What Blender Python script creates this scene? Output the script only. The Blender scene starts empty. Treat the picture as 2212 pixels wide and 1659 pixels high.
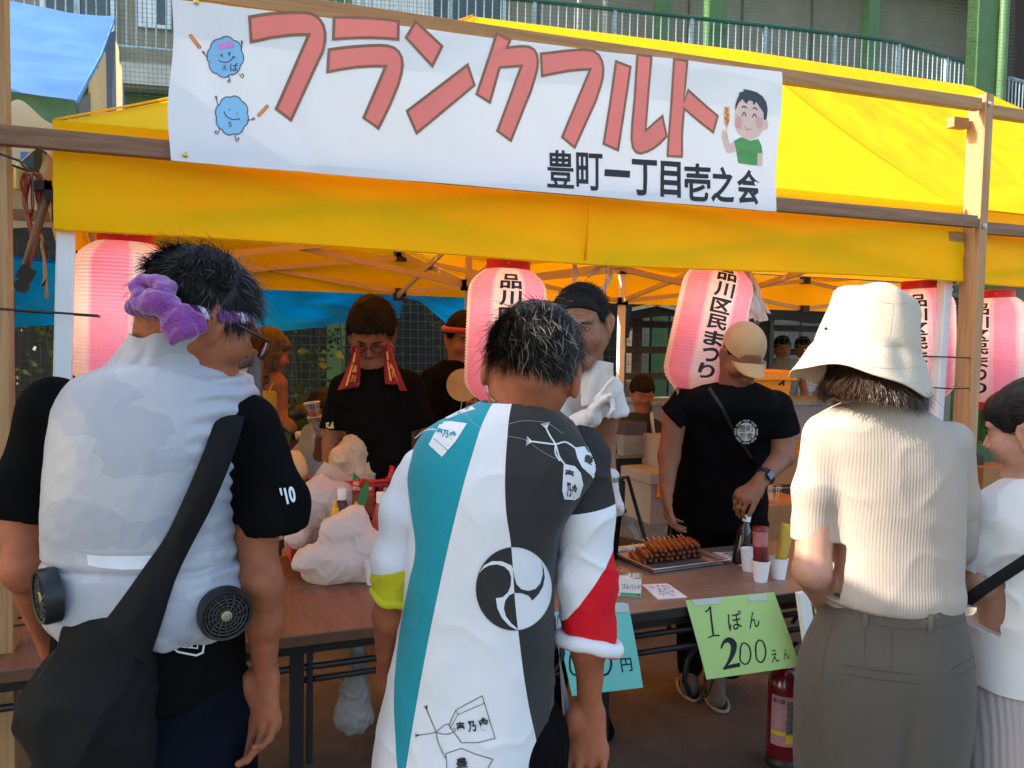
import bpy,bmesh,math,random
import numpy as np
from mathutils import Vector,Matrix
from mathutils.geometry import tessellate_polygon
from mathutils.bvhtree import BVHTree
try:
 import openvdb
except ImportError:
 import pyopenvdb as openvdb
random.seed(7);rng=np.random.default_rng(7)
R=math.radians
S=bpy.context.scene
# -- camera
FPX,PSI,PIT,ROL=1790.0,R(23),R(2.9),R(1.0)
CP=np.array([0,0,1.6])
Fw=np.array([math.sin(PSI)*math.cos(PIT),math.cos(PSI)*math.cos(PIT),-math.sin(PIT)])
R0=np.array([math.cos(PSI),-math.sin(PSI),0.0]);Fh=np.array([math.sin(PSI),math.cos(PSI),0.0])
U0=np.cross(R0,Fw)
Up=math.cos(ROL)*U0-math.sin(ROL)*R0
Rt=math.cos(ROL)*R0+math.sin(ROL)*U0
cam=bpy.data.cameras.new('camera');camo=bpy.data.objects.new('camera',cam);S.collection.objects.link(camo)
cam.sensor_width=36;cam.lens=FPX/2212*36;cam.clip_start=0.05;cam.clip_end=800
camo.matrix_world=Matrix(((Rt[0],Up[0],-Fw[0],0),(Rt[1],Up[1],-Fw[1],0),(Rt[2],Up[2],-Fw[2],1.6),(0,0,0,1)))
S.camera=camo
# -- light
SUN_DIR=Vector((-0.93,0.27,0)).normalized();SUN_EL=R(31)
w=bpy.data.worlds.new('World');S.world=w;w.use_nodes=True
nt=w.node_tree;bg=nt.nodes['Background']
sky=nt.nodes.new('ShaderNodeTexSky');sky.sky_type='NISHITA';sky.sun_disc=False
sky.sun_elevation=SUN_EL;sky.sun_rotation=math.atan2(SUN_DIR.x,SUN_DIR.y)
sky.air_density=1.2;sky.dust_density=2.5;sky.ozone_density=1.0
nt.links.new(sky.outputs[0],bg.inputs[0]);bg.inputs[1].default_value=0.15
sl=bpy.data.lights.new('sun','SUN');sl.energy=3.1;sl.angle=R(0.5);sl.color=(1.0,0.91,0.76)
so=bpy.data.objects.new('sun',sl);S.collection.objects.link(so)
sd=Vector((SUN_DIR.x*math.cos(SUN_EL),SUN_DIR.y*math.cos(SUN_EL),math.sin(SUN_EL)))
so.rotation_euler=sd.to_track_quat('Z','Y').to_euler();so.location=(-6,1,8)
S.view_settings.view_transform='Standard';S.view_settings.look='None'
S.view_settings.gamma=1;S.view_settings.use_curve_mapping=False
S.view_settings.exposure=1.75
# -- pixel tools (picture coordinates 2212 x 1659 of a real point)
def ray(u,v):return Fw+(u-1106)/FPX*Rt+(829.5-v)/FPX*Up
def onY(u,v,Y):k=ray(u,v);return CP+k*(Y/k[1])
def onZ(u,v,Z):k=ray(u,v);return CP+k*((Z-1.6)/k[2])
def onX(u,v,X):k=ray(u,v);return CP+k*(X/k[0])
def Cc(u,v,b):
 """(right, horizontal depth, height) of the point seen at u, v at horizontal depth b"""
 k=ray(u,v);t=b/(k@Fh);P=CP+k*t
 return np.array([P@R0,b,P[2]])
def c2w(P):P=np.asarray(P,float);return P[...,0:1]*R0+P[...,1:2]*Fh+P[...,2:3]*np.array([0,0,1.0])
def Wd(u,v,b):return c2w(Cc(u,v,b))
# -- objects
MW={}
def tag(o,label=None,cat=None,group=None,kind=None):
 if label:o['label']=label
 if cat:o['category']=cat
 if group:o['group']=group
 if kind:o['kind']=kind
 return o
def empty(name,loc=(0,0,0),rz=0,label=None,cat=None,group=None,kind=None,parent=None):
 o=bpy.data.objects.new(name,None);S.collection.objects.link(o);o.empty_display_size=.1
 M=Matrix.Translation(Vector(loc))@Matrix.Rotation(rz,4,'Z')
 if parent is not None:o.parent=parent;o.matrix_local=MW[parent.name].inverted()@M
 else:o.matrix_world=M
 MW[o.name]=M
 return tag(o,label,cat,group,kind)
def obj(name,verts,faces,mat,parent=None,smooth=False,origin=None,label=None,cat=None,group=None,kind=None,mats=None,fm=None,sharp=None):
 V=np.asarray(verts,dtype=float).reshape(-1,3)
 me=bpy.data.meshes.new(name)
 if parent is not None:
  M=MW[parent.name];Mi=np.array(M.inverted());L=V@Mi[:3,:3].T+Mi[:3,3];loc=None
 else:
  if origin is None:origin=((V[:,0].min()+V[:,0].max())/2,(V[:,1].min()+V[:,1].max())/2,V[:,2].min())
  L=V-np.array(origin)
 if isinstance(faces,np.ndarray):
  n,k=faces.shape
  me.vertices.add(len(L));me.vertices.foreach_set('co',L.astype(np.float32).ravel())
  me.loops.add(n*k);me.loops.foreach_set('vertex_index',faces.astype(np.int32).ravel())
  me.polygons.add(n);me.polygons.foreach_set('loop_start',np.arange(0,n*k,k,dtype=np.int32))
  me.update(calc_edges=True);me.validate()
 else:
  me.from_pydata([tuple(p)for p in L],[],faces);me.update()
 for m in(mats or[mat]):me.materials.append(m)
 if fm is not None:me.polygons.foreach_set('material_index',np.asarray(fm,dtype=np.int32))
 if smooth:
  me.polygons.foreach_set('use_smooth',np.ones(len(me.polygons),dtype=bool))
  if sharp:me.set_sharp_from_angle(angle=R(sharp))
 o=bpy.data.objects.new(name,me);S.collection.objects.link(o)
 if parent is not None:o.parent=parent;MW[o.name]=MW[parent.name]
 else:o.location=origin;MW[o.name]=Matrix.Translation(Vector(origin))
 return tag(o,label,cat,group,kind)
def nrm(v):v=np.asarray(v,float);return v/(np.linalg.norm(v)+1e-12)
class MB:
 def __init__(s):s.v=[];s.f=[]
 def add(s,V,F):
  n=len(s.v);s.v+=[tuple(p)for p in V];s.f+=[tuple(i+n for i in q)for q in F];return s
 def box(s,x0,x1,y0,y1,z0,z1):
  return s.add([(x,y,z)for z in(z0,z1)for y in(y0,y1)for x in(x0,x1)],[(0,2,3,1),(4,5,7,6),(0,1,5,4),(2,6,7,3),(0,4,6,2),(1,3,7,5)])
 def obox(s,c,ax,ay,az,h):
  c=np.array(c,float);ax,ay,az=nrm(ax)*h[0],nrm(ay)*h[1],nrm(az)*h[2]
  return s.add([c+i*ax+j*ay+k*az for k in(-1,1)for j in(-1,1)for i in(-1,1)],[(0,2,3,1),(4,5,7,6),(0,1,5,4),(2,6,7,3),(0,4,6,2),(1,3,7,5)])
 def bar(s,p,q,w,h,up=(0,0,1)):
  p,q=np.array(p,float),np.array(q,float);d=nrm(q-p);sd=np.cross(d,up)
  if np.linalg.norm(sd)<1e-4:sd=np.cross(d,(0,1,0))
  sd=nrm(sd);u=np.cross(sd,d)
  return s.obox((p+q)/2,d,sd,u,(np.linalg.norm(q-p)/2,w/2,h/2))
 def tube(s,pts,r,seg=8,cap=True,closed=False,flat=1.0,nref=None):
  P=[np.array(p,float)for p in pts];n=len(P)
  rr=r if hasattr(r,'__len__')else[r]*n
  base=len(s.v);ref=None
  for i in range(n):
   if closed:t=P[(i+1)%n]-P[i-1]
   else:t=P[min(i+1,n-1)]-P[max(i-1,0)]
   t=nrm(t)
   if ref is None:
    a=np.array(nref,float)if nref is not None else(np.array([0,0,1.0])if abs(t[2])<.9 else np.array([1.0,0,0]))
    ref=nrm(a-t*(a@t))
   else:ref=nrm(ref-t*(ref@t))
   b=np.cross(t,ref)
   for k in range(seg):
    an=2*math.pi*k/seg;s.v.append(tuple(P[i]+rr[i]*(math.cos(an)*ref*flat+math.sin(an)*b)))
  for i in range(n if closed else n-1):
   for k in range(seg):
    a=base+i*seg;c=base+((i+1)%n)*seg;k2=(k+1)%seg
    s.f.append((a+k,a+k2,c+k2,c+k))
  if cap and not closed:
   s.f.append(tuple(base+k for k in range(seg))[::-1]);s.f.append(tuple(base+(n-1)*seg+k for k in range(seg)))
  return s
 def lathe(s,prof,c=(0,0,0),seg=24,ax=None,ay=None,az=None,cap=True,rf=None):
  """prof: list of (r, z)"""
  c=np.array(c,float);ax=np.array((1,0,0)if ax is None else ax,float);ay=np.array((0,1,0)if ay is None else ay,float);az=np.array((0,0,1)if az is None else az,float)
  base=len(s.v)
  for(r,z)in prof:
   for k in range(seg):
    a=2*math.pi*k/seg;q=r*(rf(a,z)if rf else 1)
    s.v.append(tuple(c+az*z+q*(math.cos(a)*ax+math.sin(a)*ay)))
  for i in range(len(prof)-1):
   for k in range(seg):
    k2=(k+1)%seg;a=base+i*seg;b=a+seg;s.f.append((a+k,a+k2,b+k2,b+k))
  if cap:
   if prof[0][0]>1e-5:s.f.append(tuple(base+k for k in range(seg))[::-1])
   if prof[-1][0]>1e-5:s.f.append(tuple(base+(len(prof)-1)*seg+k for k in range(seg)))
  return s
 def grid(s,fn,nu,nv,closeu=False):
  base=len(s.v);NU=nu if closeu else nu+1
  for j in range(nv+1):
   for i in range(NU):s.v.append(tuple(fn(i/nu,j/nv)))
  for j in range(nv):
   for i in range(nu):
    a=base+j*NU+i;b=base+j*NU+(i+1)%NU;s.f.append((a,b,b+NU,a+NU))
  return s
 def build(s,name,mat,parent=None,**k):return obj(name,s.v,s.f,mat,parent,**k)
def dup(o,M=None,**kw):
 """copy a thing with its children; M: extra world matrix applied in front"""
 def cp(x,par):
  c=x.copy();S.collection.objects.link(c)
  if par is not None:c.parent=par
  MW[c.name]=MW[x.name]
  for ch in x.children:cp(ch,c)
  return c
 ch=list(o.children);r=cp(o,None)
 if M is not None:r.matrix_world=M@MW[o.name];MW[r.name]=M@MW[o.name]
 tag(r,**kw);return r
def bevel(o,wd,seg=2):
 m=o.modifiers.new('bevel','BEVEL');m.width=wd;m.segments=seg;m.limit_method='ANGLE';return o
 # -- materials
MATS={}
def lin(c):
 if isinstance(c,str):
  c=c.lstrip('#');c=[int(c[i:i+2],16)/255 for i in(0,2,4)]
  return tuple(x/12.92 if x<=.04045 else((x+.055)/1.055)**2.4 for x in c)
 return tuple(c)
def mat(name,col,rough=.6,metal=0,var=0.12,vscale=8,bump=0,bscale=60,trans=0,tcol=None,spec=.4,sheen=0,sss=0,emit=None,estr=0,wood=None,weave=0,wscale=900,alpha=1,stretch=(1,1,1),coat=0,rib=None):
 if name in MATS:return MATS[name]
 m=bpy.data.materials.new(name);m.use_nodes=True;n=m.node_tree;N=n.nodes;L=n.links
 b=N['Principled BSDF'];out=N['Material Output'];c=lin(col)
 b.inputs['Roughness'].default_value=rough;b.inputs['Metallic'].default_value=metal
 b.inputs['Specular IOR Level'].default_value=spec
 if sheen:b.inputs['Sheen Weight'].default_value=sheen;b.inputs['Sheen Roughness'].default_value=.5
 if coat:b.inputs['Coat Weight'].default_value=coat
 if sss:b.inputs['Subsurface Weight'].default_value=sss;b.inputs['Subsurface Radius'].default_value=(.012,.005,.003);b.inputs['Subsurface Scale'].default_value=1
 if alpha<1:b.inputs['Alpha'].default_value=alpha
 if emit:b.inputs['Emission Color'].default_value=(*lin(emit),1);b.inputs['Emission Strength'].default_value=estr
 tc=N.new('ShaderNodeTexCoord');mp=N.new('ShaderNodeMapping');mp.inputs['Scale'].default_value=stretch
 L.new(tc.outputs['Object'],mp.inputs[0])
 nz=N.new('ShaderNodeTexNoise');nz.inputs['Scale'].default_value=vscale;nz.inputs['Detail'].default_value=6;nz.inputs['Roughness'].default_value=.65
 L.new(mp.outputs[0],nz.inputs['Vector'])
 cr=N.new('ShaderNodeMix');cr.data_type='RGBA'
 lo=tuple(x*(1-var)for x in c);hi=tuple(min(1,x*(1+var))for x in c)
 if wood:lo,hi=lin(wood[0]),lin(wood[1])
 cr.inputs[6].default_value=(*lo,1);cr.inputs[7].default_value=(*hi,1)
 if wood:
  mp.inputs['Scale'].default_value=wood[2]
  nz.inputs['Detail'].default_value=9;nz.inputs['Distortion'].default_value=1.2;nz.inputs['Roughness'].default_value=.72
 rm=N.new('ShaderNodeMapRange');rm.inputs[1].default_value=.35;rm.inputs[2].default_value=.65
 L.new(nz.outputs[0],rm.inputs[0]);L.new(rm.outputs[0],cr.inputs[0]);L.new(cr.outputs[2],b.inputs['Base Color'])
 bs=None
 if bump:
  n2=N.new('ShaderNodeTexNoise');n2.inputs['Scale'].default_value=bscale;n2.inputs['Detail'].default_value=5
  L.new(mp.outputs[0],n2.inputs['Vector'])
  bm=N.new('ShaderNodeBump');bm.inputs['Strength'].default_value=1;bm.inputs['Distance'].default_value=bump
  L.new(n2.outputs[0],bm.inputs['Height']);bs=bm
 if weave:
  for ax in('X','Z'):
   wv=N.new('ShaderNodeTexWave');wv.bands_direction=ax;wv.inputs['Scale'].default_value=wscale/6.283*2;L.new(tc.outputs['Object'],wv.inputs['Vector'])
   bm=N.new('ShaderNodeBump');bm.inputs['Distance'].default_value=weave
   L.new(wv.outputs[0],bm.inputs['Height'])
   if bs:L.new(bs.outputs[0],bm.inputs['Normal'])
   bs=bm
 if rib:
  wv=N.new('ShaderNodeTexWave');wv.bands_direction=rib[0];wv.inputs['Scale'].default_value=rib[1];wv.inputs['Distortion'].default_value=rib[3]if len(rib)>3 else 0
  L.new(tc.outputs['Object'],wv.inputs['Vector'])
  bm=N.new('ShaderNodeBump');bm.inputs['Distance'].default_value=rib[2];L.new(wv.outputs[0],bm.inputs['Height'])
  if bs:L.new(bs.outputs[0],bm.inputs['Normal'])
  bs=bm
 if bs:L.new(bs.outputs[0],b.inputs['Normal'])
 if trans:
  t=N.new('ShaderNodeBsdfTranslucent')
  if tcol:t.inputs[0].default_value=(*lin(tcol),1)
  else:L.new(cr.outputs[2],t.inputs[0])
  mx=N.new('ShaderNodeMixShader');mx.inputs[0].default_value=trans
  L.new(b.outputs[0],mx.inputs[1]);L.new(t.outputs[0],mx.inputs[2]);L.new(mx.outputs[0],out.inputs[0])
  if bs:L.new(bs.outputs[0],t.inputs['Normal'])
 MATS[name]=m;return m
def clearmat(name,tint=(1,1,1),refl=.08,rough=.03,fog=0):
 if name in MATS:return MATS[name]
 m=bpy.data.materials.new(name);m.use_nodes=True;n=m.node_tree;N=n.nodes;L=n.links
 N.remove(N['Principled BSDF']);out=N['Material Output']
 t=N.new('ShaderNodeBsdfTransparent');t.inputs[0].default_value=(*tint,1)
 g=N.new('ShaderNodeBsdfGlossy');g.inputs['Roughness'].default_value=rough
 lw=N.new('ShaderNodeLayerWeight');lw.inputs[0].default_value=.25
 mr=N.new('ShaderNodeMapRange');mr.inputs[3].default_value=refl;mr.inputs[4].default_value=.75
 L.new(lw.outputs['Facing'],mr.inputs[0])
 mx=N.new('ShaderNodeMixShader');L.new(mr.outputs[0],mx.inputs[0]);L.new(t.outputs[0],mx.inputs[1]);L.new(g.outputs[0],mx.inputs[2])
 last=mx
 if fog:
  d=N.new('ShaderNodeBsdfDiffuse');d.inputs[0].default_value=(.85,.85,.85,1)
  m2=N.new('ShaderNodeMixShader');m2.inputs[0].default_value=fog
  L.new(mx.outputs[0],m2.inputs[1]);L.new(d.outputs[0],m2.inputs[2]);last=m2
 L.new(last.outputs[0],out.inputs[0]);MATS[name]=m;return m
 # -- noise (numpy)
def _h(i,j,k):
 n=(i*374761393+j*668265263+k*2147483647+1013904223)&0xffffffff
 n=((n^(n>>13))*1274126177)&0xffffffff
 return((n^(n>>16))&0xffff)/32767.5-1
def vn(P,f=1.0,off=0.0):
 P=np.asarray(P,float)*f+off;I=np.floor(P).astype(np.int64);t=P-I;t=t*t*(3-2*t);o=0
 for a in(0,1):
  for b in(0,1):
   for c in(0,1):
    wt=(t[...,0]if a else 1-t[...,0])*(t[...,1]if b else 1-t[...,1])*(t[...,2]if c else 1-t[...,2])
    o=o+wt*_h(I[...,0]+a,I[...,1]+b,I[...,2]+c)
 return o
def fbm(P,f=1.0,oct=3,off=0.0):return sum(vn(P,f*2**i,off+i*7.3)/2**i for i in range(oct))
def folds(P,dirs,amp,f,off=0.,warp=.5):
 """ridged creases running across direction dirs"""
 P=np.asarray(P);q=P@nrm(dirs);n=fbm(P,f*.6,2,off);s=np.sin((q*f*6.28+n*warp*6.28))
 m=np.clip(.5+.8*vn(P,f*.8,off+3.1),0,1)
 return amp*(np.abs(s)**.7*np.sign(s))*m
 # -- signed-distance modelling
def smin(a,b,k):
 if k<=0:return np.minimum(a,b)
 h=np.clip(.5+.5*(b-a)/k,0,1);return b*(1-h)+a*h-k*h*(1-h)
class SDF:
 def __init__(s,lo,hi,h):
  s.h=h;s.lo=np.array(lo,float);s.n=np.ceil((np.array(hi)-s.lo)/h).astype(int)+1
  s.d=np.full(s.n,0.06,np.float32)
 def win(s,lo,hi):
  a=np.clip(np.floor((np.array(lo)-s.lo)/s.h).astype(int),0,s.n-1);b=np.clip(np.ceil((np.array(hi)-s.lo)/s.h).astype(int)+1,1,s.n)
  if np.any(b<=a):return None
  g=[(s.lo[i]+s.h*np.arange(a[i],b[i])).astype(np.float32)for i in range(3)]
  return tuple(slice(a[i],b[i])for i in range(3)),g[0][:,None,None],g[1][None,:,None],g[2][None,None,:]
 def put(s,sl,D,k,mode='u'):
  if mode=='u':s.d[sl]=smin(s.d[sl],D,k)
  elif mode=='s':s.d[sl]=-smin(-s.d[sl],D,k)
  else:s.d[sl]=-smin(-s.d[sl],-D,k)
 def cone(s,p,q,r1,r2=None,k=.02,flat=None,mode='u'):
  r2=r1 if r2 is None else r2;p=np.array(p,float);q=np.array(q,float);pad=max(r1,r2)*(1.0 if flat is None else max(1,1))+k+.03
  w_=s.win(np.minimum(p,q)-pad,np.maximum(p,q)+pad)
  if w_ is None:return s
  sl,X,Y,Z=w_;d=q-p;L2=max(d@d,1e-9)
  t=np.clip(((X-p[0])*d[0]+(Y-p[1])*d[1]+(Z-p[2])*d[2])/L2,0,1)
  wx,wy,wz=X-p[0]-t*d[0],Y-p[1]-t*d[1],Z-p[2]-t*d[2];r=r1+(r2-r1)*t
  if flat is not None:
   a=nrm(flat[0]);m=1/flat[1]-1;c=(wx*a[0]+wy*a[1]+wz*a[2])*m
   wx,wy,wz=wx+c*a[0],wy+c*a[1],wz+c*a[2]
   D=(np.sqrt(wx*wx+wy*wy+wz*wz)-r)*(.5+.5*min(flat[1],1))
  else:D=np.sqrt(wx*wx+wy*wy+wz*wz)-r
  s.put(sl,D.astype(np.float32),k,mode);return s
 def path(s,pts,rs,k=.02,**kw):
  for i in range(len(pts)-1):s.cone(pts[i],pts[i+1],rs[i],rs[i+1],k,**kw)
  return s
 def ell(s,c,rad,M=None,k=.02,mode='u'):
  c=np.array(c,float);rad=np.array(rad,float);M=np.eye(3)if M is None else np.array(M);pad=rad.max()+k+.02
  w_=s.win(c-pad,c+pad)
  if w_ is None:return s
  sl,X,Y,Z=w_;x,y,z=X-c[0],Y-c[1],Z-c[2]
  q=[(M[0,i]*x+M[1,i]*y+M[2,i]*z)for i in range(3)]
  k0=np.sqrt(sum((q[i]/rad[i])**2 for i in range(3)));k1=np.sqrt(sum((q[i]/rad[i]**2)**2 for i in range(3)))+1e-6
  D=np.where(k0<.25,(k0-1)*rad.min(),k0*(k0-1)/k1);s.put(sl,np.clip(D,-.1,.1).astype(np.float32),k,mode);return s
 def loft(s,secs,k=.02,mode='u',n=2.3):
  """secs: (z, cx, cy, rx, ry) rows from low to high z"""
  T=np.array(secs,float);T=T[np.argsort(T[:,0])]
  lo=(min(T[:,1]-T[:,3])-.04,min(T[:,2]-T[:,4])-.04,T[0,0]-.04);hi=(max(T[:,1]+T[:,3])+.04,max(T[:,2]+T[:,4])+.04,T[-1,0]+.04)
  w_=s.win(lo,hi)
  if w_ is None:return s
  sl,X,Y,Z=w_;z=Z.ravel();zz=np.clip(z,T[0,0],T[-1,0])
  def ip(c):
   xs=T[:,0];ys=T[:,c];m=np.gradient(ys,xs)if len(xs)>2 else np.full(len(xs),(ys[-1]-ys[0])/(xs[-1]-xs[0]))
   i=np.clip(np.searchsorted(xs,zz)-1,0,len(xs)-2);hh=xs[i+1]-xs[i];t=(zz-xs[i])/hh
   return((2*t**3-3*t**2+1)*ys[i]+(t**3-2*t**2+t)*hh*m[i]+(-2*t**3+3*t**2)*ys[i+1]+(t**3-t**2)*hh*m[i+1])[None,None,:]
  cx,cy,rx,ry=ip(1),ip(2),np.maximum(ip(3),.004),np.maximum(ip(4),.004)
  e=(np.abs((X-cx)/rx)**n+np.abs((Y-cy)/ry)**n)**(1/n)
  D=(e-1)*np.minimum(rx,ry);dz=np.maximum(T[0,0]-Z,Z-T[-1,0])
  D=np.where(dz>0,np.sqrt(np.maximum(D,0)**2+dz**2)*1.0,np.maximum(D,dz))
  s.put(sl,np.clip(D,-.1,.1).astype(np.float32),k,mode);return s
 def cut(s,p,nv,k=0.004):
  """remove the half space in front of normal nv"""
  X,Y,Z=[(s.lo[i]+s.h*np.arange(s.n[i])).astype(np.float32)for i in range(3)];nv=nrm(nv)
  D=(X[:,None,None]-p[0])*nv[0]+(Y[None,:,None]-p[1])*nv[1]+(Z[None,None,:]-p[2])*nv[2]
  s.d=-smin(-s.d,-np.clip(D,-.1,.1),k);return s
 def mesh(s,disp=None,smooth_it=1):
  g=openvdb.FloatGrid(0.06);g.copyFromArray(np.clip(s.d,-.06,.06).astype(np.float32),tolerance=0)
  V,F=g.convertToQuads(isovalue=0)[:2]if True else None
  V=V.astype(float);F=F.astype(np.int64)
  V=V*s.h+s.lo
  for _ in range(smooth_it):
   e=np.concatenate([F[:,[0,1]],F[:,[1,2]],F[:,[2,3]],F[:,[3,0]]]);A=np.zeros_like(V);c=np.zeros(len(V))
   for j in range(3):A[:,j]=np.bincount(e[:,0],V[e[:,1],j],len(V))+np.bincount(e[:,1],V[e[:,0],j],len(V))
   c=np.bincount(e[:,0],minlength=len(V))+np.bincount(e[:,1],minlength=len(V));V=.5*V+.5*A/np.maximum(c,1)[:,None]
  a=V[F[:,1]]-V[F[:,0]];b=V[F[:,2]]-V[F[:,0]];nf=np.cross(a,b)
  if np.sum(V[F[:,0]]*nf)<0:F=F[:,::-1];nf=-nf
  if disp is not None:
   N=np.zeros_like(V)
   for j in range(4):
    for c in range(3):N[:,c]+=np.bincount(F[:,j],nf[:,c],len(V))
   N/=(np.linalg.norm(N,axis=1)[:,None]+1e-9)
   V=V+N*disp(V,N)[:,None]
  return V,F
  # -- flat shapes and writing
def refine(V,F,L):
 bm=bmesh.new();vs=[bm.verts.new(p)for p in V]
 for f in F:
  try:bm.faces.new([vs[i]for i in f])
  except ValueError:pass
 for _ in range(7):
  es=[e for e in bm.edges if e.calc_length()>L]
  if not es:break
  bmesh.ops.subdivide_edges(bm,edges=es,cuts=1);bmesh.ops.triangulate(bm,faces=bm.faces[:])
 bm.verts.ensure_lookup_table();bm.verts.index_update()
 V2=[tuple(v.co)for v in bm.verts];F2=[[v.index for v in f.verts]for f in bm.faces];bm.free();return V2,F2
def poly(pts):
 t=tessellate_polygon([[Vector((p[0],p[1],0))for p in pts]]);return[(p[0],p[1],0)for p in pts],[tuple(x)for x in t]
_gc={}
def glyphs(text,bold=0.0,spacing=1.0):
 """flat mesh of a text, x right, y up"""
 key=(text,bold,spacing)
 if key in _gc:return _gc[key]
 c=bpy.data.curves.new('t','FONT');c.body=text;c.offset=bold;c.resolution_u=3;c.space_character=spacing
 o=bpy.data.objects.new('t',c);S.collection.objects.link(o)
 dg=bpy.context.evaluated_depsgraph_get();m=bpy.data.meshes.new_from_object(o.evaluated_get(dg))
 V=np.array([v.co[:]for v in m.vertices]).reshape(-1,3);F=[list(p.vertices)for p in m.polygons]
 bpy.data.objects.remove(o);bpy.data.curves.remove(c);bpy.data.meshes.remove(m)
 _gc[key]=(V,F);return V,F
def fit(text,quad,bold=0.0,spacing=1.0):
 """glyph bbox to quad TL,TR,BR,BL of 2-d points"""
 V,F=glyphs(text,bold,spacing);lo=V.min(0);hi=V.max(0);s=(V[:,0]-lo[0])/(hi[0]-lo[0]+1e-9);t=(hi[1]-V[:,1])/(hi[1]-lo[1]+1e-9)
 TL,TR,BR,BL=[np.array(q,float)for q in quad]
 P=(1-s)[:,None]*(1-t)[:,None]*TL+s[:,None]*(1-t)[:,None]*TR+s[:,None]*t[:,None]*BR+(1-s)[:,None]*t[:,None]*BL
 return np.c_[P,np.zeros(len(P))],F
def stroke(pts,wd,closed=False,n=None):
 """flat ribbon along a 2-d polyline"""
 P=np.array(pts,float);m=len(P);V=[];F=[]
 ww=wd if hasattr(wd,'__len__')else[wd]*m
 for i in range(m):
  a=P[i-1]if(closed or i>0)else P[i];b=P[(i+1)%m]if(closed or i<m-1)else P[i]
  d1=P[i]-a;d2=b-P[i];l1=np.linalg.norm(d1);l2=np.linalg.norm(d2);d1=d1/l1 if l1>1e-9 else d2/(l2+1e-12);d2=d2/l2 if l2>1e-9 else d1
  t=d1+d2;t=t/(np.linalg.norm(t)+1e-9);nn=np.array([-t[1],t[0]]);k=1/max(.5,abs(nn@np.array([-d1[1],d1[0]])))
  V+=[tuple(P[i]+nn*ww[i]/2*k)+(0,),tuple(P[i]-nn*ww[i]/2*k)+(0,)]
 for i in range(m if closed else m-1):
  j=(i+1)%m;F.append((2*i,2*i+1,2*j+1,2*j))
 return V,F
def disc(c,rx,ry=None,n=24,rot=0):
 ry=rx if ry is None else ry
 return[(c[0]+rx*math.cos(a)*math.cos(rot)-ry*math.sin(a)*math.sin(rot),c[1]+rx*math.cos(a)*math.sin(rot)+ry*math.sin(a)*math.cos(rot))for a in[2*math.pi*i/n for i in range(n)]]
def smoothline(pts,n=6,closed=False):
 P=[np.array(p,float)for p in pts];m=len(P);o=[]
 for i in range(m if closed else m-1):
  g=lambda j:P[j%m]if closed else P[max(0,min(m-1,j))]
  a,b,c,d=g(i-1),g(i),g(i+1),g(i+2)
  for s in range(n):
   t=s/n;o.append(.5*((2*b)+(-a+c)*t+(2*a-5*b+4*c-d)*t*t+(-a+3*b-3*c+d)*t**3))
 if not closed:o.append(P[-1])
 return o
class Ink:
 """collects flat 2-d shapes and lays them on a surface by a mapping fn(x, y, lift) -> world"""
 def __init__(s):s.V=[];s.F=[]
 def add(s,VF,lift=0):
  n=len(s.V);s.V+=[(p[0],p[1],lift)for p in VF[0]];s.F+=[[i+n for i in f]for f in VF[1]];return s
 def poly(s,pts,lift=0):return s.add(poly(pts),lift)
 def line(s,pts,w,closed=False,lift=0):return s.add(stroke(pts,w,closed),lift)
 def build(s,name,fn,mat,parent,L=None,two=False,**k):
  V,F=(s.V,s.F)if L is None else refine(s.V,s.F,L)
  W=fn(np.array(V,float));return obj(name,W,F,mat,parent,**k)
  # == ground and building
asphalt=mat('asphalt',(.105,.092,.078),.92,var=.28,vscale=3.5,bump=.004,bscale=90)
nG=asphalt.node_tree
gb=MB();gb.grid(lambda s,t:((s-.5)*160,(t-.5)*160,0),8,8)
gb.build('ground',asphalt,kind='structure',origin=(0,0,0))
BC,BS=math.cos(R(12)),math.sin(R(12));BO=10.5
def bw(s,t,z):return c2w(np.array([s*BC-t*BS,BO+s*BS+t*BC,z]))
def onB(u,v,t=0):
 k=ray(u,v);a,b,c=k@R0,k@Fh,k[2]
 den=-a*BS+b*BC;q=(t+BO*BC)/den
 A,B_,Z=a*q,b*q,1.6+c*q;return A*BC+(B_-BO)*BS,Z
def bbox_(mb,s0,s1,t0,t1,z0,z1):
 return mb.add([bw(s,t,z)for z in(z0,z1)for t in(t0,t1)for s in(s0,s1)],[(0,2,3,1),(4,5,7,6),(0,1,5,4),(2,6,7,3),(0,4,6,2),(1,3,7,5)])
wallm=mat('beige_wall',(.23,.215,.165),.85,var=.12,vscale=2,bump=.002,bscale=40)
gpaint=mat('green_paint',(.075,.16,.055),.5,var=.15,vscale=4,bump=.001,bscale=30)
dgpaint=mat('dark_green_paint',(.012,.085,.06),.45,var=.1)
steel=mat('galvanised_steel',(.33,.42,.46),.4,metal=.5,var=.2,vscale=9)
glassd=mat('window_glass',(.03,.04,.045),.08,var=.2,spec=.8)
alum=mat('aluminium',(.5,.52,.52),.35,metal=.7,var=.05)
concm=mat('pale_concrete',(.42,.44,.42),.8,var=.12,vscale=5)
curtm=mat('white_curtain',(.62,.66,.68),.8,var=.08)
bld=empty('school_building',bw(0,1.9,0),label='beige school building with green columns and a railed balcony, behind the tents',cat='building')
m=MB();bbox_(m,-16,22,1.9,12,0,11);m.build('wall',wallm,bld)
ZT=onB(1400,28)[1];ZS=ZT-1.12
m=MB();bbox_(m,-16,22,.12,1.897,ZS-.28,ZS-.02);m.build('balcony_slab',concm,bld)
m=MB();bbox_(m,-16,22,.3,.55,ZS-.95,ZS-.283);m.build('beam',gpaint,bld)
m=MB();bbox_(m,-16,22,1.2,1.897,ZS+2.7,ZS+3.0);m.build('upper_slab',wallm,bld)
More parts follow.
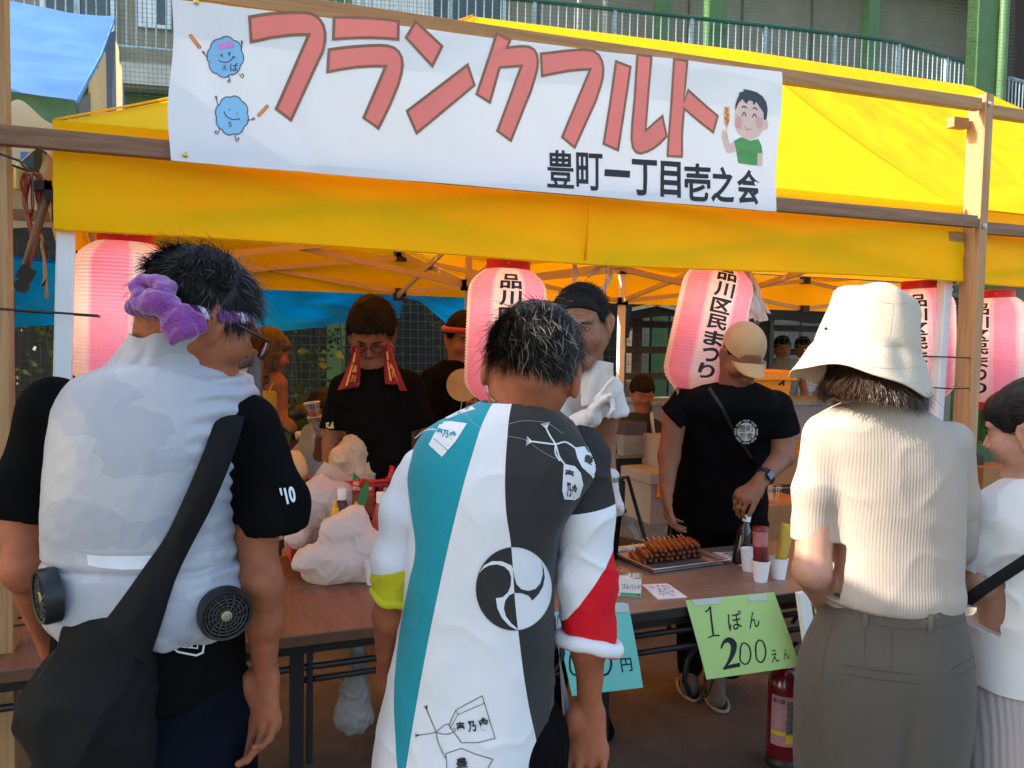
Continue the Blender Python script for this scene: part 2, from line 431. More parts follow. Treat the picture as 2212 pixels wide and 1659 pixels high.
for(u0,u1,nm,mt,t)in((710,750,'column',gpaint,.15),(1422,1448,'column',gpaint,1.3),(1534,1570,'column',gpaint,.15),(1877,1899,'column',gpaint,1.3),(2114,2157,'column',gpaint,-.25),(2160,2177,'drain_pipe',gpaint,-.3)):
 s0=onB(u0,60,t)[0];s1=onB(u1,60,t)[0];m=MB()
 if nm=='column':bbox_(m,s0,s1,t,t+.22,0,11)
 else:c=(s0+s1)/2;m.tube([bw(c,t,0),bw(c,t,11)],(s1-s0)/2,14)
 m.build(nm,mt,bld,smooth=nm!='column')
for(u0,u1)in((1247,1255),(1303,1311)):
 c=onB((u0+u1)/2,30,.3)[0];MB().tube([bw(c,.3,ZS),bw(c,.3,11)],.03,10).build('white_pipe',concm,bld,smooth=True)
def window(u0,u1,z0,z1,louv=False,cur=0):
 s0=onB(u0,100,1.9)[0];s1=onB(u1,100,1.9)[0];w_=.05
 fr=MB()
 bbox_(fr,s0,s0+w_,1.84,1.897,z0,z1);bbox_(fr,s1-w_,s1,1.84,1.897,z0,z1)
 bbox_(fr,s0+w_,s1-w_,1.84,1.897,z0,z0+w_);bbox_(fr,s0+w_,s1-w_,1.84,1.897,z1-w_,z1)
 f=fr.build('window_frame',alum,bld)
 if louv:
  lv=MB();k=z0+.06
  while k<z1-.08:lv.obox(bw((s0+s1)/2,1.86,k),bw(1,0,0)-bw(0,0,0),(0,.6,-.8),(0,.8,.6),((s1-s0)/2-.05,.03,.004));k+=.075
  lv.build('louvre',mat('louvre',(.02,.022,.02),.5),f,kind='stuff')
 else:
  p=MB();bbox_(p,s0+w_,s1-w_,1.87,1.88,z0+w_,z1-w_);p.build('pane',glassd,f)
  sm=(s0+s1)/2;q=MB();bbox_(q,sm-.025,sm+.025,1.845,1.868,z0+w_,z1-w_);q.build('mullion',alum,f)
  if cur:q=MB();bbox_(q,s0+w_,sm-.03,1.852,1.866,z0+w_,z1-w_);q.build('curtain',curtm,f)
window(90,250,ZS+.1,ZS+2.2);window(300,372,ZS+1.0,ZS+2.3,False,1);window(760,1090,ZS+.05,ZS+2.3,False,1)
window(1780,1862,ZS+.15,ZS+.95,True);window(1915,1985,ZS+.1,ZS+.8,True)
for u in(1160,1485,1600,1750):
 s0=onB(u,60,1.9)[0];m=MB();bbox_(m,s0,s0+.03,1.88,1.897,0,11);m.build('joint_strip',mat('joint',(.1,.09,.07),.8),bld)
for(u0,u1,mt,nm)in((1340,1402,wallm,'wall_panel'),(1408,1442,gpaint,'green_door'),(1448,1530,wallm,'wall_panel')):
 s0=onB(u0,760,1.2)[0];s1=onB(u1,760,1.2)[0];m=MB();bbox_(m,s0,s1,1.2,1.3,.25,2.6);p=m.build(nm,mt,bld)
m=MB();bbox_(m,-9,onB(1335,760,1.1)[0],1.0,1.12,0,3.0);m.build('shade_dark_wall',mat('shade_dark_wall',(.02,.019,.016),.8,var=.3,vscale=5),bld)  # wall slab; shade below the tarp is put into its near-black colour
# ---- balcony railing: path on one level, bending away on the right
path=[onZ(u,v,ZT)for(u,v)in((1400,28),(1674,58),(1890,84),(1935,92),(2010,112),(2133,150))]
d0=nrm(bw(1,0,0)-bw(0,0,0));path=[path[0]-d0*13,path[0]-d0*6]+path
rail=empty('balcony_railing',path[2]*[1,1,0]+[0,0,ZS],label='green topped railing with grey balusters along the school balcony',cat='railing')
MB().tube(path,.028,10).build('top_rail',dgpaint,rail,smooth=True)
low=[p-[0,0,.98]for p in path];MB().tube(low,.018,8).build('bottom_rail',steel,rail,smooth=True)
seg=[np.linalg.norm(path[i+1]-path[i])for i in range(len(path)-1)];tot=sum(seg)
def along(x):
 for i,l in enumerate(seg):
  if x<=l or i==len(seg)-1:return path[i]+(path[i+1]-path[i])*(x/l)
  x-=l
bm_=None;x=5.2;cnt=0;nb=MB()
balme=None;rest=MB()
while x<tot:
 p=along(x)
 big=cnt%10==0
 if cnt<150:
  if big:MB().box(p[0]-.022,p[0]+.022,p[1]-.022,p[1]+.022,ZS-.02,ZT-.02).build('railing_post',steel,rail)
  else:
   if balme is None:
    o=MB().tube([p-[0,0,.97],p-[0,0,.02]],.009,6).build('baluster',steel,rail);balme=o;bp0=p
   else:
    c=balme.copy();c.location=Vector(balme.location)+Vector(p-bp0);S.collection.objects.link(c)
 cnt+=1;x+=.105
m=MB()
for i in range(len(path)-1):
 a,b=path[i],path[i+1];m.bar(a*[1,1,0]+[0,0,ZS-.16]+nrm(b-a)*.0,b*[1,1,0]+[0,0,ZS-.16],.1,.24+.002*i)
m.build('slab_edge',concm,rail)
r2=empty('far_railing',onZ(2190,190,ZT)*[1,1,0]+[0,0,ZS],label='short grey railing at the far right, right of the big green column',cat='railing')
a,b=onZ(2180,168,ZT-.4),onZ(2240,185,ZT-.4)
MB().tube([a,b],.025,8).build('top_rail',steel,r2)
for i in range(9):
 p=a+(b-a)*(i/8);MB().tube([p,p-[0,0,1.0]],.009,6).build('baluster',steel,r2)
m=MB();bbox_(m,onB(2178,100,1.0)[0],22,.9,1.1,3,11);m.build('dark_end_panel',mat('end_panel_dark',(.03,.022,.018),.9),bld)  # flat dark brown panel closing the right end
# ---- netting in front of the balcony
netm=mat('green_net',(.05,.13,.09),.7)
def net(name,fn,nu,nv,w_,m_,**k):
 b=MB()
 for i in range(nu+1):
  s=i/nu;pts=[fn(s,t/8)for t in range(9)]
  for j in range(8):
   p,q=np.array(pts[j]),np.array(pts[j+1]);b.add([p-[w_,0,0],p+[w_,0,0],q+[w_,0,0],q-[w_,0,0]],[(0,1,2,3)])
 for j in range(nv+1):
  t=j/nv;pts=[fn(i/12,t)for i in range(13)]
  for i in range(12):
   p,q=np.array(pts[i]),np.array(pts[i+1]);b.add([p-[0,0,w_],q-[0,0,w_],q+[0,0,w_],p+[0,0,w_]],[(0,1,2,3)])
 return b.build(name,m_,**k)
sL,sR=onB(190,50,-.7)[0],onB(2190,50,-.7)[0]
net('safety_net',lambda s,t:bw(sL+(sR-sL)*s,-.7+.06*math.sin(s*40)*math.sin(t*9),2.9+t*4.6),250,96,.0018,netm,label='fine green safety net hanging in front of the school balcony',cat='net',kind='stuff')
# ---- brown fence with net on the ground behind the tent
fb=mat('brown_fence_paint',(.085,.055,.042),.7,var=.25,vscale=6,bump=.001)
fn_=empty('brown_fence',onY(1500,900,7.4)*[1,1,0],label='brown post and rail fence behind the tent, people sitting beyond it',cat='fence')
YF=7.4
for u in(1370,1655,1930):
 p=onY(u,760,YF);MB().box(p[0]-.06,p[0]+.06,YF-.05,YF+.05,0,2.25).build('fence_post',fb,fn_)
x0,x1=onY(1340,760,YF)[0],onY(2000,760,YF)[0]
for v in(704,757,812,870):
 z=onY(1500,v,YF)[2];MB().box(x0,x1,YF-.095,YF-.052,z-.035,z+.035).build('fence_rail',fb,fn_)
xa,xb=onY(40,760,6.75)[0],onY(1900,760,6.75)[0]
netp=mat('pale_net',(.10,.14,.11),.8)
net('garden_net',lambda s,t:np.array([xa+(xb-xa)*s,6.75+.05*math.sin(s*25+t*4),.15+t*2.1]),120,30,.0018,netp,label='square meshed pale green net stretched low behind the stall',cat='net',kind='stuff')
# == yellow pop-up tent
ytop=mat('yellow_canvas',(.97,.80,.006),.6,var=.06,vscale=1.5,bump=.0030,bscale=9,trans=.48,tcol=(1.0,.31,.003),spec=.12)
frm=mat('tent_frame',(.50,.42,.30),.35,metal=.15,var=.05)
whm=mat('white_enamel',(.74,.76,.78),.35,var=.03)
blk=mat('black_plastic',(.015,.015,.015),.45,var=.1)
XL,XR,XR2,YB,YF0=-.27,3.30,6.9,5.66,2.68
ZE,ZP=2.215,3.36
def canopy():
 t=empty('yellow_canopy_tent',(1.5,4.2,0),label='long yellow canopy tent with white legs sheltering the sausage stall',cat='tent')
 PK=[(1.52,4.2,3.31),(3.30,4.2,3.40),(5.25,4.2,3.45)]
 EV={0:(XL,YF0,2.195),1:(XR,YF0,2.24),2:(XR2,YF0,2.26)}
 def panel(nm,P,nu=26,nv=14,sag=.03,wr=.004,off=0):
  """P: four corners (bottom left, bottom right, top right, top left)"""
  P=[np.array(p,float)for p in P];n_=nrm(np.cross(P[1]-P[0],P[3]-P[0]))
  b=MB()
  def f(s,tt):
   q=(1-s)*(1-tt)*P[0]+s*(1-tt)*P[1]+s*tt*P[2]+(1-s)*tt*P[3]
   e=16*s*(1-s)*tt*(1-tt)
   return q-np.array([0,0,1])*sag*(4*tt*(1-tt))*.8-n_*sag*.4*e+n_*e**.5*(wr*float(fbm(q,3.0,4,off))+wr*.5*float(vn(q,17.,off)))
  b.grid(f,nu,nv);return b.build(nm,ytop,t,smooth=True)
 def lerp(a,b,k):return np.array(a)*(1-k)+np.array(b)*k
 A,B,C_=PK
 E0,E1,E2=EV[0],EV[1],EV[2]
 mid=lerp(E0,E1,.5)
 panel('front_roof_panel',[E0,mid,A,A],sag=.05,off=1);panel('front_roof_panel',[mid,E1,B,A],sag=.06,wr=.006,off=5)
 panel('front_roof_panel',[E1,lerp(E1,E2,.5),C_,B],60,40,sag=.05,wr=.014,off=9);panel('front_roof_panel',[lerp(E1,E2,.5),E2,C_,C_],sag=.05,off=13)
 rb0,rb1=np.array([XL,YB,2.2]),np.array([XR2,YB,2.22])
 panel('side_roof_panel',[rb0,E0,A,A],sag=.05,off=17);panel('side_roof_panel',[E2,rb1,C_,C_],off=21)
 rm=lerp(rb0,rb1,.5);panel('rear_roof_panel',[rm,rb0,A,B],off=23);panel('rear_roof_panel',[rb1,rm,B,C_],off=27)
 sm=ytop
 for(p,q)in((E0,A),):
  pts=[lerp(p,q,k/12)-np.array([0,0,1])*.05*.8*4*(k/12)*(1-k/12)+[0,-.004,.006]for k in range(13)]
  MB().tube(pts,.0035,6).build('roof_seam',sm,t,smooth=True)
 def val(nm,x0,x1,z0a,z0b,z1a,z1b,off,Y=YF0-.012,nx=90):
  b=MB();L=x1-x0
  def f(s,q):
   x=x0+L*s;zt=z1a+(z1b-z1a)*s;zb=z0a+(z0b-z0a)*s+.006*math.sin(x*2.6+1);z=zt+(zb-zt)*q
   p=np.array([x,0,z]);y=Y-.010*q+.013*q*math.sin(x*3.1+1)+.015*math.sin(3.1*q)*float(fbm((p+[0,0,.06*x])*[1.0,1,7],1.0,2,1.))+.004*float(fbm((p+[0,0,.10*x])*[2.2,1,13],1.,2,5.))
   y+=-.012*math.exp(-((q-.0)/.05)**2)
   return(x,y,z)
  b.grid(f,nx,24);o=b.build(nm,ytop,t,smooth=True)
  e=MB();e.tube([np.array(f(k/60,.985))+[0,-.001,0]for k in range(61)],.0035,6);e.build('hem',ytop,t,smooth=True)
  return o
 xm=onY(1258,500,YF0)[0]
 val('front_valance',XL-.005,xm,1.888,1.886,2.195,2.222,1);val('front_valance',xm-.004,XR+.003,1.886,1.903,2.222,2.24,5)
 val('front_valance',XR+.045,XR2,1.905,1.92,2.235,2.25,9,Y=YF0+.02)
 b=MB();b.grid(lambda s,q:(XL-.004+.008*math.sin(q*9+s*14),YF0+(YB-YF0)*s,2.2-.3*q),30,5);b.build('side_valance',ytop,t,smooth=True)
 b=MB();b.grid(lambda s,q:(XL+(XR2-XL)*s,YB+.02*math.sin(s*30),2.205-.29*q),60,4);b.build('rear_valance',ytop,t,smooth=True)
 MB().tube([(xm,YF0-.03,2.2),(xm+.004,YF0-.034,2.05),(xm-.002,YF0-.03,1.9)],.004,6).build('valance_seam',ytop,t,smooth=True)
 for(x,y,dz,mt)in((XL+.03,YF0+.03,0,whm),(XR-.02,YF0+.03,0,whm),(XL+.03,YB-.04,0,whm),(XR,YB-.04,0,whm),(XR2-.03,YF0+.03,0,whm)):
  lean=-.035 if x<3 and y<3 else(-.04 if y<3 else 0)
  b=MB();b.bar((x,y,2.16),(x+lean,y,1.0),.047,.047,(0,1,0));o=b.build('leg',mt,t);bevel(o,.004)
  MB().bar((x+lean,y,1.0),(x+lean*2,y,.02),.036,.036,(0,1,0)).build('inner_leg',mt,t)
  MB().box(x+lean*2-.05,x+lean*2+.05,y-.05,y+.05,0,.015).build('foot_plate',whm,t)
 tr=MB();jb=[]
 def sc(p,q,zl,zh,n=1):
  p,q=np.array(p,float),np.array(q,float);off=nrm(np.cross(q-p,(0,0,1)))*.014
  for i in range(n):
   a=p+(q-p)*i/n;b_=p+(q-p)*(i+1)/n
   for(za,zb,o_)in((zl,zh,off),(zh,zl,-off)):
    MB().bar([a[0],a[1],za]+o_,[b_[0],b_[1],zb]+o_,.016,.032).build('truss_bar',frm,t)
   jb.append(((a+b_)/2,(zl+zh)/2,.02));jb.append((b_,zl,.035));jb.append((b_,zh,.035))
 zl,zh=1.93,2.17
 sc((XL+.03,YB-.05),(XR,YB-.05),zl,zh,2);sc((XR,YB-.05),(XR2,YB-.05),zl,zh,2)
 sc((XL+.03,YF0+.05),(XR,YF0+.05),zl,zh,2);sc((XR,YF0+.05),(XR2,YF0+.05),zl,zh,2)
 sc((XL+.03,YF0+.05),(XL+.03,YB-.05),zl,zh,2);sc((XR,YF0+.05),(XR,YB-.05),zl,zh,2)
 sc((XL+.03,4.2),(1.52,4.2),1.9,2.2,1);sc((1.52,4.2),(XR,4.2),1.9,2.2,1)
 sc((1.52,YF0+.05),(1.52,4.2),1.9,2.2,1);sc((1.52,4.2),(1.52,YB-.05),1.9,2.2,1)
 MB().bar((1.52,4.2,1.72),(1.52,4.2,3.27),.03,.03).build('centre_pole',frm,t)
 for(p,z,h_)in jb:MB().obox((p[0],p[1],z),(1,0,0),(0,1,0),(0,0,1),(h_,h_*.8,h_*.8)).build('bracket',blk,t)
 return t
tent=canopy()
# == timber frame with the banner
def woodmat(nm,a,b,sc_,**k):return mat(nm,a,.65,wood=(a,b,sc_),vscale=1.0,bump=.0006,bscale=40,**k)
W1=woodmat('timber_dark',(.18,.085,.045),(.31,.17,.09),(2.2,40,40))
W2=woodmat('timber_pale',(.34,.17,.07),(.50,.29,.13),(45,45,2.2))
W3=woodmat('timber_orange',(.32,.15,.055),(.47,.25,.10),(2.0,40,40))
tf=empty('timber_frame',(3.4,2.6,0),label='timber frame of posts and two long beams that carries the white banner',cat='frame')
def beam(nm,p,q,w_,h_,m_,up=(0,0,1)):
 o=MB().bar(p,q,w_,h_,up).build(nm,m_,tf);bevel(o,.003);return o
px0=onY(40,600,2.62)[0]
beam('post',(px0-.045,2.645,0),(px0-.047,2.645,3.0),.09,.05,W2,(1,0,0))
xr=onY(2107,500,2.62)[0]
beam('post',(xr-.012,2.625,0),(xr+.004,2.625,2.72),.05,.09,W2,(0,1,0))
beam('lower_beam',(-.9,2.595,2.122),(1.1,2.595,2.139),.036,.052,W1)
beam('lower_beam',(1.1005,2.595,2.138),(xr-.04,2.595,2.163),.036,.052,W1)
beam('upper_beam',(-.9,2.60,2.560),(xr-.04,2.60,2.671),.036,.052,W3)
beam('upper_beam',(xr+.018,2.625,2.66),(6.4,2.625,2.72),.036,.052,W3)
beam('lower_beam',(xr+.015,2.625,2.145),(6.4,2.625,2.19),.036,.052,W1)
beam('back_block',(xr-.13,2.665,2.60),(xr-.035,2.665,2.603),.04,.045,W3)
beam('back_block',(xr-.13,2.665,2.10),(xr-.035,2.665,2.103),.04,.045,W3)
for z in(2.675,2.145):
 MB().lathe([(.012,0),(.012,.004),(.007,.005),(.007,.009)],(xr-.0,2.578,z),12,ax=(1,0,0),ay=(0,0,1),az=(0,-1,0)).build('bolt',steel,tf,smooth=True,sharp=30)
def tie(z,x,y,hx,hy,lab,side,zt=0):
 pts=[(x-hx,y-hy,z+zt),(x+hx,y-hy,z-zt),(x+hx,y+hy,z-zt),(x-hx,y+hy,z+zt)]
 o=MB().tube(pts+[pts[0]],.0032,6).build('zip_tie',blk,smooth=False,label=lab,cat='cable tie');return o
tie(1.565,(xr+XR)/2-.025,2.665,.085,.07,'upper black cable tie joining the white leg to the right wooden post',1,.002)
tie(1.43,(xr+XR)/2-.03,2.665,.085,.072,'lower black cable tie joining the white leg to the right wooden post',1,-.002)
tie(1.66,(px0+XL)/2+.02,2.66,.13,.06,'black cable tie stretched from the left wooden post to the white leg',1,.006)
tie(.79,px0-.045,2.645,.055,.035,'black cable tie round the left wooden post beside the black bag',1,-.002)
tie(2.075,px0-.05,2.62,.065,.07,'black cord knotted round the left post just under the beam',1,.02)
# == banner
YBN=2.560
def crop(ox,oy,s):
 def f(x,y):return((ox+x/s)*.54004,(oy+y/s)*.54004)
 return f
K2,K3=crop(1000,0,1.5083),crop(2000,0,1.5083);K1=crop(0,0,1.508)
def bxz(p):q=onY(p[0],p[1],YBN);return(q[0],q[2])
def bwave(x,z):
 u=(x-.03)/2.22
 e=np.exp(-(x-.03)/.10);e2=np.exp(-(2.256-x)/.05)
 return YBN+.003*(1-np.abs(np.sin(x*3.7+z*2.2)))**8-.003*(1-np.abs(np.sin(x*2.9-z*4+1)))**10+.004*np.sin(x*5+z*3)+.003*np.sin(x*13-z*9)+.010*np.sin(z*11+1)*e-.008*e2+.006*np.exp(-((x-.14)/.05)**2)*np.sin(z*14)
def bmap(P):return np.c_[P[:,0],bwave(P[:,0],P[:,1])-P[:,2],P[:,1]]
paper=mat('banner_cloth',(.80,.81,.84),.55,var=.02,vscale=2,bump=.0008,bscale=14,trans=.12)
ban=empty('banner',(1.14,YBN,2.11),label='white banner with big red katakana letters nailed to the timber beams',cat='banner')
TL,TR,BR,BL=[np.array(bxz(p))for p in((371,-2),(1687,156),(1674,457),(366,347))]
b=MB()
def bf(s,t):
 q=(1-s)*(1-t)*TL+s*(1-t)*TR+s*t*BR+(1-s)*t*BL;return bmap(np.array([[q[0]+.006*math.sin(t*7)*(1 if s in(0,1)else 0),q[1],0]]))[0]
b.grid(bf,120,30);b.build('cloth',paper,ban,smooth=True)
red=mat('print_red',(.90,.22,.17),.55,var=.04,vscale=6);brn=mat('print_brown',(.28,.13,.075),.6);ink=mat('print_black',(.018,.02,.026),.6,var=.2)
def arc3(P):return P
LET={'fu':(K2,[[(-3,103),(60,92),(120,84),(200,78),(280,75),(330,75),(365,81),(398,97),(425,123),(443,155),(452,195),(453,235),(448,270),(437,315),(410,370),(248,722),(160,655),(355,208),(300,208),(250,210),(190,217),(130,225),(60,240),(8,250)]]),'ra':(K2,[[(507,104),(600,107),(700,111),(800,120),(892,132),(889,243),(820,236),(740,232),(650,231),(580,233),(502,237)],[(476,300),(540,292),(620,284),(700,280),(780,278),(830,282),(865,293),(893,316),(911,350),(917,395),(911,445),(890,520),(840,640),(773,776),(684,713),(815,404),(740,403),(640,408),(540,422),(467,435)]]),'n':(K2,[[(995,134),(1157,280),(1098,400),(938,232)],[(1312,392),(1352,515),(1005,804),(946,672)]]),'ku':(K2,[[(1491,200),(1569,242),(1550,288),(1600,282),(1650,279),(1685,283),(1712,299),(1730,328),(1736,370),(1732,415),(1718,470),(1690,560),(1571,850),(1488,792),(1637,398),(1570,401),(1505,408),(1443,620),(1365,570)]]),'fu2':(K3,[[(246,325),(330,315),(400,306),(470,299),(530,298),(570,306),(600,329),(620,366),(628,415),(625,460),(612,515),(580,610),(452,889),(378,825),(549,415),(490,418),(420,425),(340,440),(253,458)]]),'ru':(K3,[[(704,368),(788,403),(765,560),(712,906),(625,867),(670,600)],[(829,328),(911,342),(893,550),(878,787),(979,700),(1007,822),(965,865),(930,893),(890,914),(850,925),(823,918),(803,893),(793,840),(797,740),(812,580)]]),'to':(K3,[[(1044,358),(1124,370),(1115,500),(1108,612),(1133,545),(1310,700),(1281,800),(1110,655),(1100,800),(1097,945),(1013,940),(1030,650)]]),}
for nm,(K,P)in LET.items():
 L1=Ink();L2=Ink()
 for pts in P:
  q=[bxz(K(*p))for p in pts];L1.poly(q,.0012);L2.line(q,.0085,True,.0018)
 o=L1.build('letter',bmap,red,ban,.05)if False else L1.build('letter',bmap,red,ban,L=.04);L2.build('letter_outline',bmap,brn,o,L=.04)
def bq(K,x0,x1,y0,y1,sh=0):
 return[bxz(K(x0,y0)),bxz(K(x1,y0+sh)),bxz(K(x1,y1+sh)),bxz(K(x0,y1))]
for ch,x0,x1,y0,y1 in(('豊',285,446,900,1130),('町',460,618,917,1145),('一',630,788,1022,1062),('丁',797,950,957,1175),('目',972,1092,968,1185),('壱',1117,1262,987,1205),('之',1270,1410,1002,1220),('会',1425,1567,1020,1230)):
 L1=Ink();b_=.016 if ch in '壱町豊' else .028
 if ch=='一':L1.poly([bxz(K3(*p))for p in((632,1020),(788,1030),(786,1071),(629,1062))],.0012)
 elif ch=='壱':
  for i,(dx,dy)in enumerate(((0,0),(4,2),(-4,-2),(3,-5),(-3,5),(0,5),(0,-5))):L1.add(fit(ch,bq(K3,x0+dx,x1+dx,y0+dy,y1+dy,9),0),.0012+.00015*i)
 else:L1.add(fit(ch,bq(K3,x0,x1,y0,y1,9),b_),.0012)
 L1.build('letter',bmap,ink,ban,L=.05)
blue=mat('print_blue',(.27,.55,.80),.6,var=.03);pinkp=mat('print_pink',(.75,.30,.68),.6);sau=mat('print_sausage',(.72,.11,.05),.6);yel_=mat('print_ochre',(.85,.45,.12),.6)
KC=crop(700,80,2.765)
def blobfig(c,rx,ry,n,ph,lines,sausage,bow=False,txt=()):
 cx,cy=c;pts=[]
 for i in range(96):
  a=2*math.pi*i/96;r=1+.12*abs(math.sin(n/2*(a+ph)))**.6-.03;pts.append((cx+rx*r*math.cos(a),cy+ry*r*math.sin(a)))
 q=[bxz(KC(*p))for p in pts];f=Ink().poly(q,.0012).build('drawn_blob',bmap,blue,ban,L=.05)
 l=Ink().line(q,.0022,True,.002)
 for ln in lines:l.line([bxz(KC(*p))for p in smoothline(ln,5)],.0022,False,.0022)
 for t_,x0,x1,y0,y1 in txt:l.add(fit(t_,[bxz(KC(x0,y0)),bxz(KC(x1,y0)),bxz(KC(x1,y1)),bxz(KC(x0,y1))]),.0022)
 l.build('drawn_line',bmap,ink,f)
 if bow:
  p_=Ink()
  for(x,y,r_)in((512,286,34),(610,266,38),(556,276,32)):p_.poly([bxz(KC(*p))for p in disc((x,y),r_)],.0018+r_*1e-5)
  p_.build('drawn_bow',bmap,pinkp,f)
 (x0,y0),(x1,y1)=sausage;d=np.array([x1-x0,y1-y0],float);d/=np.linalg.norm(d);nn=np.array([-d[1],d[0]])
 cap=[(x0-18*d[0]+nn[0]*0,y0-18*d[1])];P_=[np.array([x0,y0])+20*nn,np.array([x0,y0])-8*d+14*nn,np.array([x0,y0])-14*d,np.array([x0,y0])-8*d-14*nn,np.array([x0,y0])-20*nn,np.array([x1,y1])-20*nn,np.array([x1,y1])+8*d-14*nn,np.array([x1,y1])+14*d,np.array([x1,y1])+8*d+14*nn,np.array([x1,y1])+20*nn]
 g=Ink().poly([bxz(KC(*p))for p in P_],.0014).build('drawn_sausage',bmap,sau,ban)
 zz=[np.array([x0,y0])+d*np.linalg.norm([x1-x0,y1-y0])*k/9+nn*(8 if k%2 else-8)for k in range(10)]
 Ink().line([bxz(KC(*p))for p in zz],.003,False,.002).build('drawn_mustard',bmap,yel_,g)
blobfig((558,402),188,205,8,.3,[[(365,402),(340,385),(318,360),(305,345),(318,342),(330,362),(320,370)],[(730,335),(742,280),(735,250),(738,225),(748,245),(742,268)],[(592,602),(612,672),(590,680),(585,665),(600,655),(612,670)],[(712,590),(745,632),(762,605),(750,590),(735,605)],[(482,432),(510,452),(560,460),(610,445),(650,400)],[(640,395),(668,408)],[(515,370),(526,405)],[(595,350),(602,390)],[(505,375),(526,398)],[(612,352),(602,380)]],((170,165),(275,300)),True,(('え',525,580,490,545),('ば',612,700,470,560)))
blobfig((632,1050),172,205,8,.1,[[(482,940),(468,905),(462,870),(448,850),(455,832),(466,845),(460,868)],[(798,1102),(850,1098),(862,1080),(880,1078),(878,1098),(855,1098)],[(495,1195),(470,1258),(445,1250),(450,1228),(468,1235)],[(665,1265),(678,1335),(705,1322),(706,1302),(685,1310)],[(545,1003),(560,1045),(610,1085),(665,1097),(705,1085)],[(700,1078),(718,1102)],[(604,975),(607,995)],[(688,1018),(690,1036)]],((1025,945),(925,1052)),False,(('5',590,628,1122,1178),))
KBy=crop(2860,330,4.74)
def bp(P,m_,nm,par=None,lift=.0014,line=None,sm=0):
 P=smoothline(P,5,line is None)if sm else P;q=[bxz(KBy(*p))for p in P]
 return(Ink().poly(q,lift)if line is None else Ink().line(q,line,False,lift)).build(nm,bmap,m_,par or ban,L=.06)
skinp=mat('print_skin',(.82,.55,.45),.6,var=.04);grnp=mat('print_green',(.10,.33,.09),.6);hairp=mat('print_hair',(.045,.05,.065),.6);blush=mat('print_blush',(.80,.38,.36),.6)
fig=bp([(440,1100),(420,1535),(785,1578),(790,1345),(885,1350),(860,1200),(800,1080),(640,1110),(480,1040),(335,1115),(380,1300),(432,1290)],grnp,'drawn_boy')
bp([(340,1125),(265,1165),(240,1120),(215,1010),(150,890),(112,940),(110,1040),(150,1200),(200,1330),(270,1345),(378,1302)],skinp,'drawn_arm',fig,.0018)
bp([(792,1350),(885,1355),(882,1582),(787,1576)],skinp,'drawn_arm',fig,.0018)
bp([(360,560),(355,760),(400,920),(500,1030),(640,1085),(780,1040),(870,930),(905,860),(900,560),(840,380),(640,300),(460,330),(380,440)],skinp,'drawn_face',fig,.0022,sm=1)
bp(disc((935,810),52,90),skinp,'drawn_ear',fig,.0020)
bp(disc((425,760),60,110),blush,'drawn_cheek',fig,.0026);bp(disc((810,770),65,110),blush,'drawn_cheek',fig,.0026)
bp([(360,540),(365,430),(400,320),(440,240),(430,205),(520,175),(520,130),(640,155),(760,195),(860,270),(940,380),(968,520),(955,650),(945,715),(895,720),(888,580),(750,380),(700,438),(615,345),(565,415),(490,325),(420,400)],hairp,'drawn_hair',fig,.0030)
for P in([(478,490),(515,462),(565,492)],[(688,512),(725,490),(772,530)],[(485,645),(500,600),(520,585),(545,610),(556,652)],[(682,672),(700,625),(722,612),(745,640),(755,680)]):bp(P,hairp,'drawn_brow',fig,.003,.0042,1)
bp([(540,838),(575,890),(620,905),(662,880)],red,'drawn_mouth',fig,.003,.003,1)
bp([(170,460),(260,465),(262,700),(225,840),(195,858),(155,770),(152,620)],yel_,'drawn_sausage',fig,.0022)
bp([(180,490),(225,520),(190,580),(235,630),(175,690),(230,730),(185,790)],sau,'drawn_sauce',fig,.003,.006,1)
bp([(195,850),(205,1050)],yel_,'drawn_stick',fig,.0032,.003)
pin=mat('pin_brass',(.62,.50,.16),.35,metal=.6)
for(u,v)in((424,6),(400,335)):
 x,z=bxz((u,v));MB().lathe([(.008,0),(.008,.003),(.003,.006)],(x,bwave(x,z)-.001,z),12,ax=(1,0,0),ay=(0,0,1),az=(0,-1,0)).build('push_pin',pin,ban,smooth=True,sharp=30)
 # == striped tent behind on the left
crm=mat('cream_canvas',(.72,.60,.36),.75,var=.08,vscale=3,bump=.002,bscale=12,trans=.3,tcol=(.75,.55,.3))
blc=mat('blue_canvas',(.10,.26,.60),.55,var=.12,vscale=2,bump=.003,bscale=8,trans=.2)
gbl=mat('greyblue_canvas',(.13,.16,.24),.8,var=.08,vscale=4,trans=.15)
st=empty('striped_tent',(-2.5,7,0),label='old marquee with a wrinkled blue roof and cream and grey striped gable, left rear',cat='tent')
XG=-.36
rt=onX(245,42,XG);ef=onX(160,226,XG);rb=onX(277,240,XG)
P0,P1=np.array(ef),np.array(rt)
b=MB()
def sf(s,t):
 q=P0*(1-t)+P1*t;p=q+np.array([-6.5*s,0,0]);p[2]+=-.06*math.sin(math.pi*t)+.03*float(fbm(p*np.array([1.2,.5,.5])+[0,t*14,0],1.0,4))+.03*(1-abs(float(vn(np.array([p[0]*.8,t*11+p[0]*1.3,0.]),1.,3))))**3
 return p
b.grid(sf,110,26);b.build('front_roof_panel',blc,st,smooth=True)
g0=np.array([XG,ef[1],ef[2]-2.4]);
Ytop,Ztop=rt[1],rt[2]
def gz(y):return ef[2]+(Ztop-ef[2])*min(1,(y-ef[1])/(Ytop-ef[1]))if y<Ytop else Ztop-(Ztop-rb[2])*(y-Ytop)/(rb[1]-Ytop)
ys=np.linspace(ef[1],rb[1]+.6,12)
ks=[onX(u,150,XG)[1]for u in(165,186,226,247,262,280,300)]
ks=sorted([float(ef[1])]+[k for k in ks if k>ef[1]+.05]);
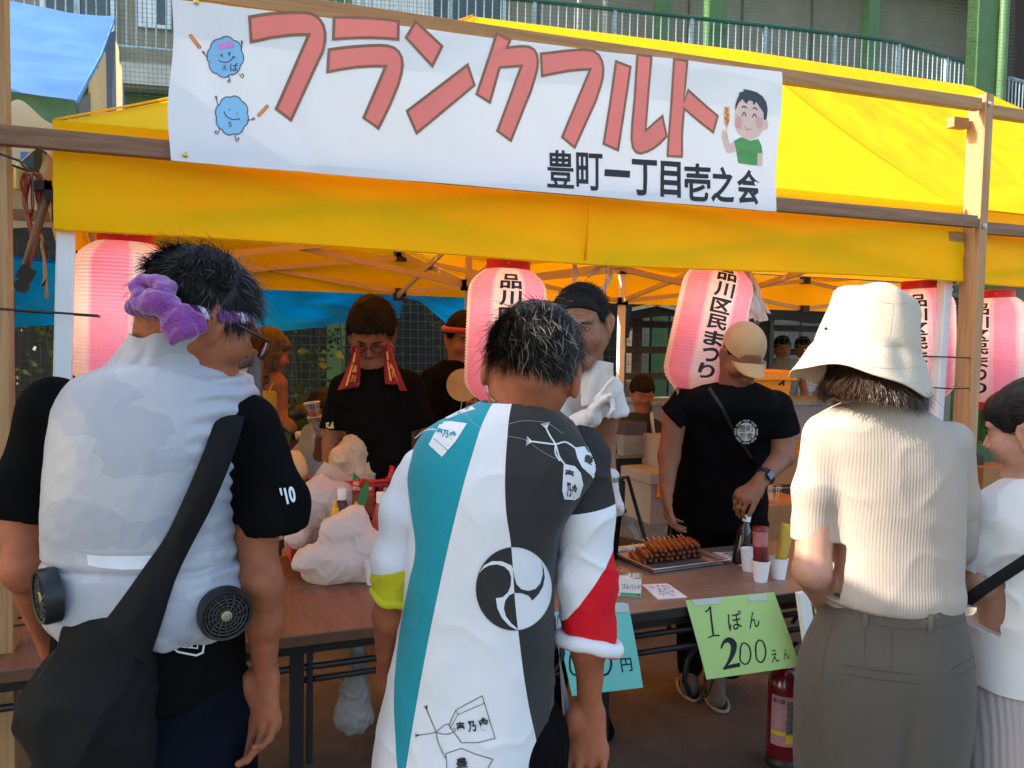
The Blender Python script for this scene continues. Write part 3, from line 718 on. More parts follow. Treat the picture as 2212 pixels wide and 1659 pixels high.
for i in range(len(ks)-1):
 y0,y1=ks[i],ks[i+1];m_=(crm,gbl)[i%2];b=MB()
 b.grid(lambda s,t:(XG+.02*math.sin((y0+(y1-y0)*s)*9)+.015*t,y0+(y1-y0)*s,(1-t)*(gz(y0+(y1-y0)*s)-.07)+t*1.9),8,8);b.build('gable_stripe',m_,st,smooth=True)
MB().tube([P0+[.01,0,.01],(P0+P1)/2+[.01,0,-.04],P1+[.01,0,.01]],.009,8).build('edge_seam',blc,st,smooth=True)
for y in(ef[1]+.1,rb[1]):MB().tube([(XG-.05,y,0),(XG-.05,y,2.3)],.022,8).build('leg',steel,st,smooth=True)
nc=empty('cream_canopy',(-2,3.6,0),label='cream cloth canopy with a blue stripe sagging beside the left end of the yellow tent',cat='canopy')
def WX(u,v,Y):return onY(u,v,Y)
A0,A1,A2,A3=WX(60,222,3.4),WX(168,250,3.3),WX(110,400,3.1),WX(48,330,3.2)
def cg(s,t):
 top=(1-s)*np.array(WX(-260,215,3.7))+s*np.array(WX(150,250,3.25));bot=(1-s)*np.array(WX(-260,305,3.2))+s*np.array(WX(122,352,2.98));p=top*(1-t)+bot*t
 return p+np.array([0,.05*math.sin(s*14+t*5),.03*math.sin(s*19+t*3)])
MB().grid(cg,40,12).build('roof_cloth',crm,nc,smooth=True)
MB().grid(lambda s,t:np.array(WX(44+28*s,328+(28+6*s)*t,3.12)),6,3).build('blue_stripe',blc,nc,smooth=True)
MB().grid(lambda s,t:np.array(WX(92+30*s-6*t*(1-s)+0*t,330+(42+150*s)*t+8*s,3.02-.02*t))+np.array([0,.02*math.sin(9*s+4*t),0]),10,14).build('side_flap',crm,nc,smooth=True)
MB().grid(lambda s,t:np.array(WX(-80+210*s,372+120*t,4.9))+np.array([0,.03*math.sin(9*s+4*t),0]),10,8).build('rear_curtain',crm,nc,smooth=True)
MB().bar(WX(-60,458,4.6),WX(135,470,4.6),.04,.05).build('cross_beam',W1,nc)
MB().tube([WX(106,408,2.95),WX(52,590,2.9)],.013,10).build('strut',mat('brown_metal',(.16,.10,.07),.4,metal=.4),nc,smooth=True)
MB().obox(WX(97,402,2.95),(1,0,.1),(0,1,0),(0,0,1),(.028,.02,.014)).build('clamp',blk,nc)
MB().obox(WX(108,415,2.95),(1,0,-.4),(0,1,0),(0,0,1),(.014,.02,.03)).build('clamp',blk,nc)
MB().tube([WX(112,425,2.94),WX(113,480,2.94)],.0022,5).build('cord',blk,nc)
b=MB();b.obox(WX(56,592,2.88),(1,0,-.5),(0,1,0),(.5,0,1),(.020,.016,.022));b.lathe([(.020,-.015),(.020,.015)],WX(47,618,2.88),14,ax=(1,0,0),ay=(0,0,1),az=(0,1,0));b.build('camera_clamp',blk,label='black clamp and socket at the foot of the slanting strut by the left post',cat='clamp')
cab={0:mat('red_cable',(.35,.02,.02),.5),1:mat('grey_cable',(.22,.15,.12),.6)}
for i in range(9):
 ph=i*1.3;top=WX(50+5*i%34,335+(i*7)%20,2.96);c0=52+(i*11)%34;L=420+(i*37)%100;pts=[]
 for k in range(25):
  a=2*math.pi*k/24;pts.append(WX(c0+(6+i%3*4)*math.sin(a)*(1+.2*math.sin(3*a)),375+(L-375)*(.5-.5*math.cos(a)),2.95+.004*i))
 if i==0:cc=empty('cable_bundle',WX(64,520,2.95),label='loops of red and grey cable hanging beside the left wooden post',cat='cable')
 MB().tube(pts,.0035,6,closed=True).build('cable_loop',cab[i%2],cc,smooth=True)
MB().lathe([(.016,0),(.02,.01),(.02,.07),(.012,.08)],WX(44,410,2.97),14).build('work_lamp',mat('lamp_brass',(.45,.40,.15),.3,metal=.5),smooth=True,sharp=35,label='small brassy lamp hanging behind the left post above the cables',cat='lamp')
rope=mat('rope',(.36,.28,.18),.85)
MB().tube([WX(80,480,3.1),WX(84,500,3.1),WX(92,515,3.1),WX(90,530,3.1),WX(96,560,3.1),WX(98,600,3.1),WX(92,618,3.1),WX(99,605,3.1),WX(101,645,3.1)],.005,6).build('hanging_rope',rope,smooth=True,label='frayed brown rope hanging beside the left white tent leg',cat='rope')
# == tarps and the dark tent behind
tarp=mat('blue_tarp',(.0,.30,.98),.45,var=.10,vscale=4,bump=.002,bscale=14,trans=.72,tcol=(.0,.46,1.0),rib=('Z',2.6,.001,2))
tp=empty('blue_tarp',WX(700,760,5.85),label='bright blue plastic tarp tied across the back of the yellow tent',cat='tarp')
tx=[30,120,250,400,500,600,700,800,850,900,960,1010,1040,1100]
ttop=[556,566,600,606,612,618,625,632,622,628,634,640,640,645]
tbot=[706,702,706,712,716,716,706,672,640,650,690,730,772,722]
bb_=MB()
def tg(s,t):
 u=30+(1085-30)*s;a=np.interp(u,tx,ttop);b_=np.interp(u,tx,tbot);
 if 730<u<860:b_=700-(u-730)*.1
 v=a+(b_-a)*t
 p=np.array(onY(u,v,5.82));p[1]+=.05*math.sin(u*.02)*t+.03*float(fbm(np.array([u*.012,t*2.2,0]),1.,3))+.035*math.sin((u*.35+v)*.05)*t
 return p
MB().grid(tg,120,22).build('sheet',tarp,tp,smooth=True)
def tg2(s,t):
 u=900+(1010-900)*s;v=645+(90-25*(1-s))*t;p=np.array(onY(u,v,5.72));p[1]+=.02*math.sin(u*.06+t*3);return p
MB().tube([tg(k/40,0)+np.array([0,-.01,0])for k in range(41)],.008,6).build('top_hem',tarp,tp,smooth=True)
for u in(300,852,1010):
 p=onY(u,np.interp(u,tx,ttop),5.8);MB().tube([p,p+[.02,-.12,.22]],.004,6).build('tie_string',blk,tp)
navy=mat('navy_canvas',(.012,.014,.022),.8,var=.2)
nt_=empty('dark_tent',WX(1550,690,7.4)*[1,1,0],label='low black canopy tent standing behind the yellow one',cat='tent')
xa,xb=WX(1130,650,6.2)[0],WX(2100,650,6.2)[0]
zb_=WX(1500,688,6.3)[2]
b=MB();b.grid(lambda s,t:(xa+(xb-xa)*s,6.3+.02*math.sin(s*40),zb_+.015*math.sin(s*50)*t+.32*(1-t)),60,4);b.build('front_valance',navy,nt_,smooth=True)
b=MB();b.grid(lambda s,t:(xa+(xb-xa)*s,6.3+3*t,zb_+.31+.7*(1-abs(2*t-1))),20,8);b.build('roof_cloth',navy,nt_,smooth=True)
for u in(1340,1665):p=WX(u,700,6.35);MB().bar((p[0],6.35,0),(p[0],6.35,zb_+.3),.04,.04).build('leg',blk,nt_)
for(u0,v0,u1,v1)in((1345,640,1480,672),(1345,672,1480,645),(1700,655,1800,672)):MB().bar(WX(u0,v0,6.25),WX(u1,v1,6.25),.02,.03).build('truss_bar',steel,nt_)
MB().obox(WX(1357,690,6.2),(1,0,0),(0,1,0),(.1,0,1),(.022,.01,.16)).build('hanging_strap',navy,nt_)
wt_=mat('white_canvas',(.72,.72,.70),.7,var=.05,vscale=2,bump=.002,bscale=10,trans=.15)
shade_tent=empty('unseen_shade_tent',(-3.2,.9,0),label='unseen white canopy tent added to shade the queue from the left',cat='tent')  # unseen tent, added to keep the sun off the queue
nx0,nx1,ny0,ny1=-4.6,-1.25,-1.1,2.35
pk=(-2.9,.6,3.5)
for(p,q)in(((nx0,ny0),(nx1,ny0)),((nx1,ny0),(nx1,ny1)),((nx1,ny1),(nx0,ny1)),((nx0,ny1),(nx0,ny0))):
 b=MB();b.grid(lambda s,t:np.array([p[0]+(q[0]-p[0])*s,p[1]+(q[1]-p[1])*s,2.75])*(1-t)+np.array(pk)*t,14,10);b.build('shade_roof_panel',wt_,shade_tent,smooth=True)
 b=MB();b.grid(lambda s,t:(p[0]+(q[0]-p[0])*s,p[1]+(q[1]-p[1])*s,2.75-.3*t),14,3);b.build('valance',wt_,shade_tent,smooth=True)
 MB().bar((p[0],p[1],0),(p[0],p[1],2.75),.04,.04).build('leg',whm,shade_tent)
for(p,q)in(((-4.9,2.36),(-.97,2.36)),((-.97,2.36),(-.97,6.0)),((-.97,6.0),(-4.9,6.0)),((-4.9,6.0),(-4.9,2.36))):  # unseen bulk of the cream canopy, added and raised to block sun
 b=MB();b.grid(lambda s,t:np.array([p[0]+(q[0]-p[0])*s,p[1]+(q[1]-p[1])*s,2.95])*(1-t)+np.array((-2.9,4.2,4.0))*t,12,8);b.build('shade_roof_panel',crm,nc,smooth=True)
 MB().bar((p[0],p[1],0),(p[0],p[1],2.95),.04,.04).build('leg',steel,nc)
b=MB();b.grid(lambda s,t:(-4.9,2.4+3.6*s,2.95-2.7*t),8,4);b.build('shade_curtain',crm,nc)  # unseen side, added so low sun stays out
b=MB();b.grid(lambda s,t:(-4.9+4*s,6.0,2.95-2.4*t),8,4);b.build('rear_curtain',crm,nc)  # unseen back, added along with the roof above
# == lanterns
pap=dict(rough=.6,bump=.0008,bscale=35,trans=.5)
lw_=mat('lantern_white',(.90,.82,.78),var=.04,**pap);lk=mat('lantern_pink',(.96,.40,.56),var=.05,**pap);lp_=mat('lantern_pale_pink',(.93,.62,.70),var=.04,**pap)
lred=mat('lantern_red_ring',(.62,.02,.03),.35,var=.05);bulbm=mat('bulb',(.9,.8,.6),.4,emit=(1.0,.70,.50),estr=5)
def lantern(top,bot,R_,face,label,lit=False):
 """top and bottom: world points on the axis at the paper's ends; face: angle of the written band (0 = towards the camera)"""
 top,bot=np.array(top,float),np.array(bot,float);az=nrm(top-bot);H=np.linalg.norm(top-bot);c=(top+bot)/2
 fr=nrm((CP-c)*[1,1,0]);fr=nrm(fr-az*(fr@az));sd=np.cross(az,fr)
 t=empty('paper_lantern',(c[0],c[1],bot[2]),label=label,cat='lantern',group='pink and white paper lanterns along the tent edge')
 def r_at(z):
  q=z/H;e=min(q,1-q)/.17
  return R_*(.52+.48*math.sin(math.pi/2*min(1,e))**.75)if e<1 else R_*(1+.012*math.sin(math.pi*q))
 N=42;seg=96;prof=[]
 for i in range(N*4+1):
  q=i/(N*4);k=i%4;prof.append((q*H,r_at(q*H)*(1-(.026 if k==0 else(.0 if k==2 else .006)))))
 V=[];F=[];FM=[]
 for(z,r)in prof:
  for k in range(seg):
   a=2*math.pi*k/seg;V.append(bot+az*z+r*(math.cos(a)*fr+math.sin(a)*sd))
 for i in range(len(prof)-1):
  for k in range(seg):
   k2=(k+1)%seg;F.append((i*seg+k,i*seg+k2,(i+1)*seg+k2,(i+1)*seg+k))
   a=math.degrees(2*math.pi*(k+.5)/seg)-face;q=(a+22.5)%90
   FM.append(0 if q<40 else(2 if(q<45 or q>85)else 1))
 obj('paper_body',V,F,None,t,True,mats=[lw_,lk,lp_],fm=FM)
 for(p,s_)in((bot,-1),(top,1)):
  MB().lathe([(R_*.54,-.012*s_),(R_*.56,-.010*s_),(R_*.56,.034*s_),(R_*.52,.036*s_)][::s_],p,32,ax=fr,ay=sd,az=az,cap=False).build('ring',lred,t,smooth=True,sharp=40)
  MB().tube([p+az*s_*.015+fr*R_*.56,p+az*s_*.015+fr*(R_*.56+.003)],.004,8).build('rivet',steel,t)
 MB().tube([bot-az*.03,bot-az*.05,bot-az*.055+sd*.008,bot-az*.065],.0015,5).build('hook',steel,t)
 MB().tube([top+az*.03-sd*R_*.5,top+az*.1,top+az*.03+sd*R_*.5],.0015,5).build('hanging_wire',steel,t)
 def lay(P):
  rr=np.array([r_at(y)for y in P[:,1]])+P[:,2];a=P[:,0]+R(face)
  return bot+az*P[:,1:2]+rr[:,None]*(np.cos(a)[:,None]*fr+np.sin(a)[:,None]*sd)
 L_=Ink();z1=H*.955;n=7;dz=H*.86/n;hw=.285
 for i,ch in enumerate('品川区民まつり'):
  zt=z1-i*dz-.005;zb=zt-dz*.90;w_=hw*(.95 if i<5 else .8)
  L_.add(fit(ch,((-w_,zt),(w_,zt),(w_,zb),(-w_,zb)),.030),.0016)
 if lit!=2:L_.build('lettering',lay,ink,t,L=.012)if False else L_.build('lettering',lay,ink,t,L=.03)
 if True:MB().lathe([(.001,-.045),(.03,-.03),(.038,0),(.03,.03),(.015,.05)],c+az*(.02 if lit else .10),16).build('light_bulb',bulbm,t,smooth=True)
 return t
def lan(ut,vt,ub,vb,Y,face,label,lit=False,Rr=.1475,dyt=0):
 return lantern(onY(ut,vt,Y+dyt),onY(ub,vb,Y),Rr,face,label,lit)
lan(272,524,265,845,2.86,31,'glowing striped lantern at the far left behind the man with the purple headband',2)
lan(1098,582,1085,868,2.88,5,'lantern over the queue behind the head of the man in the teal and white coat')
lan(1560,574,1499,848,2.90,12,'tilted lantern in front of the man in the tan cap',False,.1475,0)
lan(1988,622,1992,862,2.86,-5,'lantern partly behind the beige bucket hat next to the right wooden post')
lan(2152,642,2150,868,2.86,-27,'lantern right of the right wooden post at the picture edge')
rib_=mat('pale_ribbon',(.75,.62,.52),.7,trans=.3)
for pts,lab in(([(1240,560),(1243,590),(1240,608)],'short straight strip of pale tape hanging from the valance'),([(1300,570),(1285,585),(1268,596)],'short slanting scrap of tape next to the wind chime cord'),([(1322,574),(1318,600),(1302,625),(1285,640)],'long curling strip of pale tape by the wind chime cord')):
 P=[onY(u,v,2.78)for u,v in smoothline(pts,5)];MB().tube(P,.011,6,flat=.12,nref=(0,1,0)).build('tape_strip',rib_,smooth=True,label=lab,cat='tape')
chm=clearmat('chime_glass',(.97,.98,.96),.10)
wc=empty('wind_chime',onY(1307,720,2.62),label='round glass wind chime on a blue cord with a painted paper strip below',cat='wind chime')
c=np.array(onY(1304,694,2.62));r=.041
MB().tube([onY(1311,560,2.66),onY(1308,630,2.62),c+[0,0,r+.004]],.0016,6).build('cord',mat('blue_cord',(.03,.10,.30),.6),wc)
MB().lathe([(r*math.sin(a),-r*math.cos(a))for a in[R(35+i*145/16)for i in range(17)]],c,32).build('glass_bell',chm,wc,smooth=True)
MB().tube([c+[r*.6*math.cos(a),r*.6*math.sin(a),-r*.81]for a in[2*math.pi*i/24 for i in range(24)]],.0018,6,closed=True).build('rim',mat('gold_rim',(.6,.45,.2),.3,metal=.6),wc,smooth=True)
MB().lathe([(.001,.02),(.007,.014),(.001,.0)],c+[0,0,r-.008],12).build('bead',whm,wc,smooth=True)
MB().tube([c+[0,0,r*.9],c+[-.006,-.002,-.03],np.array(onY(1290,745,2.62))],.0016,6).build('clapper_cord',mat('blue_cord',(.03,.10,.30),.6),wc)
for i in range(22):
 a=rng.uniform(0,6.28);e=rng.uniform(-.5,.6);p=c+r*1.01*np.array([math.cos(a)*math.cos(e),math.sin(a)*math.cos(e),math.sin(e)])
 if i<12:MB().lathe([(.0001,.004),(.0035+.002*(i%3),0),(.0001,-.004)],p,6).build('painted_dot',mat('dot_red',(.55,.03,.03),.5)if i%3 else mat('dot_green',(.05,.3,.15),.5),wc)
TLc,BLc=(1256,716),(1218,824)
b=MB();q4=[(1271,741),(1312-15,742),(1252+10,843),(1229,838)]
q4=[crop(1800,1000,1.659)(*p)for p in((893,677),(957,682),(842,948),(790,940))]
def strip(s,t,l=0):
 u=(1-s)*(1-t)*np.array(q4[0])+s*(1-t)*np.array(q4[1])+s*t*np.array(q4[2])+(1-s)*t*np.array(q4[3]);p=np.array(onY(u[0],u[1],2.60));p[1]+=.006*math.sin(t*4)-l;return p
b.grid(strip,6,20);sp=b.build('paper_strip',mat('strip_paper',(.52,.66,.70),.5,var=.05),wc,smooth=True)
def smap(P):return np.array([strip(p[0],p[1],p[2])for p in P])
i1,i2,i3=Ink(),Ink(),Ink()
for(x,y,rx,ry,ro)in((.55,.18,.18,.04,.8),(.4,.22,.1,.03,-.3),(.8,.86,.12,.03,.5),(.75,.93,.08,.02,-.6)):i1.poly(disc((x,y),rx,ry,12,ro),.001)
i1.poly([(.06,.93),(.34,.93),(.34,.985),(.06,.985)],.001)
for k in range(9):i2.line([(.15+.07*k,.68-.025*k),(.3+.06*k,.60-.025*k)],.02,False,.001)
i2.line([(.1,.7),(.8,.45)],.02,False,.001)
i1.build('painted_goldfish',smap,mat('dot_red',(.55,.03,.03),.5),sp);i2.build('painted_leaf',smap,mat('dot_green',(.05,.3,.15),.5),sp)
bagm=mat('thin_plastic',(.84,.84,.86),.35,var=.03,trans=.35,bump=.001,bscale=60,spec=.6)
bb=empty('plastic_bag_bunch',onY(1620,690,2.86),label='bunch of thin white plastic bags hanging behind the tilted lantern',cat='bags')
def bagsheet(u0,v0,u1,v1,w0,w1,Y,ph):
 def f(s,t):
  u=u0+(u1-u0)*t+(s-.5)*(w0+(w1-w0)*t**1.3);v=v0+(v1-v0)*t+6*math.sin(s*9+ph)*t;p=np.array(onY(u,v,Y));p[1]+=.012*math.sin(s*22+ph+t*2)*(1-.3*t)+.008*math.sin(t*7+ph);return p
 return MB().grid(f,26,20)
for i,a in enumerate(((1600,585,1628,688,16,62,2.87,0),(1612,583,1636,690,20,50,2.89,2),(1590,588,1612,693,14,40,2.85,4),(1604,584,1640,672,18,44,2.83,5))):
 bagsheet(*a).build('hanging_bag',bagm,bb,smooth=True)
b=MB()
for i in range(5):b.tube([onY(1592+i*3,582,2.82),onY(1603+i*6,596+i*3,2.80),onY(1617+i*4,610+i*4,2.82),onY(1600+i*4,612+i*3,2.82),onY(1588+i*3,592,2.83)],.008,6,flat=.4)
b.build('folded_handles',bagm,bb,smooth=True)
MB().tube([onY(1584,580,2.8),onY(1590,584,2.78),onY(1594,592,2.78)],.002,5).build('tie',blk,bb)
# == tables
ZT_=.72
walnut=mat('walnut_top',(.3,.15,.08),.42,wood=((.115,.043,.022),(.235,.105,.058),(10,1.2,6)),vscale=2.2,bump=.0004,bscale=60,spec=.5)
walnut2=mat('beech_brown_top',(.3,.18,.1),.45,wood=((.20,.115,.075),(.29,.175,.115),(1.2,14,6)),vscale=2.5,bump=.0003,bscale=60,spec=.5)
bedge=mat('black_edge',(.02,.018,.017),.5);legm=mat('black_tube',(.022,.022,.024),.4,metal=.3,var=.1)
def table(x0,x1,y0,y1,top,edge,lab,apron):
 t=empty('folding_table',((x0+x1)/2,(y0+y1)/2,0),label=lab,cat='table')
 o=MB().box(x0,x1,y0+.004,y1,ZT_-.03,ZT_).build('table_top',top,t);bevel(o,.004)
 if edge:bevel(MB().box(x0-.003,x1+.003,y0-.004,y0+.003,ZT_-.034,ZT_-.002).build('edge_trim',edge,t),.002)
 for x in(x0+.16,x1-.16):
  for y in(y0+.06,y1-.06):
   MB().box(x-.016,x+.016,y-.016,y+.016,0,ZT_-.032).build('leg',legm,t)
  MB().tube([(x,y0+.06,.14),(x,y1-.06,.14)],.010,8).build('leg_brace',legm,t,smooth=True)
  MB().tube([(x,y0+.06,.5),(x,y1-.06,.5)],.010,8).build('leg_brace',legm,t,smooth=True)
 MB().box(x0+.05,x1-.05,y0+.03,y0+.05,ZT_-.07,ZT_-.033).build('rail',legm,t)
 for z in apron:MB().tube([(x0+.16,y0+.05,z),(x1-.16,y0+.05,z)],.011,8).build('stretcher',legm,t,smooth=True)
 return t
TA=(-.86,1.16,2.468,2.94);TB_=(1.19,2.99,2.302,2.95)
table(*TA,walnut,mat('walnut_edge',(.11,.05,.025),.5,var=.2),'walnut topped folding table on the left, covered with plastic bags and sauce bottles',(.60,))
table(-.86,1.16,2.945,3.42,walnut,None,'second walnut folding table pushed against the back of the front left one',())
lx=onY(642,1500,2.52)[0]
tl=empty('table_leg_frame',(lx,2.52,0),label='black folding leg frame under the front of the left table',cat='leg frame')
MB().box(lx-.022,lx+.018,2.505,2.535,0,.684).build('leg',legm,tl);MB().box(lx+.03,lx+.045,2.505,2.54,.3,.684).build('leg_channel',legm,tl)
for z in(.66,.56,.11):MB().tube([(lx,2.52,z),(1.1,2.52,z)],.010,8).build('cross_tube',legm,tl,smooth=True)
table(*TB_,walnut2,bedge,'brown folding table with black trim holding the tray of sausages',(.62,.56))
MB().tube([onY(1520,1370,2.6),onY(1485,1425,2.6),onY(1478,1470,2.6),onY(1490,1500,2.6)],.011,8).build('curved_leg_tube',legm,smooth=True,label='bent dark tube of a folded table leg left of the green price card',cat='tube')
MB().tube([onY(1540,1470,2.6),onY(1530,1500,2.6),onY(1500,1520,2.6)],.004,6).build('loose_cord',legm,smooth=True,label='thin dark cord under the green price card',cat='cord')
def T(u,v,z=ZT_):return np.array(onZ(u,v,z))
SPEC={}
def dpx(P):return float((np.array(P)-CP)@Fw)
# ---- tray of sausages
traym=mat('tray_steel',(.62,.60,.58),.28,metal=.85,var=.05)
c0,c1,c2,c3=T(1322,1196),T(1386,1243),T(1549,1222),T(1485,1176)
cen=(c0+c1+c2+c3)/4
e1=nrm(((c2-c1)+(c3-c0))/2*[1,1,0]);e2=np.array([-e1[1],e1[0],0]);
tw=np.linalg.norm(c2-c1)/2;td=abs((c0-c1)@e2)/2+.01
tray=empty('sausage_tray',cen,label='steel tray piled with skewered frankfurters on the right table',cat='tray')
def trp(a,b_,z):return cen+e1*a+e2*b_+[0,0,z]
b=MB();rings=[(tw-.012,td-.012,.004),(tw-.004,td-.004,.022),(tw+.006,td+.006,.024),(tw+.006,td+.006,.020)]
b.add([trp(sx*a,sy*d,z)for(a,d,z)in rings for(sx,sy)in((-1,-1),(1,-1),(1,1),(-1,1))],[(0,1,2,3)]+[(4*i+k,4*i+(k+1)%4,4*i+4+(k+1)%4,4*i+4+k)for i in range(3)for k in range(4)])
o=b.build('tray',traym,tray);bevel(o,.002)
saum=mat('sausage_skin',(.27,.07,.026),.33,var=.45,vscale=30,bump=.0012,bscale=120,sss=.05,spec=.55);stickm=mat('bamboo',(.62,.46,.26),.6,var=.1)
dirS=nrm(T(1440,1255)-T(1395,1213));dirS=nrm(dirS*[1,1,0])
ORD=['first','second','third','fourth','fifth','sixth','seventh','eighth','ninth','tenth','eleventh','twelfth']
for layer,(cnt,z0,off,x0,dx)in enumerate(((12,.019,0,-tw*.80,tw*1.66/11),(11,.042,-.012,-tw*.66,tw*1.45/10),(9,.064,-.022,-tw*.46,tw*1.16/8))):
 for i in range(cnt):
  a=x0+dx*i+rng.uniform(-.002,.002);L=.076+rng.uniform(-.004,.004);tilt=rng.uniform(-.03,.03)
  d=nrm(dirS+np.array([0,0,tilt])+rng.uniform(-.05,.05,3)*[1,1,0]);
  base=cen+e1*a+e2*(off+.008)+[0,0,z0]
  g='skewered frankfurters in the tray'
  lab=('%s sausage from the left in the %s row of the piled tray'%(ORD[i],('bottom','middle','top')[layer]))
  s=empty('frankfurter',base,0,label=lab,cat='sausage',group=g)
  pts=[base+d*(k/8*2-1)*L+[0,0,-.003*(k/4-1)**2]for k in range(9)];rr=[.004,.0108,.0132,.0140,.0142,.0140,.0134,.0110,.0045]
  MB().tube(pts,rr,10).build('sausage',saum,s,smooth=True)
  st_=pts[0];MB().tube([st_+d*.01,st_-d*.052+[0,0,.006]],.0022,6).build('skewer',stickm,s)
  # ---- rubber band box
def ft(quad_px,z=ZT_):return[T(*p,z)for p in quad_px]
K6=crop(2300,1900,2.074)
card=mat('white_card',(.78,.78,.77),.6,var=.02);cgreen=mat('box_green',(.06,.42,.22),.5);cred=mat('box_red',(.50,.03,.06),.5)
bl,br=T(*K6(320,997)),T(*K6(548,1012));bx1=nrm(br-bl);by1=np.array([-bx1[1],bx1[0],0]);W_=np.linalg.norm(br-bl);Hh=.062;Dd=.075
box_=empty('rubber_band_box',(bl+br)/2,label='small white and green cardboard box of rubber bands in front of the tray',cat='box')
def bxp(x,y,z):return bl+bx1*x+by1*y+[0,0,z]
b=MB();b.add([bxp(x,y,z)for z in(0,Hh)for y in(0,Dd)for x in(0,W_)],[(0,2,3,1),(0,1,5,4),(2,6,7,3),(0,4,6,2),(1,3,7,5),(4,5,7,6)])
b.build('carton',card,box_)
def front(P):return np.array([bxp(p[0]*W_,-p[2],(1-p[1])*Hh)for p in P])
def topf(P):return np.array([bxp(p[0]*W_,(1-p[1])*Dd,Hh+p[2])for p in P])
Ink().poly([(.25,.82),(.99,.80),(.99,.98),(.25,.98)],.0006).build('green_band',front,cgreen,box_)
Ink().poly([(.02,.52),(.2,.52),(.2,.88),(.02,.88)],.0006).build('red_square',front,cred,box_)
Ink().add(fit('ゴムバンド',((.3,.3),(.97,.3),(.97,.58),(.3,.58)),.01),.0008).build('lettering',front,ink,box_)
Ink().add(fit('No.16',((.03,.66),(.19,.66),(.19,.84),(.03,.84)),.02),.0012).build('small_lettering',front,card,box_,kind='stuff');Ink().add(fit('70',((.84,.84),(.95,.84),(.95,.95),(.84,.95)),.02),.0012).build('small_lettering',front,ink,box_)
Ink().poly([(.6,.05),(.68,.05),(.68,.8),(.6,.8)],.0006).poly([(.9,.05),(.99,.05),(.99,.8),(.9,.8)],.0006).build('green_band',topf,cgreen,box_)
Ink().poly([(.7,.84),(.98,.84),(.98,.97),(.7,.97)],.0006).build('red_square',topf,cred,box_)
Ink().add(fit('ゴムバンド',((.73,.8),(.73,.1),(.87,.1),(.87,.8)),.01),.0008).build('lettering',topf,ink,box_)
bandm=mat('rubber_band',(.50,.24,.08),.5)
b=MB()
for i in range(26):
 cx,cy=.3+rng.uniform(-.13,.13),.3+rng.uniform(-.2,.2);ra=rng.uniform(.006,.013);tx_=rng.uniform(-.8,.8,2)
 c=bxp(cx*W_,(1-cy)*Dd,Hh+.004+rng.uniform(0,.012));b.tube([c+[ra*math.cos(a),ra*math.sin(a)*.7,ra*.5*(tx_[0]*math.cos(a)+tx_[1]*math.sin(a))]for a in[2*math.pi*k/10 for k in range(10)]],.0011,4,closed=True)
b.build('rubber_bands',bandm,box_,kind='stuff')
# ---- sticker sheet, price list
q=ft([K6(*p)for p in((553,917),(768,908),(930,1020),(688,1036))])
def qmap(q,zl=.0008):return lambda P:np.array([(1-p[0])*(1-p[1])*q[0]+p[0]*(1-p[1])*q[1]+p[0]*p[1]*q[2]+(1-p[0])*p[1]*q[3]+np.array([0,0,p[2]])for p in P])
def sheet_(name,q,th,m_,**k):
 V=[p+[0,0,z]for z in(0.0005,th)for p in q];return obj(name,V,[(3,2,1,0),(4,5,6,7),(0,1,5,4),(1,2,6,5),(2,3,7,6),(3,0,4,7)],m_,**k)
sk=empty('sticker_card',sum(q)/4,label='white card with small blue and black doodles between the box and the table edge',cat='card')
sheet_('card_sheet',q,.004,card,parent=sk)
inkb=mat('doodle_blue',(.12,.10,.42),.5);i1,i2=Ink(),Ink()
for(x,y)in((.5,.18),(.68,.2),(.42,.4),(.6,.42),(.35,.55)):i1.poly(disc((x,y),.06,.035,10,1+x*9),.005)
for(x,y)in((.25,.2),(.3,.72),(.75,.55),(.8,.25),(.6,.8),(.5,.62)):i2.line([tuple(p)for p in disc((x,y),.08,.06,12)],.012,True,.005);i2.line([(x-.05,y+.09),(x+.05,y+.1)],.012,False,.005)
i1.build('blue_doodle',qmap(q),inkb,sk);i2.build('line_doodle',qmap(q),ink,sk)
q=ft([K6(*p)for p in((1140,644),(1330,640),(1560,790),(1478,802))]);q[2]=T(*K6(1600,760))
pl_=empty('price_list',sum(q)/4,label='sheet of paper with columns of prices lying between the tray and the cups',cat='paper')
sheet_('paper_sheet',q,.0015,card,parent=pl_);i1=Ink()
for r_ in range(6):
 i1.add(fit('00円' if r_%2 else '000',((.35,.05+r_*.15),(.6,.05+r_*.15),(.6,.13+r_*.15),(.35,.13+r_*.15)),.02),.002);i1.add(fit('200',((.65,.05+r_*.15),(.85,.05+r_*.15),(.85,.13+r_*.15),(.65,.13+r_*.15)),.02),.002)
i1.build('lettering',qmap(q),ink,pl_)
def crumple(name,c,rad,m_,amp,f,label=None,cat=None,h=.006,group=None,seed=0.,parent=None,extra=None):
 c=np.array(c,float);rad=np.array(rad);S_=SDF(c-rad-amp-.02,c+rad+amp+.02,h);S_.ell(c,rad,k=0)
 if extra:extra(S_,c)
 V,F=S_.mesh(lambda V,N:amp*(.9*fbm(V,f,3,seed)+.5*np.abs(vn(V,f*1.7,seed+3))*2-.5))
 if parent is None:V[:,2]=np.maximum(V[:,2],ZT_+.001)
 return obj(name,V,F,m_,parent,True,label=label,cat=cat,group=group)
tis=mat('tissue',(.80,.80,.80),.9,var=.03,trans=.1,bump=.002,bscale=50)
crumple('crumpled_tissue',T(*K6(1395,672))+[0,0,.025],(.036,.028,.034),tis,.016,38,'crumpled white tissue lying on the price list','tissue',.004)
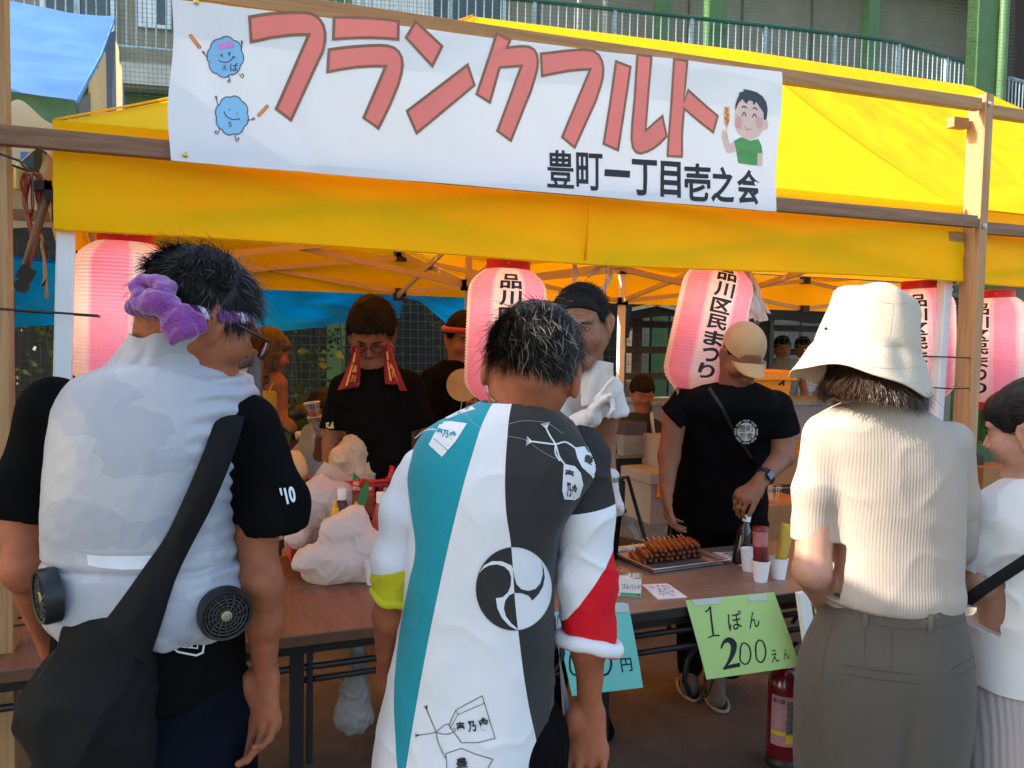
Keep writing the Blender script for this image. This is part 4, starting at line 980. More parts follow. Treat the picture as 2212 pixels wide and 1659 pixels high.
# ---- cups and sauce tubes
cupm=mat('paper_cup',(.82,.82,.83),.5,var=.02)
def cup(p,r,h_,label,group=None):
 c=empty('paper_cup',p,label=label,cat='cup',group=group)
 MB().lathe([(r*.72,.0),(r*.72,.001),(r*.995,h_-.003),(r*1.0,h_),(r*.965,h_),(r*.95,h_-.004),(r*.70,.004),(.001,.004)],p,32).build('cup_wall',cupm,c,smooth=True,sharp=40)
 MB().tube([np.array(p)+[r*math.cos(a),r*math.sin(a),h_]for a in[2*math.pi*k/32 for k in range(32)]],.0017,6,closed=True).build('rolled_rim',cupm,c,smooth=True)
 return c
gp='white paper cups on the right table'
pA=T(*K6(1538,880));pB=T(*K6(1688,856));
cup(pA,.034,.078,'paper cup holding the upturned ketchup bottle',gp);cup(pB,.034,.078,'paper cup holding the upturned mustard bottle',gp)
pC=pA+[.055,.135,0];cup(pC,.034,.085,'empty paper cup standing behind the ketchup bottle',gp)
ket=mat('ketchup_smeared',(.16,.018,.022),.35,var=.3,vscale=14,spec=.5);ketpale=mat('ketchup_film',(.42,.16,.15),.35,var=.35,vscale=22)
mus=mat('mustard',(.55,.36,.05),.4,var=.12,vscale=10)
def tube_b(p,lean,r0,r1,L,m1,m2,lab,nm):
 c=empty(nm,p,label=lab,cat='bottle');ax=nrm(np.array([lean[0],lean[1],1.0]));s=nrm(np.cross(ax,(0,1,0)));f_=np.cross(ax,s);p0=np.array(p)+[0,0,.03]
 MB().lathe([(r0*.6,0),(r0,.03),(r0+(r1-r0)*.6,L*.6)],p0,24,ax=s,ay=f_,az=ax,cap=False).build('filled_body',m1,c,smooth=True)
 MB().lathe([(r0+(r1-r0)*.6,L*.6),(r1,L*.92)],p0,24,ax=s,ay=f_,az=ax,cap=False).build('smeared_body',m2,c,smooth=True)
 MB().lathe([(r1,L*.92),(r1*1.0,L*.985),(r1*.93,L),(.001,L)],p0,24,ax=s,ay=f_,az=ax,cap=False).build('base',m1,c,smooth=True)
tube_b(pA,(-.03,.02),.026,.029,.175,ket,ketpale,'upturned red ketchup bottle in the left paper cup','ketchup_bottle')
tube_b(pB,(.26,.05),.020,.026,.18,mus,mus,'upturned mustard bottle leaning in the right paper cup','mustard_bottle')
cola=mat('dark_bottle',(.012,.010,.012),.12,spec=.7)
p=pC+[.03,.10,0];c=empty('drink_bottle',p,label='dark drink bottle with a white screw cap behind the ketchup',cat='bottle');ax=nrm(np.array([.18,0,1]));s=nrm(np.cross(ax,(0,1,0)));f_=np.cross(ax,s)
MB().lathe([(.028,0),(.030,.01),(.030,.115),(.026,.14),(.014,.165),(.013,.175)],p,24,ax=s,ay=f_,az=ax).build('bottle_body',cola,c,smooth=True)
MB().lathe([(.0165,.172),(.0165,.195),(.014,.198)],p,24,ax=s,ay=f_,az=ax).build('cap',whm,c,smooth=True,sharp=40)
# ---- price cards taped to the table edge
YS=2.288
gcard=mat('green_card',(.52,.76,.26),.7,var=.03);bcard=mat('blue_card',(.20,.66,.60),.7,var=.03);tapem=mat('tape',(.62,.70,.66),.3,var=.05,spec=.6)
def pcard(quad,tapes,m_,lab,ll):
 Q=[np.array(onY(u,v,YS))for u,v in quad];t=empty('price_card',(Q[0]+Q[1])/2,label=lab,cat='sign')
 def f(s,t_,l=0):return(1-s)*(1-t_)*Q[0]+s*(1-t_)*Q[1]+s*t_*Q[2]+(1-s)*t_*Q[3]+np.array([0,-.006*math.sin(t_*3.1)-.012*t_*t_-l,0])
 b=MB();b.grid(f,10,14);b.grid(lambda s,q_:f(1-s,q_,-.0012),10,14);b.build('card',m_,t,smooth=True)
 def back(px):
  w_=np.array(onY(px[0],px[1],YS));x=np.array([.5,.5])
  for _ in range(8):
   r_=(f(*x)-w_)[[0,2]];J=np.array([(f(x[0]+1e-4,x[1])-f(*x))[[0,2]],(f(x[0],x[1]+1e-4)-f(*x))[[0,2]]]).T/1e-4;x=x-np.linalg.solve(J,r_)
  return tuple(x)
 fm_=lambda P:np.array([f(p[0],p[1],p[2])for p in P])
 L_=Ink()
 for it in ll:
  if isinstance(it[0],str):L_.add(fit(it[0],[back(p)for p in it[1]],it[2]),.001)
  else:
   pts=[back(p)for p in smoothline(it[0],5)];ws=it[1]
   P2=np.array(smoothline(it[0],5));n2=len(P2);w2=np.interp(np.linspace(0,1,n2),np.linspace(0,1,len(ws)),ws);V,F=stroke(P2,w2,False);V=[back((v[0],v[1]))+(0,)for v in V];L_.add((V,F),.001+.0002*len(L_.F)*0)
 L_.build('lettering',fm_,ink,t)
 for tp_ in tapes:
  qq=[back(p)for p in tp_];o=Ink().poly(qq,.0022);o.build('tape',fm_,tapem,t)
 return t
K7=crop(2300,2400,2.212)
def k6(*P):return[K6(*p)for p in P]
def k7(*P):return[K7(*p)for p in P]
pcard([(1481,1297),(1672,1279),(1723,1437),(1522,1465)],[k6((968,1035),(1208,1012),(1214,1062),(985,1080)),k6((1425,1003),(1570,985),(1594,1037),(1443,1043))],gcard,'green card reading 1 pon 200 en taped to the right table edge',[(k7((1145,98),(1165,92),(1193,55)),(3.5,3,2.5)),(k7((1193,52),(1196,150),(1210,305)),(3.2,4,4)),(k7((1162,325),(1210,308),(1264,305)),(2.5,3,3.5)),('ぽ',k7((1335,105),(1458,85),(1475,245),(1350,270)),.004),('ん',k7((1520,110),(1608,90),(1625,225),(1530,250)),.004),(k7((1275,420),(1300,365),(1345,345),(1385,380),(1380,450),(1345,530),(1295,600)),(3,6,12,14,11,7,3)),(k7((1290,600),(1350,578),(1440,560)),(3,8,9)),(k7((1445,455),(1440,510),(1470,553),(1510,545),(1535,480),(1520,400),(1475,370),(1450,400),(1443,460)),(3.4,3,3,3.4,3.2,3,3,3.2,3.4)),(k7((1580,430),(1585,500),(1615,540),(1650,520),(1668,450),(1650,370),(1612,345),(1585,380),(1578,435)),(3.4,3,3,3.4,3.4,3,3,3.2,3.4)),('え',k7((1705,435),(1770,420),(1788,530),(1720,545)),.004),('ん',k7((1815,430),(1870,415),(1882,505),(1825,520)),.004)])
pcard([(1195,1323),(1357,1303),(1385,1482),(1232,1500)],[k6((310,1060),(405,1055),(440,1080),(440,1135),(315,1135))],bcard,'blue green card reading 200 yen behind the arm of the man in the coat',[(k7((-230,500),(-205,420),(-150,400),(-120,450),(-135,520),(-190,610),(-230,655)),(4,7,10,10,8,6,3)),(k7((-235,655),(-180,645),(-120,625)),(4,6,4)),(k7((-60,540),(-55,610),(-20,650),(25,630),(50,560),(35,470),(0,440),(-45,470),(-62,545)),(4,)*9),(k7((190,540),(200,610),(235,650),(280,630),(305,560),(290,470),(255,440),(210,470),(190,545)),(4.5,)*9),('円',k7((380,505),(480,500),(495,615),(400,628)),.012)])
# == things on the left table
K4=crop(900,1800,1.844)
def at4(x,y,z=ZT_):return T(*K4(x,y),z)
pbag=mat('white_bag_plastic',(.84,.80,.77),.30,var=.03,trans=.45,bump=.0014,bscale=40,spec=.5)
def sblob(name,prims,m_,amp,f,lab,cat,h=.006,seed=0.,zmin=ZT_+.001,kk=.03,fn=None):
 lo=np.min([np.array(p[0])-max(np.atleast_1d(p[1]))for p in prims],axis=0)-.04;hi=np.max([np.array(p[0])+max(np.atleast_1d(p[1]))for p in prims],axis=0)+.04;S_=SDF(lo,hi,h)
 for p in prims:S_.ell(p[0],p[1]if hasattr(p[1],'__len__')else(p[1],)*3,k=kk)
 def dd(V,N):
  n1=fbm(V,f,3,seed);n2=1-np.abs(vn(V*np.array([1,1,.6]),f*1.3,seed+5));n3=1-np.abs(vn(V,f*2.7,seed+9))
  n4=1-np.abs(fbm(V@np.array([[1,.3,.6],[0,1,0],[-.7,0,1]]),f*1.5,2,seed+2));n5=1-np.abs(fbm(V@np.array([[1,.3,-.5],[0,1,0],[.8,0,.4]]),f*2.6,2,seed+6));return amp*(.5*fbm(V,f*.6,2,seed)+.5*n4**5+.22*n5**5-.3)
 V,F=S_.mesh(dd);V[:,2]=np.maximum(V[:,2],zmin)
 if fn:V=fn(V)
 return obj(name,V,F,m_,None,True,label=lab,cat=cat)
DY=.27
def at(u,v,Y):return np.array(onY(u,v,Y+DY))
sblob('plastic_bag',[(at(735,1212,2.74),(.135,.11,.085)),(at(700,1238,2.74),(.08,.08,.05)),(at(780,1238,2.74),(.07,.08,.05)),(at(745,1150,2.74),(.10,.07,.075)),(at(765,1125,2.75),(.055,.04,.06)),(at(680,1205,2.72),(.07,.07,.05)),(at(800,1190,2.70),(.07,.06,.08)),(at(650,1222,2.70),(.035,.04,.025))],pbag,.012,9,'large white plastic bag slumped at the front of the left table','bag',.0045,1.)
sblob('plastic_bag',[(at(690,1090,2.98),(.12,.07,.10)),(at(650,1120,2.98),(.08,.07,.10)),(at(735,1075,3.0),(.06,.05,.07)),(at(640,1160,2.9),(.05,.06,.05)),(at(690,1045,3.0),(.035,.03,.04))],pbag,.013,10,'knotted white plastic bag behind the can and bottles','bag',.005,4.)
bred=mat('red_basket_plastic',(.50,.02,.02),.4,var=.06,spec=.5)
bk=empty('red_basket',at(745,1100,3.12)*[1,1,0]+[0,0,ZT_],label='red slotted plastic basket full of crumpled bags at the back of the left table',cat='basket')
p0,p1=at(628,1041,3.02),at(833,1043,3.02);x0,x1=p0[0],p1[0];yr0,yr1=3.27,3.41;zr=(p0[2]+p1[2])/2
b=MB();b.tube([(x0,yr0,zr),(x1,yr0,zr),(x1+.015,yr0+.02,zr),(x1+.015,yr1,zr),(x0,yr1,zr),(x0-.01,yr0+.1,zr)],.008,8,closed=True);b.build('rim',bred,bk,smooth=True)
for(a,c_)in(((x0,yr0),(x1,yr0)),((x1,yr0),(x1,yr1)),((x0,yr1),(x1,yr1)),((x0,yr0),(x0,yr1))):
 a,c_=np.array(a),np.array(c_);L=np.linalg.norm(c_-a);n_=int(L/.026);wv=MB();
 for z0_,z1_ in((zr-.022,zr),(zr-.085,zr-.07),(zr-.145,zr-.13),(ZT_+.004,zr-.18)):
  wv.bar(np.r_[a,(z0_+z1_)/2],np.r_[c_,(z0_+z1_)/2],.004,z1_-z0_)
 for i in range(n_+1):
  q_=a+(c_-a)*i/n_;dd_=(c_-a)/L*.005;wv.bar(np.r_[q_-dd_,zr-.1],np.r_[q_+dd_,zr-.1],.0036,.19)
 wv.build('slotted_side',bred,bk)
MB().tube([(x1+.01,yr0+.02,zr-.01),(x1+.035,yr0+.05,zr+.045),(x1+.035,yr0+.10,zr+.045),(x1+.01,yr0+.13,zr-.01)],.010,8).build('handle',bred,bk,smooth=True)
MB().box(x0,x1,yr0,yr1,ZT_,ZT_+.004).build('base',bred,bk)
warm=mat('crumpled_bag_film',(.82,.68,.48),.32,var=.05,trans=.4,bump=.0014,bscale=40,spec=.5)
sblob('crumpled_bag',[(at(765,985,3.16),(.085,.07,.085)),(at(775,955,3.18),(.05,.05,.05)),(at(735,995,3.12),(.05,.06,.06)),(at(760,1025,3.14),(.10,.07,.06))],warm,.015,9,'crumpled thin plastic bag standing up in the red basket','bag',.0045,7.,zmin=0)
sblob('crumpled_bag',[(at(835,985,3.15),(.075,.06,.05)),(at(862,968,3.15),(.04,.04,.025)),(at(805,1010,3.15),(.07,.06,.06)),(at(790,1035,3.13),(.05,.05,.05))],warm,.014,10,'crumpled plastic bag spilling over the right side of the red basket','bag',.0045,2.,zmin=0)
b=MB();Pq=[at(700,997,3.04),at(670,1040,3.03),at(768,1041,3.03),at(735,1012,3.05)]
b.grid(lambda s,t:(1-s)*(1-t)*Pq[0]+s*(1-t)*Pq[3]+s*t*Pq[2]+(1-s)*t*Pq[1]+np.array([0,-.03*math.sin(3.1*s)*math.sin(2*t+.5),0]),12,12);b.build('folded_paper_bag',mat('grey_paper',(.52,.45,.36),.7,var=.04,trans=.15),smooth=True,label='folded grey paper bag leaning in the front of the red basket',cat='bag')
b=MB();c=at(648,1010,3.12);b.lathe([(.001,-.001),(.04,.0),(.052,.03),(.050,.08),(.036,.115),(.001,.125)],c-[0.01,0,.055],24,ax=(1,0,.25),ay=(0,1,0),az=(-.25,0,1));b.build('rolled_bundle',mat('warm_roll',(.75,.55,.25),.6,var=.04,trans=.2),smooth=True,label='smooth round pale roll at the left end of the red basket',cat='roll')
capw=mat('white_cap',(.80,.80,.78),.4);
def squeeze(p,r,h_,body,capm,lab,nm,style):
 c=empty(nm,p,label=lab,cat='bottle',group='sauce bottles on the left table')
 if style=='mustard':
  MB().lathe([(r*.9,0),(r,.01),(r,h_*.45),(r*.92,h_*.58),(r*.5,h_*.70)],p,24,rf=lambda a,z:1-.12*abs(math.sin(a))).build('bottle_body',body,c,smooth=True)
  MB().lathe([(r*.52,h_*.70),(r*.56,h_*.72),(r*.56,h_*.76),(r*.50,h_*.765),(r*.5,h_*.82),(r*.42,h_*.88),(r*.24,h_*.90),(r*.2,h_)],p,20).build('nozzle_cap',capm,c,smooth=True,sharp=35)
 else:
  MB().lathe([(r*.9,0),(r,.01),(r,h_*.38),(r*.9,h_*.58),(r*.55,h_*.80),(r*.38,h_*.86)],p,24).build('bottle_body',body,c,smooth=True)
  MB().lathe([(r*.42,h_*.855),(r*.43,h_*.985),(r*.38,h_)],p,20).build('screw_cap',capm,c,smooth=True,sharp=35)
mustb=mat('mustard_bottle',(.80,.42,.01),.3,var=.04,spec=.6)
def stand(u,vt,Y):p=onY(u,vt,Y+DY);return np.array([p[0],p[1],ZT_]),p[2]-ZT_
kd=mat('ketchup_dark',(.045,.010,.02),.25,var=.15,spec=.6);kp=mat('ketchup_pink',(.38,.10,.07),.25,var=.2,vscale=12,spec=.6)
p,h_=stand(724,1082,2.86);squeeze(p,.034,h_,mustb,mustb,'yellow mustard bottle left of the dark sauce bottle','mustard_bottle','mustard')
p,h_=stand(769,1084,2.90);squeeze(p,.034,h_,mustb,mustb,'yellow mustard bottle behind its twin, left one of the pair','mustard_bottle','mustard')
p,h_=stand(783,1092,2.84);squeeze(p,.034,h_,mustb,mustb,'yellow mustard bottle in front of its twin, right one of the pair','mustard_bottle','mustard')
p,h_=stand(738,1055,2.93);squeeze(p,.042,h_,kd,capw,'dark brown sauce bottle with a white cap','sauce_bottle','k')
p,h_=stand(822,1063,2.88);squeeze(p,.040,h_,kp,capw,'half empty red sauce bottle with a white cap beside the white sleeve','sauce_bottle','k')
pc=empty('refill_pouch',at(785,1100,2.97)*[1,1,0]+[0,0,ZT_],label='red and green 1 kg food pouch in front of the red basket',cat='pouch')
redb=mat('pouch_red',(.62,.05,.02),.35,spec=.6,bump=.002,bscale=30);grb=mat('pouch_green',(.02,.22,.05),.35,spec=.6);fl=clearmat('pouch_film',(.8,.6,.6),.12,.15,.25)
def pq(u0,v0,u1,v1,Y,bulge):
 return lambda s,t:np.array(onY(u0+(u1-u0)*s+2*math.sin(t*9),v0+(v1-v0)*t+2*math.sin(s*8),Y+DY-bulge*math.sin(3.14*s)*math.sin(1.6+t*1.2)))
MB().grid(pq(760,1035,806,1062,2.96,.04),12,8).build('red_top',redb,pc,smooth=True)
MB().grid(pq(760,1062,806,1112,2.96,.035),12,8).build('sauce_body',kp,pc,smooth=True)
b=MB();b.add([onY(u,v,2.905+DY)for u,v in((790,1040),(797,1046),(794,1075),(788,1095),(775,1108),(768,1108),(774,1070))],[tuple(range(7))]);b.add([onY(u,v,2.93+DY)for u,v in((764,1020),(774,1030),(780,1036),(762,1036))],[(0,1,2,3)]);b.build('green_ribbon',grb,pc)
Lk=Ink();KW=lambda P:np.array([np.array(onY(p[0],p[1],2.912+DY-p[2]))for p in P])
Lk.add(fit('1KG',[(764,1040),(774,1041),(774,1048),(764,1047)],.02)).add(fit('KETCH',[(762,1051),(778,1053),(778,1060),(762,1058)],.02)).add(fit('TOM',[(792,1052),(802,1052),(802,1060),(792,1060)],.02)).build('lettering',KW,card,pc)
canm=mat('can_steel',(.55,.55,.56),.25,metal=.9,var=.05);canp=mat('can_print',(.10,.10,.11),.4,metal=.4,var=.5,vscale=60)
p,h_=stand(675,1128,2.96);c=empty('drink_can',p,label='opened silver and black drink can between the two white bags',cat='can')
MB().lathe([(.026,0),(.031,.006),(.031,h_-.016)],p,28).build('can_body',canp,c,smooth=True);MB().lathe([(.031,h_-.016),(.027,h_-.004),(.028,h_),(.0265,h_),(.025,h_-.005),(.001,h_-.005)],p,28,cap=False).build('can_top',canm,c,smooth=True,sharp=40)
MB().obox(p+[0,0,h_-.003],(1,.4,0),(-.4,1,0),(0,0,1),(.012,.006,.0008)).build('pull_tab',canm,c)
pet=clearmat('clear_plastic',(.95,.95,.95),.12,.08,.03)
p,h_=stand(683,1098,2.88);c=empty('clear_cup',p,label='clear plastic cup behind the drink can',cat='cup')
MB().lathe([(.030,0),(.041,h_)],p,28,cap=False).build('cup_wall',pet,c,smooth=True);MB().tube([p+[.041*math.cos(a),.041*math.sin(a),h_]for a in[2*math.pi*k/28 for k in range(28)]],.0018,6,closed=True).build('rim',pet,c,smooth=True)
p=T(*K4(1097,985));cup(p,.036,.088,'white paper cup on the left table beside the teal and white coat',None)
b=MB();b.grid(lambda s,t:T(609+20*s,1205-18*t)+np.array([0,0,.004+.014*math.sin(3.14*s)*math.sin(3.14*t)]),8,8);b.build('snack_packet',mat('snack_print',(.35,.16,.05),.35,var=.8,vscale=70),smooth=True,label='small orange snack packet on the left table beside the black sleeve',cat='packet')
p=T(858,1150);p=np.array(onY(868,1050,3.3));p[2]=ZT_;
pn=empty('warmer_pan',p,label='steel food warmer with a few sausages behind the right end of the red basket',cat='pan')
zt=onY(868,1052,3.24)[2];MB().box(p[0]-.09,p[0]+.25,3.24,3.41,ZT_,zt).build('warmer_body',mat('warmer_steel',(.16,.15,.14),.35,metal=.7),pn);MB().box(p[0]-.095,p[0]+.255,3.228,3.2395,zt-.03,zt+.003).build('steel_lip',traym,pn)
for k in range(4):
 q_=np.array([p[0]-.05+.045*k,3.30+.02*(k%2),zt+.012]);MB().tube([q_+[0,-.04,0],q_+[0,-.03,.002],q_+[.01,.03,.002],q_+[.01,.05,0]],[.006,.013,.013,.006],10).build('cooking_sausage',saum,smooth=True,label='%s frankfurter from the left in the steel warmer behind the basket'%ORD[k],cat='sausage',group='frankfurters in the warmer')
def at(u,v,Y):return np.array(onY(u,v,Y))
sblob('hanging_plastic_bag',[(at(772,1430,2.6),(.03,.03,.08)),(at(768,1500,2.6),(.05,.045,.08)),(at(765,1545,2.6),(.062,.055,.06))],mat('clear_bag',(.40,.38,.36),.4,var=.1,trans=.4,bump=.002,bscale=30),.014,12,'thin rubbish bag hanging under the left table beside the white coat','bag',.0045,3.,zmin=0)
fe=np.array(onZ(1690,1652,0.0));ex=empty('fire_extinguisher',fe,label='dark red fire extinguisher standing under the right table',cat='fire extinguisher')
exr=mat('extinguisher_red',(.13,.003,.008),.2,var=.05,spec=.6,coat=.4)
MB().lathe([(.058,0),(.062,.005),(.062,.045)],fe,28).build('foot_ring',blk,ex,smooth=True);MB().lathe([(.062,.045),(.063,.05),(.063,.31),(.058,.345),(.035,.375),(.022,.385)],fe,32,cap=False).build('cylinder',exr,ex,smooth=True)
MB().lathe([(.022,.385),(.024,.39),(.024,.41),(.015,.415),(.015,.44)],fe,20).build('valve',traym,ex,smooth=True,sharp=35)
MB().bar(fe+[-.02,0,.435],fe+[.07,.02,.46],.016,.008).build('handle',blk,ex);MB().bar(fe+[-.02,0,.42],fe+[.06,.02,.425],.014,.007).build('handle',blk,ex)
MB().tube([fe+[.01,0,.41],fe+[.055,.0,.40],fe+[.078,.01,.33],fe+[.078,.01,.2]],.009,8).build('hose',blk,ex,smooth=True)
frE=nrm((CP-fe)*[1,1,0]);sdE=np.cross((0,0,1),frE)
def exm(P):return np.array([fe+[0,0,p[1]]+(.0636+p[2])*(math.cos(p[0])*frE+math.sin(p[0])*sdE)for p in P])
labm=mat('label_grey',(.42,.40,.40),.5,var=.1)
Ink().poly([(-.8,.10),(.95,.10),(.95,.29),(-.8,.29)],.0).build('label',exm,mat('label_pink',(.40,.22,.24),.5),ex,L=.03)
Ink().poly([(.15,.15),(.9,.15),(.9,.275),(.15,.275)],.0006).build('label_text_block',exm,mat('label_dark',(.12,.12,.12),.5,var=.6,vscale=120),ex,L=.03)
Ink().poly([(.15,.115),(.9,.115),(.9,.145),(.15,.145)],.0006).poly([(-.75,.14),(.1,.14),(.1,.155),(-.75,.155)],.0006).build('label_yellow',exm,mat('label_yel',(.70,.50,.02),.5),ex,L=.03)
Ink().add(fit('消火器',((-.7,.28),(.05,.28),(.05,.262),(-.7,.262)),.02),.0008).build('lettering',exm,ink,ex)
ab=empty('notice_board',at(1790,1500,2.25)*[1,1,0],label='leaning white framed notice board with yellow and blue print, behind the grey trousers',cat='sign')
Q=[at(1726,1282,2.2),at(1900,1262,2.2),at(1990,1640,2.2),at(1776,1640,2.2)]
Q[2]=Q[1]+(Q[1]-Q[0])*0+(Q[3]-Q[0]);
nn_=nrm(np.cross(Q[1]-Q[0],Q[3]-Q[0]));
V=Q+[q+nn_*.02*(1 if nn_[1]>0 else-1)for q in Q];obj('panel',V,[(3,2,1,0),(4,5,6,7),(0,1,5,4),(1,2,6,5),(2,3,7,6),(3,0,4,7)],card,ab)
def abm(P):return np.array([(1-p[0])*(1-p[1])*Q[0]+p[0]*(1-p[1])*Q[1]+p[0]*p[1]*Q[2]+(1-p[0])*p[1]*Q[3]+np.array([0,-.001-p[2],0])for p in P])
Ink().poly([(.14,.03),(.9,.03),(.9,.95),(.14,.95)],0).build('yellow_print',abm,mat('sign_yellow',(.80,.62,.03),.5),ab)
Ink().poly([(.3,.05),(.5,.05),(.4,.12)],.001).poly([(.55,.2),(.8,.2),(.8,.5),(.55,.5)],.001).build('blue_print',abm,mat('sign_blue',(.03,.22,.60),.5),ab)
Ink().line([(.14,.03),(.9,.03),(.9,.95),(.14,.95)],.02,True,.001).build('black_outline',abm,ink,ab)
# == storage behind the stall
def cbox(name,u0,v0,u1,v1,Y,dep,m_,lab,cat,parts=None,taper=0):
 p0,p1=at(u0,v0,Y),at(u1,v1,Y);x0,x1=p0[0],p1[0];z0,z1=min(p0[2],p1[2]),max(p0[2],p1[2]);t=empty(name,((x0+x1)/2,Y,z0),label=lab,cat=cat)
 b=MB();k=taper*(z1-z0)
 b.add([(x0+k,Y+k,z0),(x1-k,Y+k,z0),(x0+k,Y+dep-k,z0),(x1-k,Y+dep-k,z0),(x0,Y,z1),(x1,Y,z1),(x0,Y+dep,z1),(x1,Y+dep,z1)],[(0,2,3,1),(4,5,7,6),(0,1,5,4),(2,6,7,3),(0,4,6,2),(1,3,7,5)])
 bevel(b.build('body',m_,t),.006);return t,(x0,x1,z0,z1)
orgm=mat('yellow_bin',(.80,.36,.01),.45,var=.05)
t,(x0,x1,z0,z1)=cbox('yellow_bin',1600,822,1707,905,4.6,.4,orgm,'deep yellow plastic bin behind the shoulder of the man in the tan cap','bin',taper=.08)
bevel(MB().box(x0-.02,x1+.03,4.57,5.03,z1-.002,z1+.07).build('lid',orgm,t),.01);MB().tube([(x1-.14,4.565,z1-.03),(x1-.12,4.54,z1+.0),(x1-.1,4.565,z1-.03)],.008,6).build('handle',blk,t)
greyp=mat('frosted_plastic',(.24,.29,.33),.35,var=.06,trans=.2)
t,(x0,x1,z0,z1)=cbox('storage_box',1714,875,1850,950,4.3,.4,greyp,'frosted grey storage box standing left of the cream sweater woman','storage box',taper=.05);MB().box(x0-.02,x1+.02,4.28,4.72,z1,z1+.03).build('lid',greyp,t)
MB().lathe([(.001,.0),(.09,.001),(.10,.02)],((x0+x1)/2+.02,4.29,(z0+z1)/2),24,ax=(1,0,0),ay=(0,0,1),az=(0,1,0)).build('round_print',mat('box_print',(.16,.16,.24),.5),t,smooth=True)
cardb=mat('cardboard',(.30,.16,.06),.75,var=.08);
t,(x0,x1,z0,z1)=cbox('cardboard_box',1668,985,1830,1100,3.9,.35,cardb,'cardboard box with a dark label low behind the right table','box');Ink().poly([(x1-.33,z0+.08),(x1-.20,z0+.08),(x1-.20,z0+.22),(x1-.33,z0+.22)]).build('dark_label',lambda P:np.c_[P[:,0],np.full(len(P),3.897),P[:,1]],blk,t)
cbox('wooden_crate',1640,955,1850,984,4.2,.5,cardb,'flat brown carton lying on top behind the cardboard box','box')
cbox('back_counter',1630,1050,1900,1330,4.35,.5,mat('counter_wood',(.40,.20,.07),.6,var=.1),'low orange brown wooden counter behind the right table','counter')
p=at(1671,1092,3.5);z_=p[2]
shelf=cbox('low_stand',1640,1093,1760,1250,3.35,.3,mat('stand_wood',(.30,.13,.045),.6,var=.15),'small brown wooden stand between the cap man and the right table','stand')
zc=at(1671,1093,3.42)[2];c=empty('clear_cup',(at(1671,1093,3.42)),label='empty clear plastic cup on the brown stand beside the wrist watch',cat='cup')
pp=at(1671,1093,3.42);MB().lathe([(.026,0),(.040,.105)],pp,26,cap=False).build('cup_wall',pet,c,smooth=True);MB().tube([pp+[.040*math.cos(a),.040*math.sin(a),.105]for a in[2*math.pi*k/28 for k in range(28)]],.002,6,closed=True).build('rim',pet,c,smooth=True)
def fchair(u,v,Y,rz,lab):
 p=at(u,v,Y);c=empty('folding_chair',(p[0],p[1],0),rz,label=lab,cat='chair',group='black folding chairs behind the tables');Mr=Matrix.Rotation(rz,3,'Z');f=lambda x,y,z:np.array(Mr@Vector((x,y,z)))+[p[0],p[1],0]
 MB().tube([f(-.2,.2,0),f(-.2,.0,.5),f(-.19,-.12,.82),f(.19,-.12,.82),f(.2,0,.5),f(.2,.2,0)],.012,8).build('back_frame',legm,c,smooth=True)
 MB().tube([f(-.18,-.2,0),f(-.18,.16,.44),f(.18,.16,.44),f(.18,-.2,0)],.012,8).build('front_frame',legm,c,smooth=True)
 b=MB();b.grid(lambda s,t:f(-.18+.36*s,-.16+.03*math.sin(3.1*s),.62+.18*t),8,3);b.grid(lambda s,t:f(-.18+.36*s,-.13+.03*math.sin(3.1*s),.62+.18*t),8,3);b.build('backrest',blk,c,smooth=True)
 bevel(MB().obox(f(0,.0,.45),f(1,0,0)-f(0,0,0),f(0,1,0)-f(0,0,0),(0,0,1),(.19,.19,.014)).build('seat',blk,c),.01)
fchair(1345,1080,4.0,R(200),'black folding chair behind the man in the white shirt')
fchair(1700,1130,3.55,R(170),'black chair behind the upturned sauce bottles')
fchair(1390,1080,5.0,R(150),'black folding chair farther back near the white cooler')
coolm=mat('cooler_white',(.26,.25,.27),.6,var=.04)
t,(x0,x1,z0,z1)=cbox('cooler_box',1406,1048,1480,1128,4.6,.35,coolm,'white cooler box with an orange latch on the ground behind the cap man','cooler');bevel(MB().box(x0-.015,x1+.015,4.58,4.97,z1,z1+.08).build('lid',coolm,t),.01);MB().box(x0+.04,x0+.14,4.57,4.595,z1-.08,z1+.0).build('latch',mat('latch_orange',(.6,.16,.02),.5),t)
cbox('cooler_box',1435,945,1500,1035,4.75,.35,coolm,'upper white foam box behind the arm of the cap man','box')
t=empty('camping_table',at(1385,1000,5.2)*[1,1,0],label='small grey camping table with crossed legs under the clear tub',cat='table')
a_,b_=at(1333,985,5.0),at(1440,985,5.0);zt=a_[2];MB().box(a_[0],b_[0],5.0,5.55,zt-.02,zt).build('table_top',mat('camp_grey',(.14,.14,.14),.5),t)
for(x,s_)in((a_[0]+.05,1),(b_[0]-.05,-1)):
 MB().bar((x,5.05,0),(x+s_*.3,5.5,zt-.02),.02,.02).build('leg',steel,t);MB().bar((x+s_*.3,5.05,0),(x,5.5,zt-.02),.02,.02).build('leg',steel,t)
t,(x0,x1,z0,z1)=cbox('clear_tub',1412,875,1500,984,5.05,.4,mat('tub_plastic',(.24,.29,.34),.35,var=.15,trans=.2),'frosted tub with a red flower print on the camping table','tub',taper=.05);MB().box(x0-.02,x1+.02,5.03,5.47,z1,z1+.03).build('lid',greyp,t)
fx,fz=(x0+x1)/2+.03,(z0+z1)/2;fm__=Ink()
for k in range(5):a=k*1.257+.3;fm__.poly(disc((fx+.055*math.cos(a),fz+.055*math.sin(a)),.05,.022,12,a),.0002*k)
Ink().poly([(x0+.1,z0+.05),(x1-.03,z0+.05),(x1-.03,z1-.03),(x0+.1,z1-.03)]).build('blue_print',lambda P:np.c_[P[:,0],np.full(len(P),5.046),P[:,1]],mat('tub_blue',(.04,.07,.14),.5,var=.7,vscale=60),t)
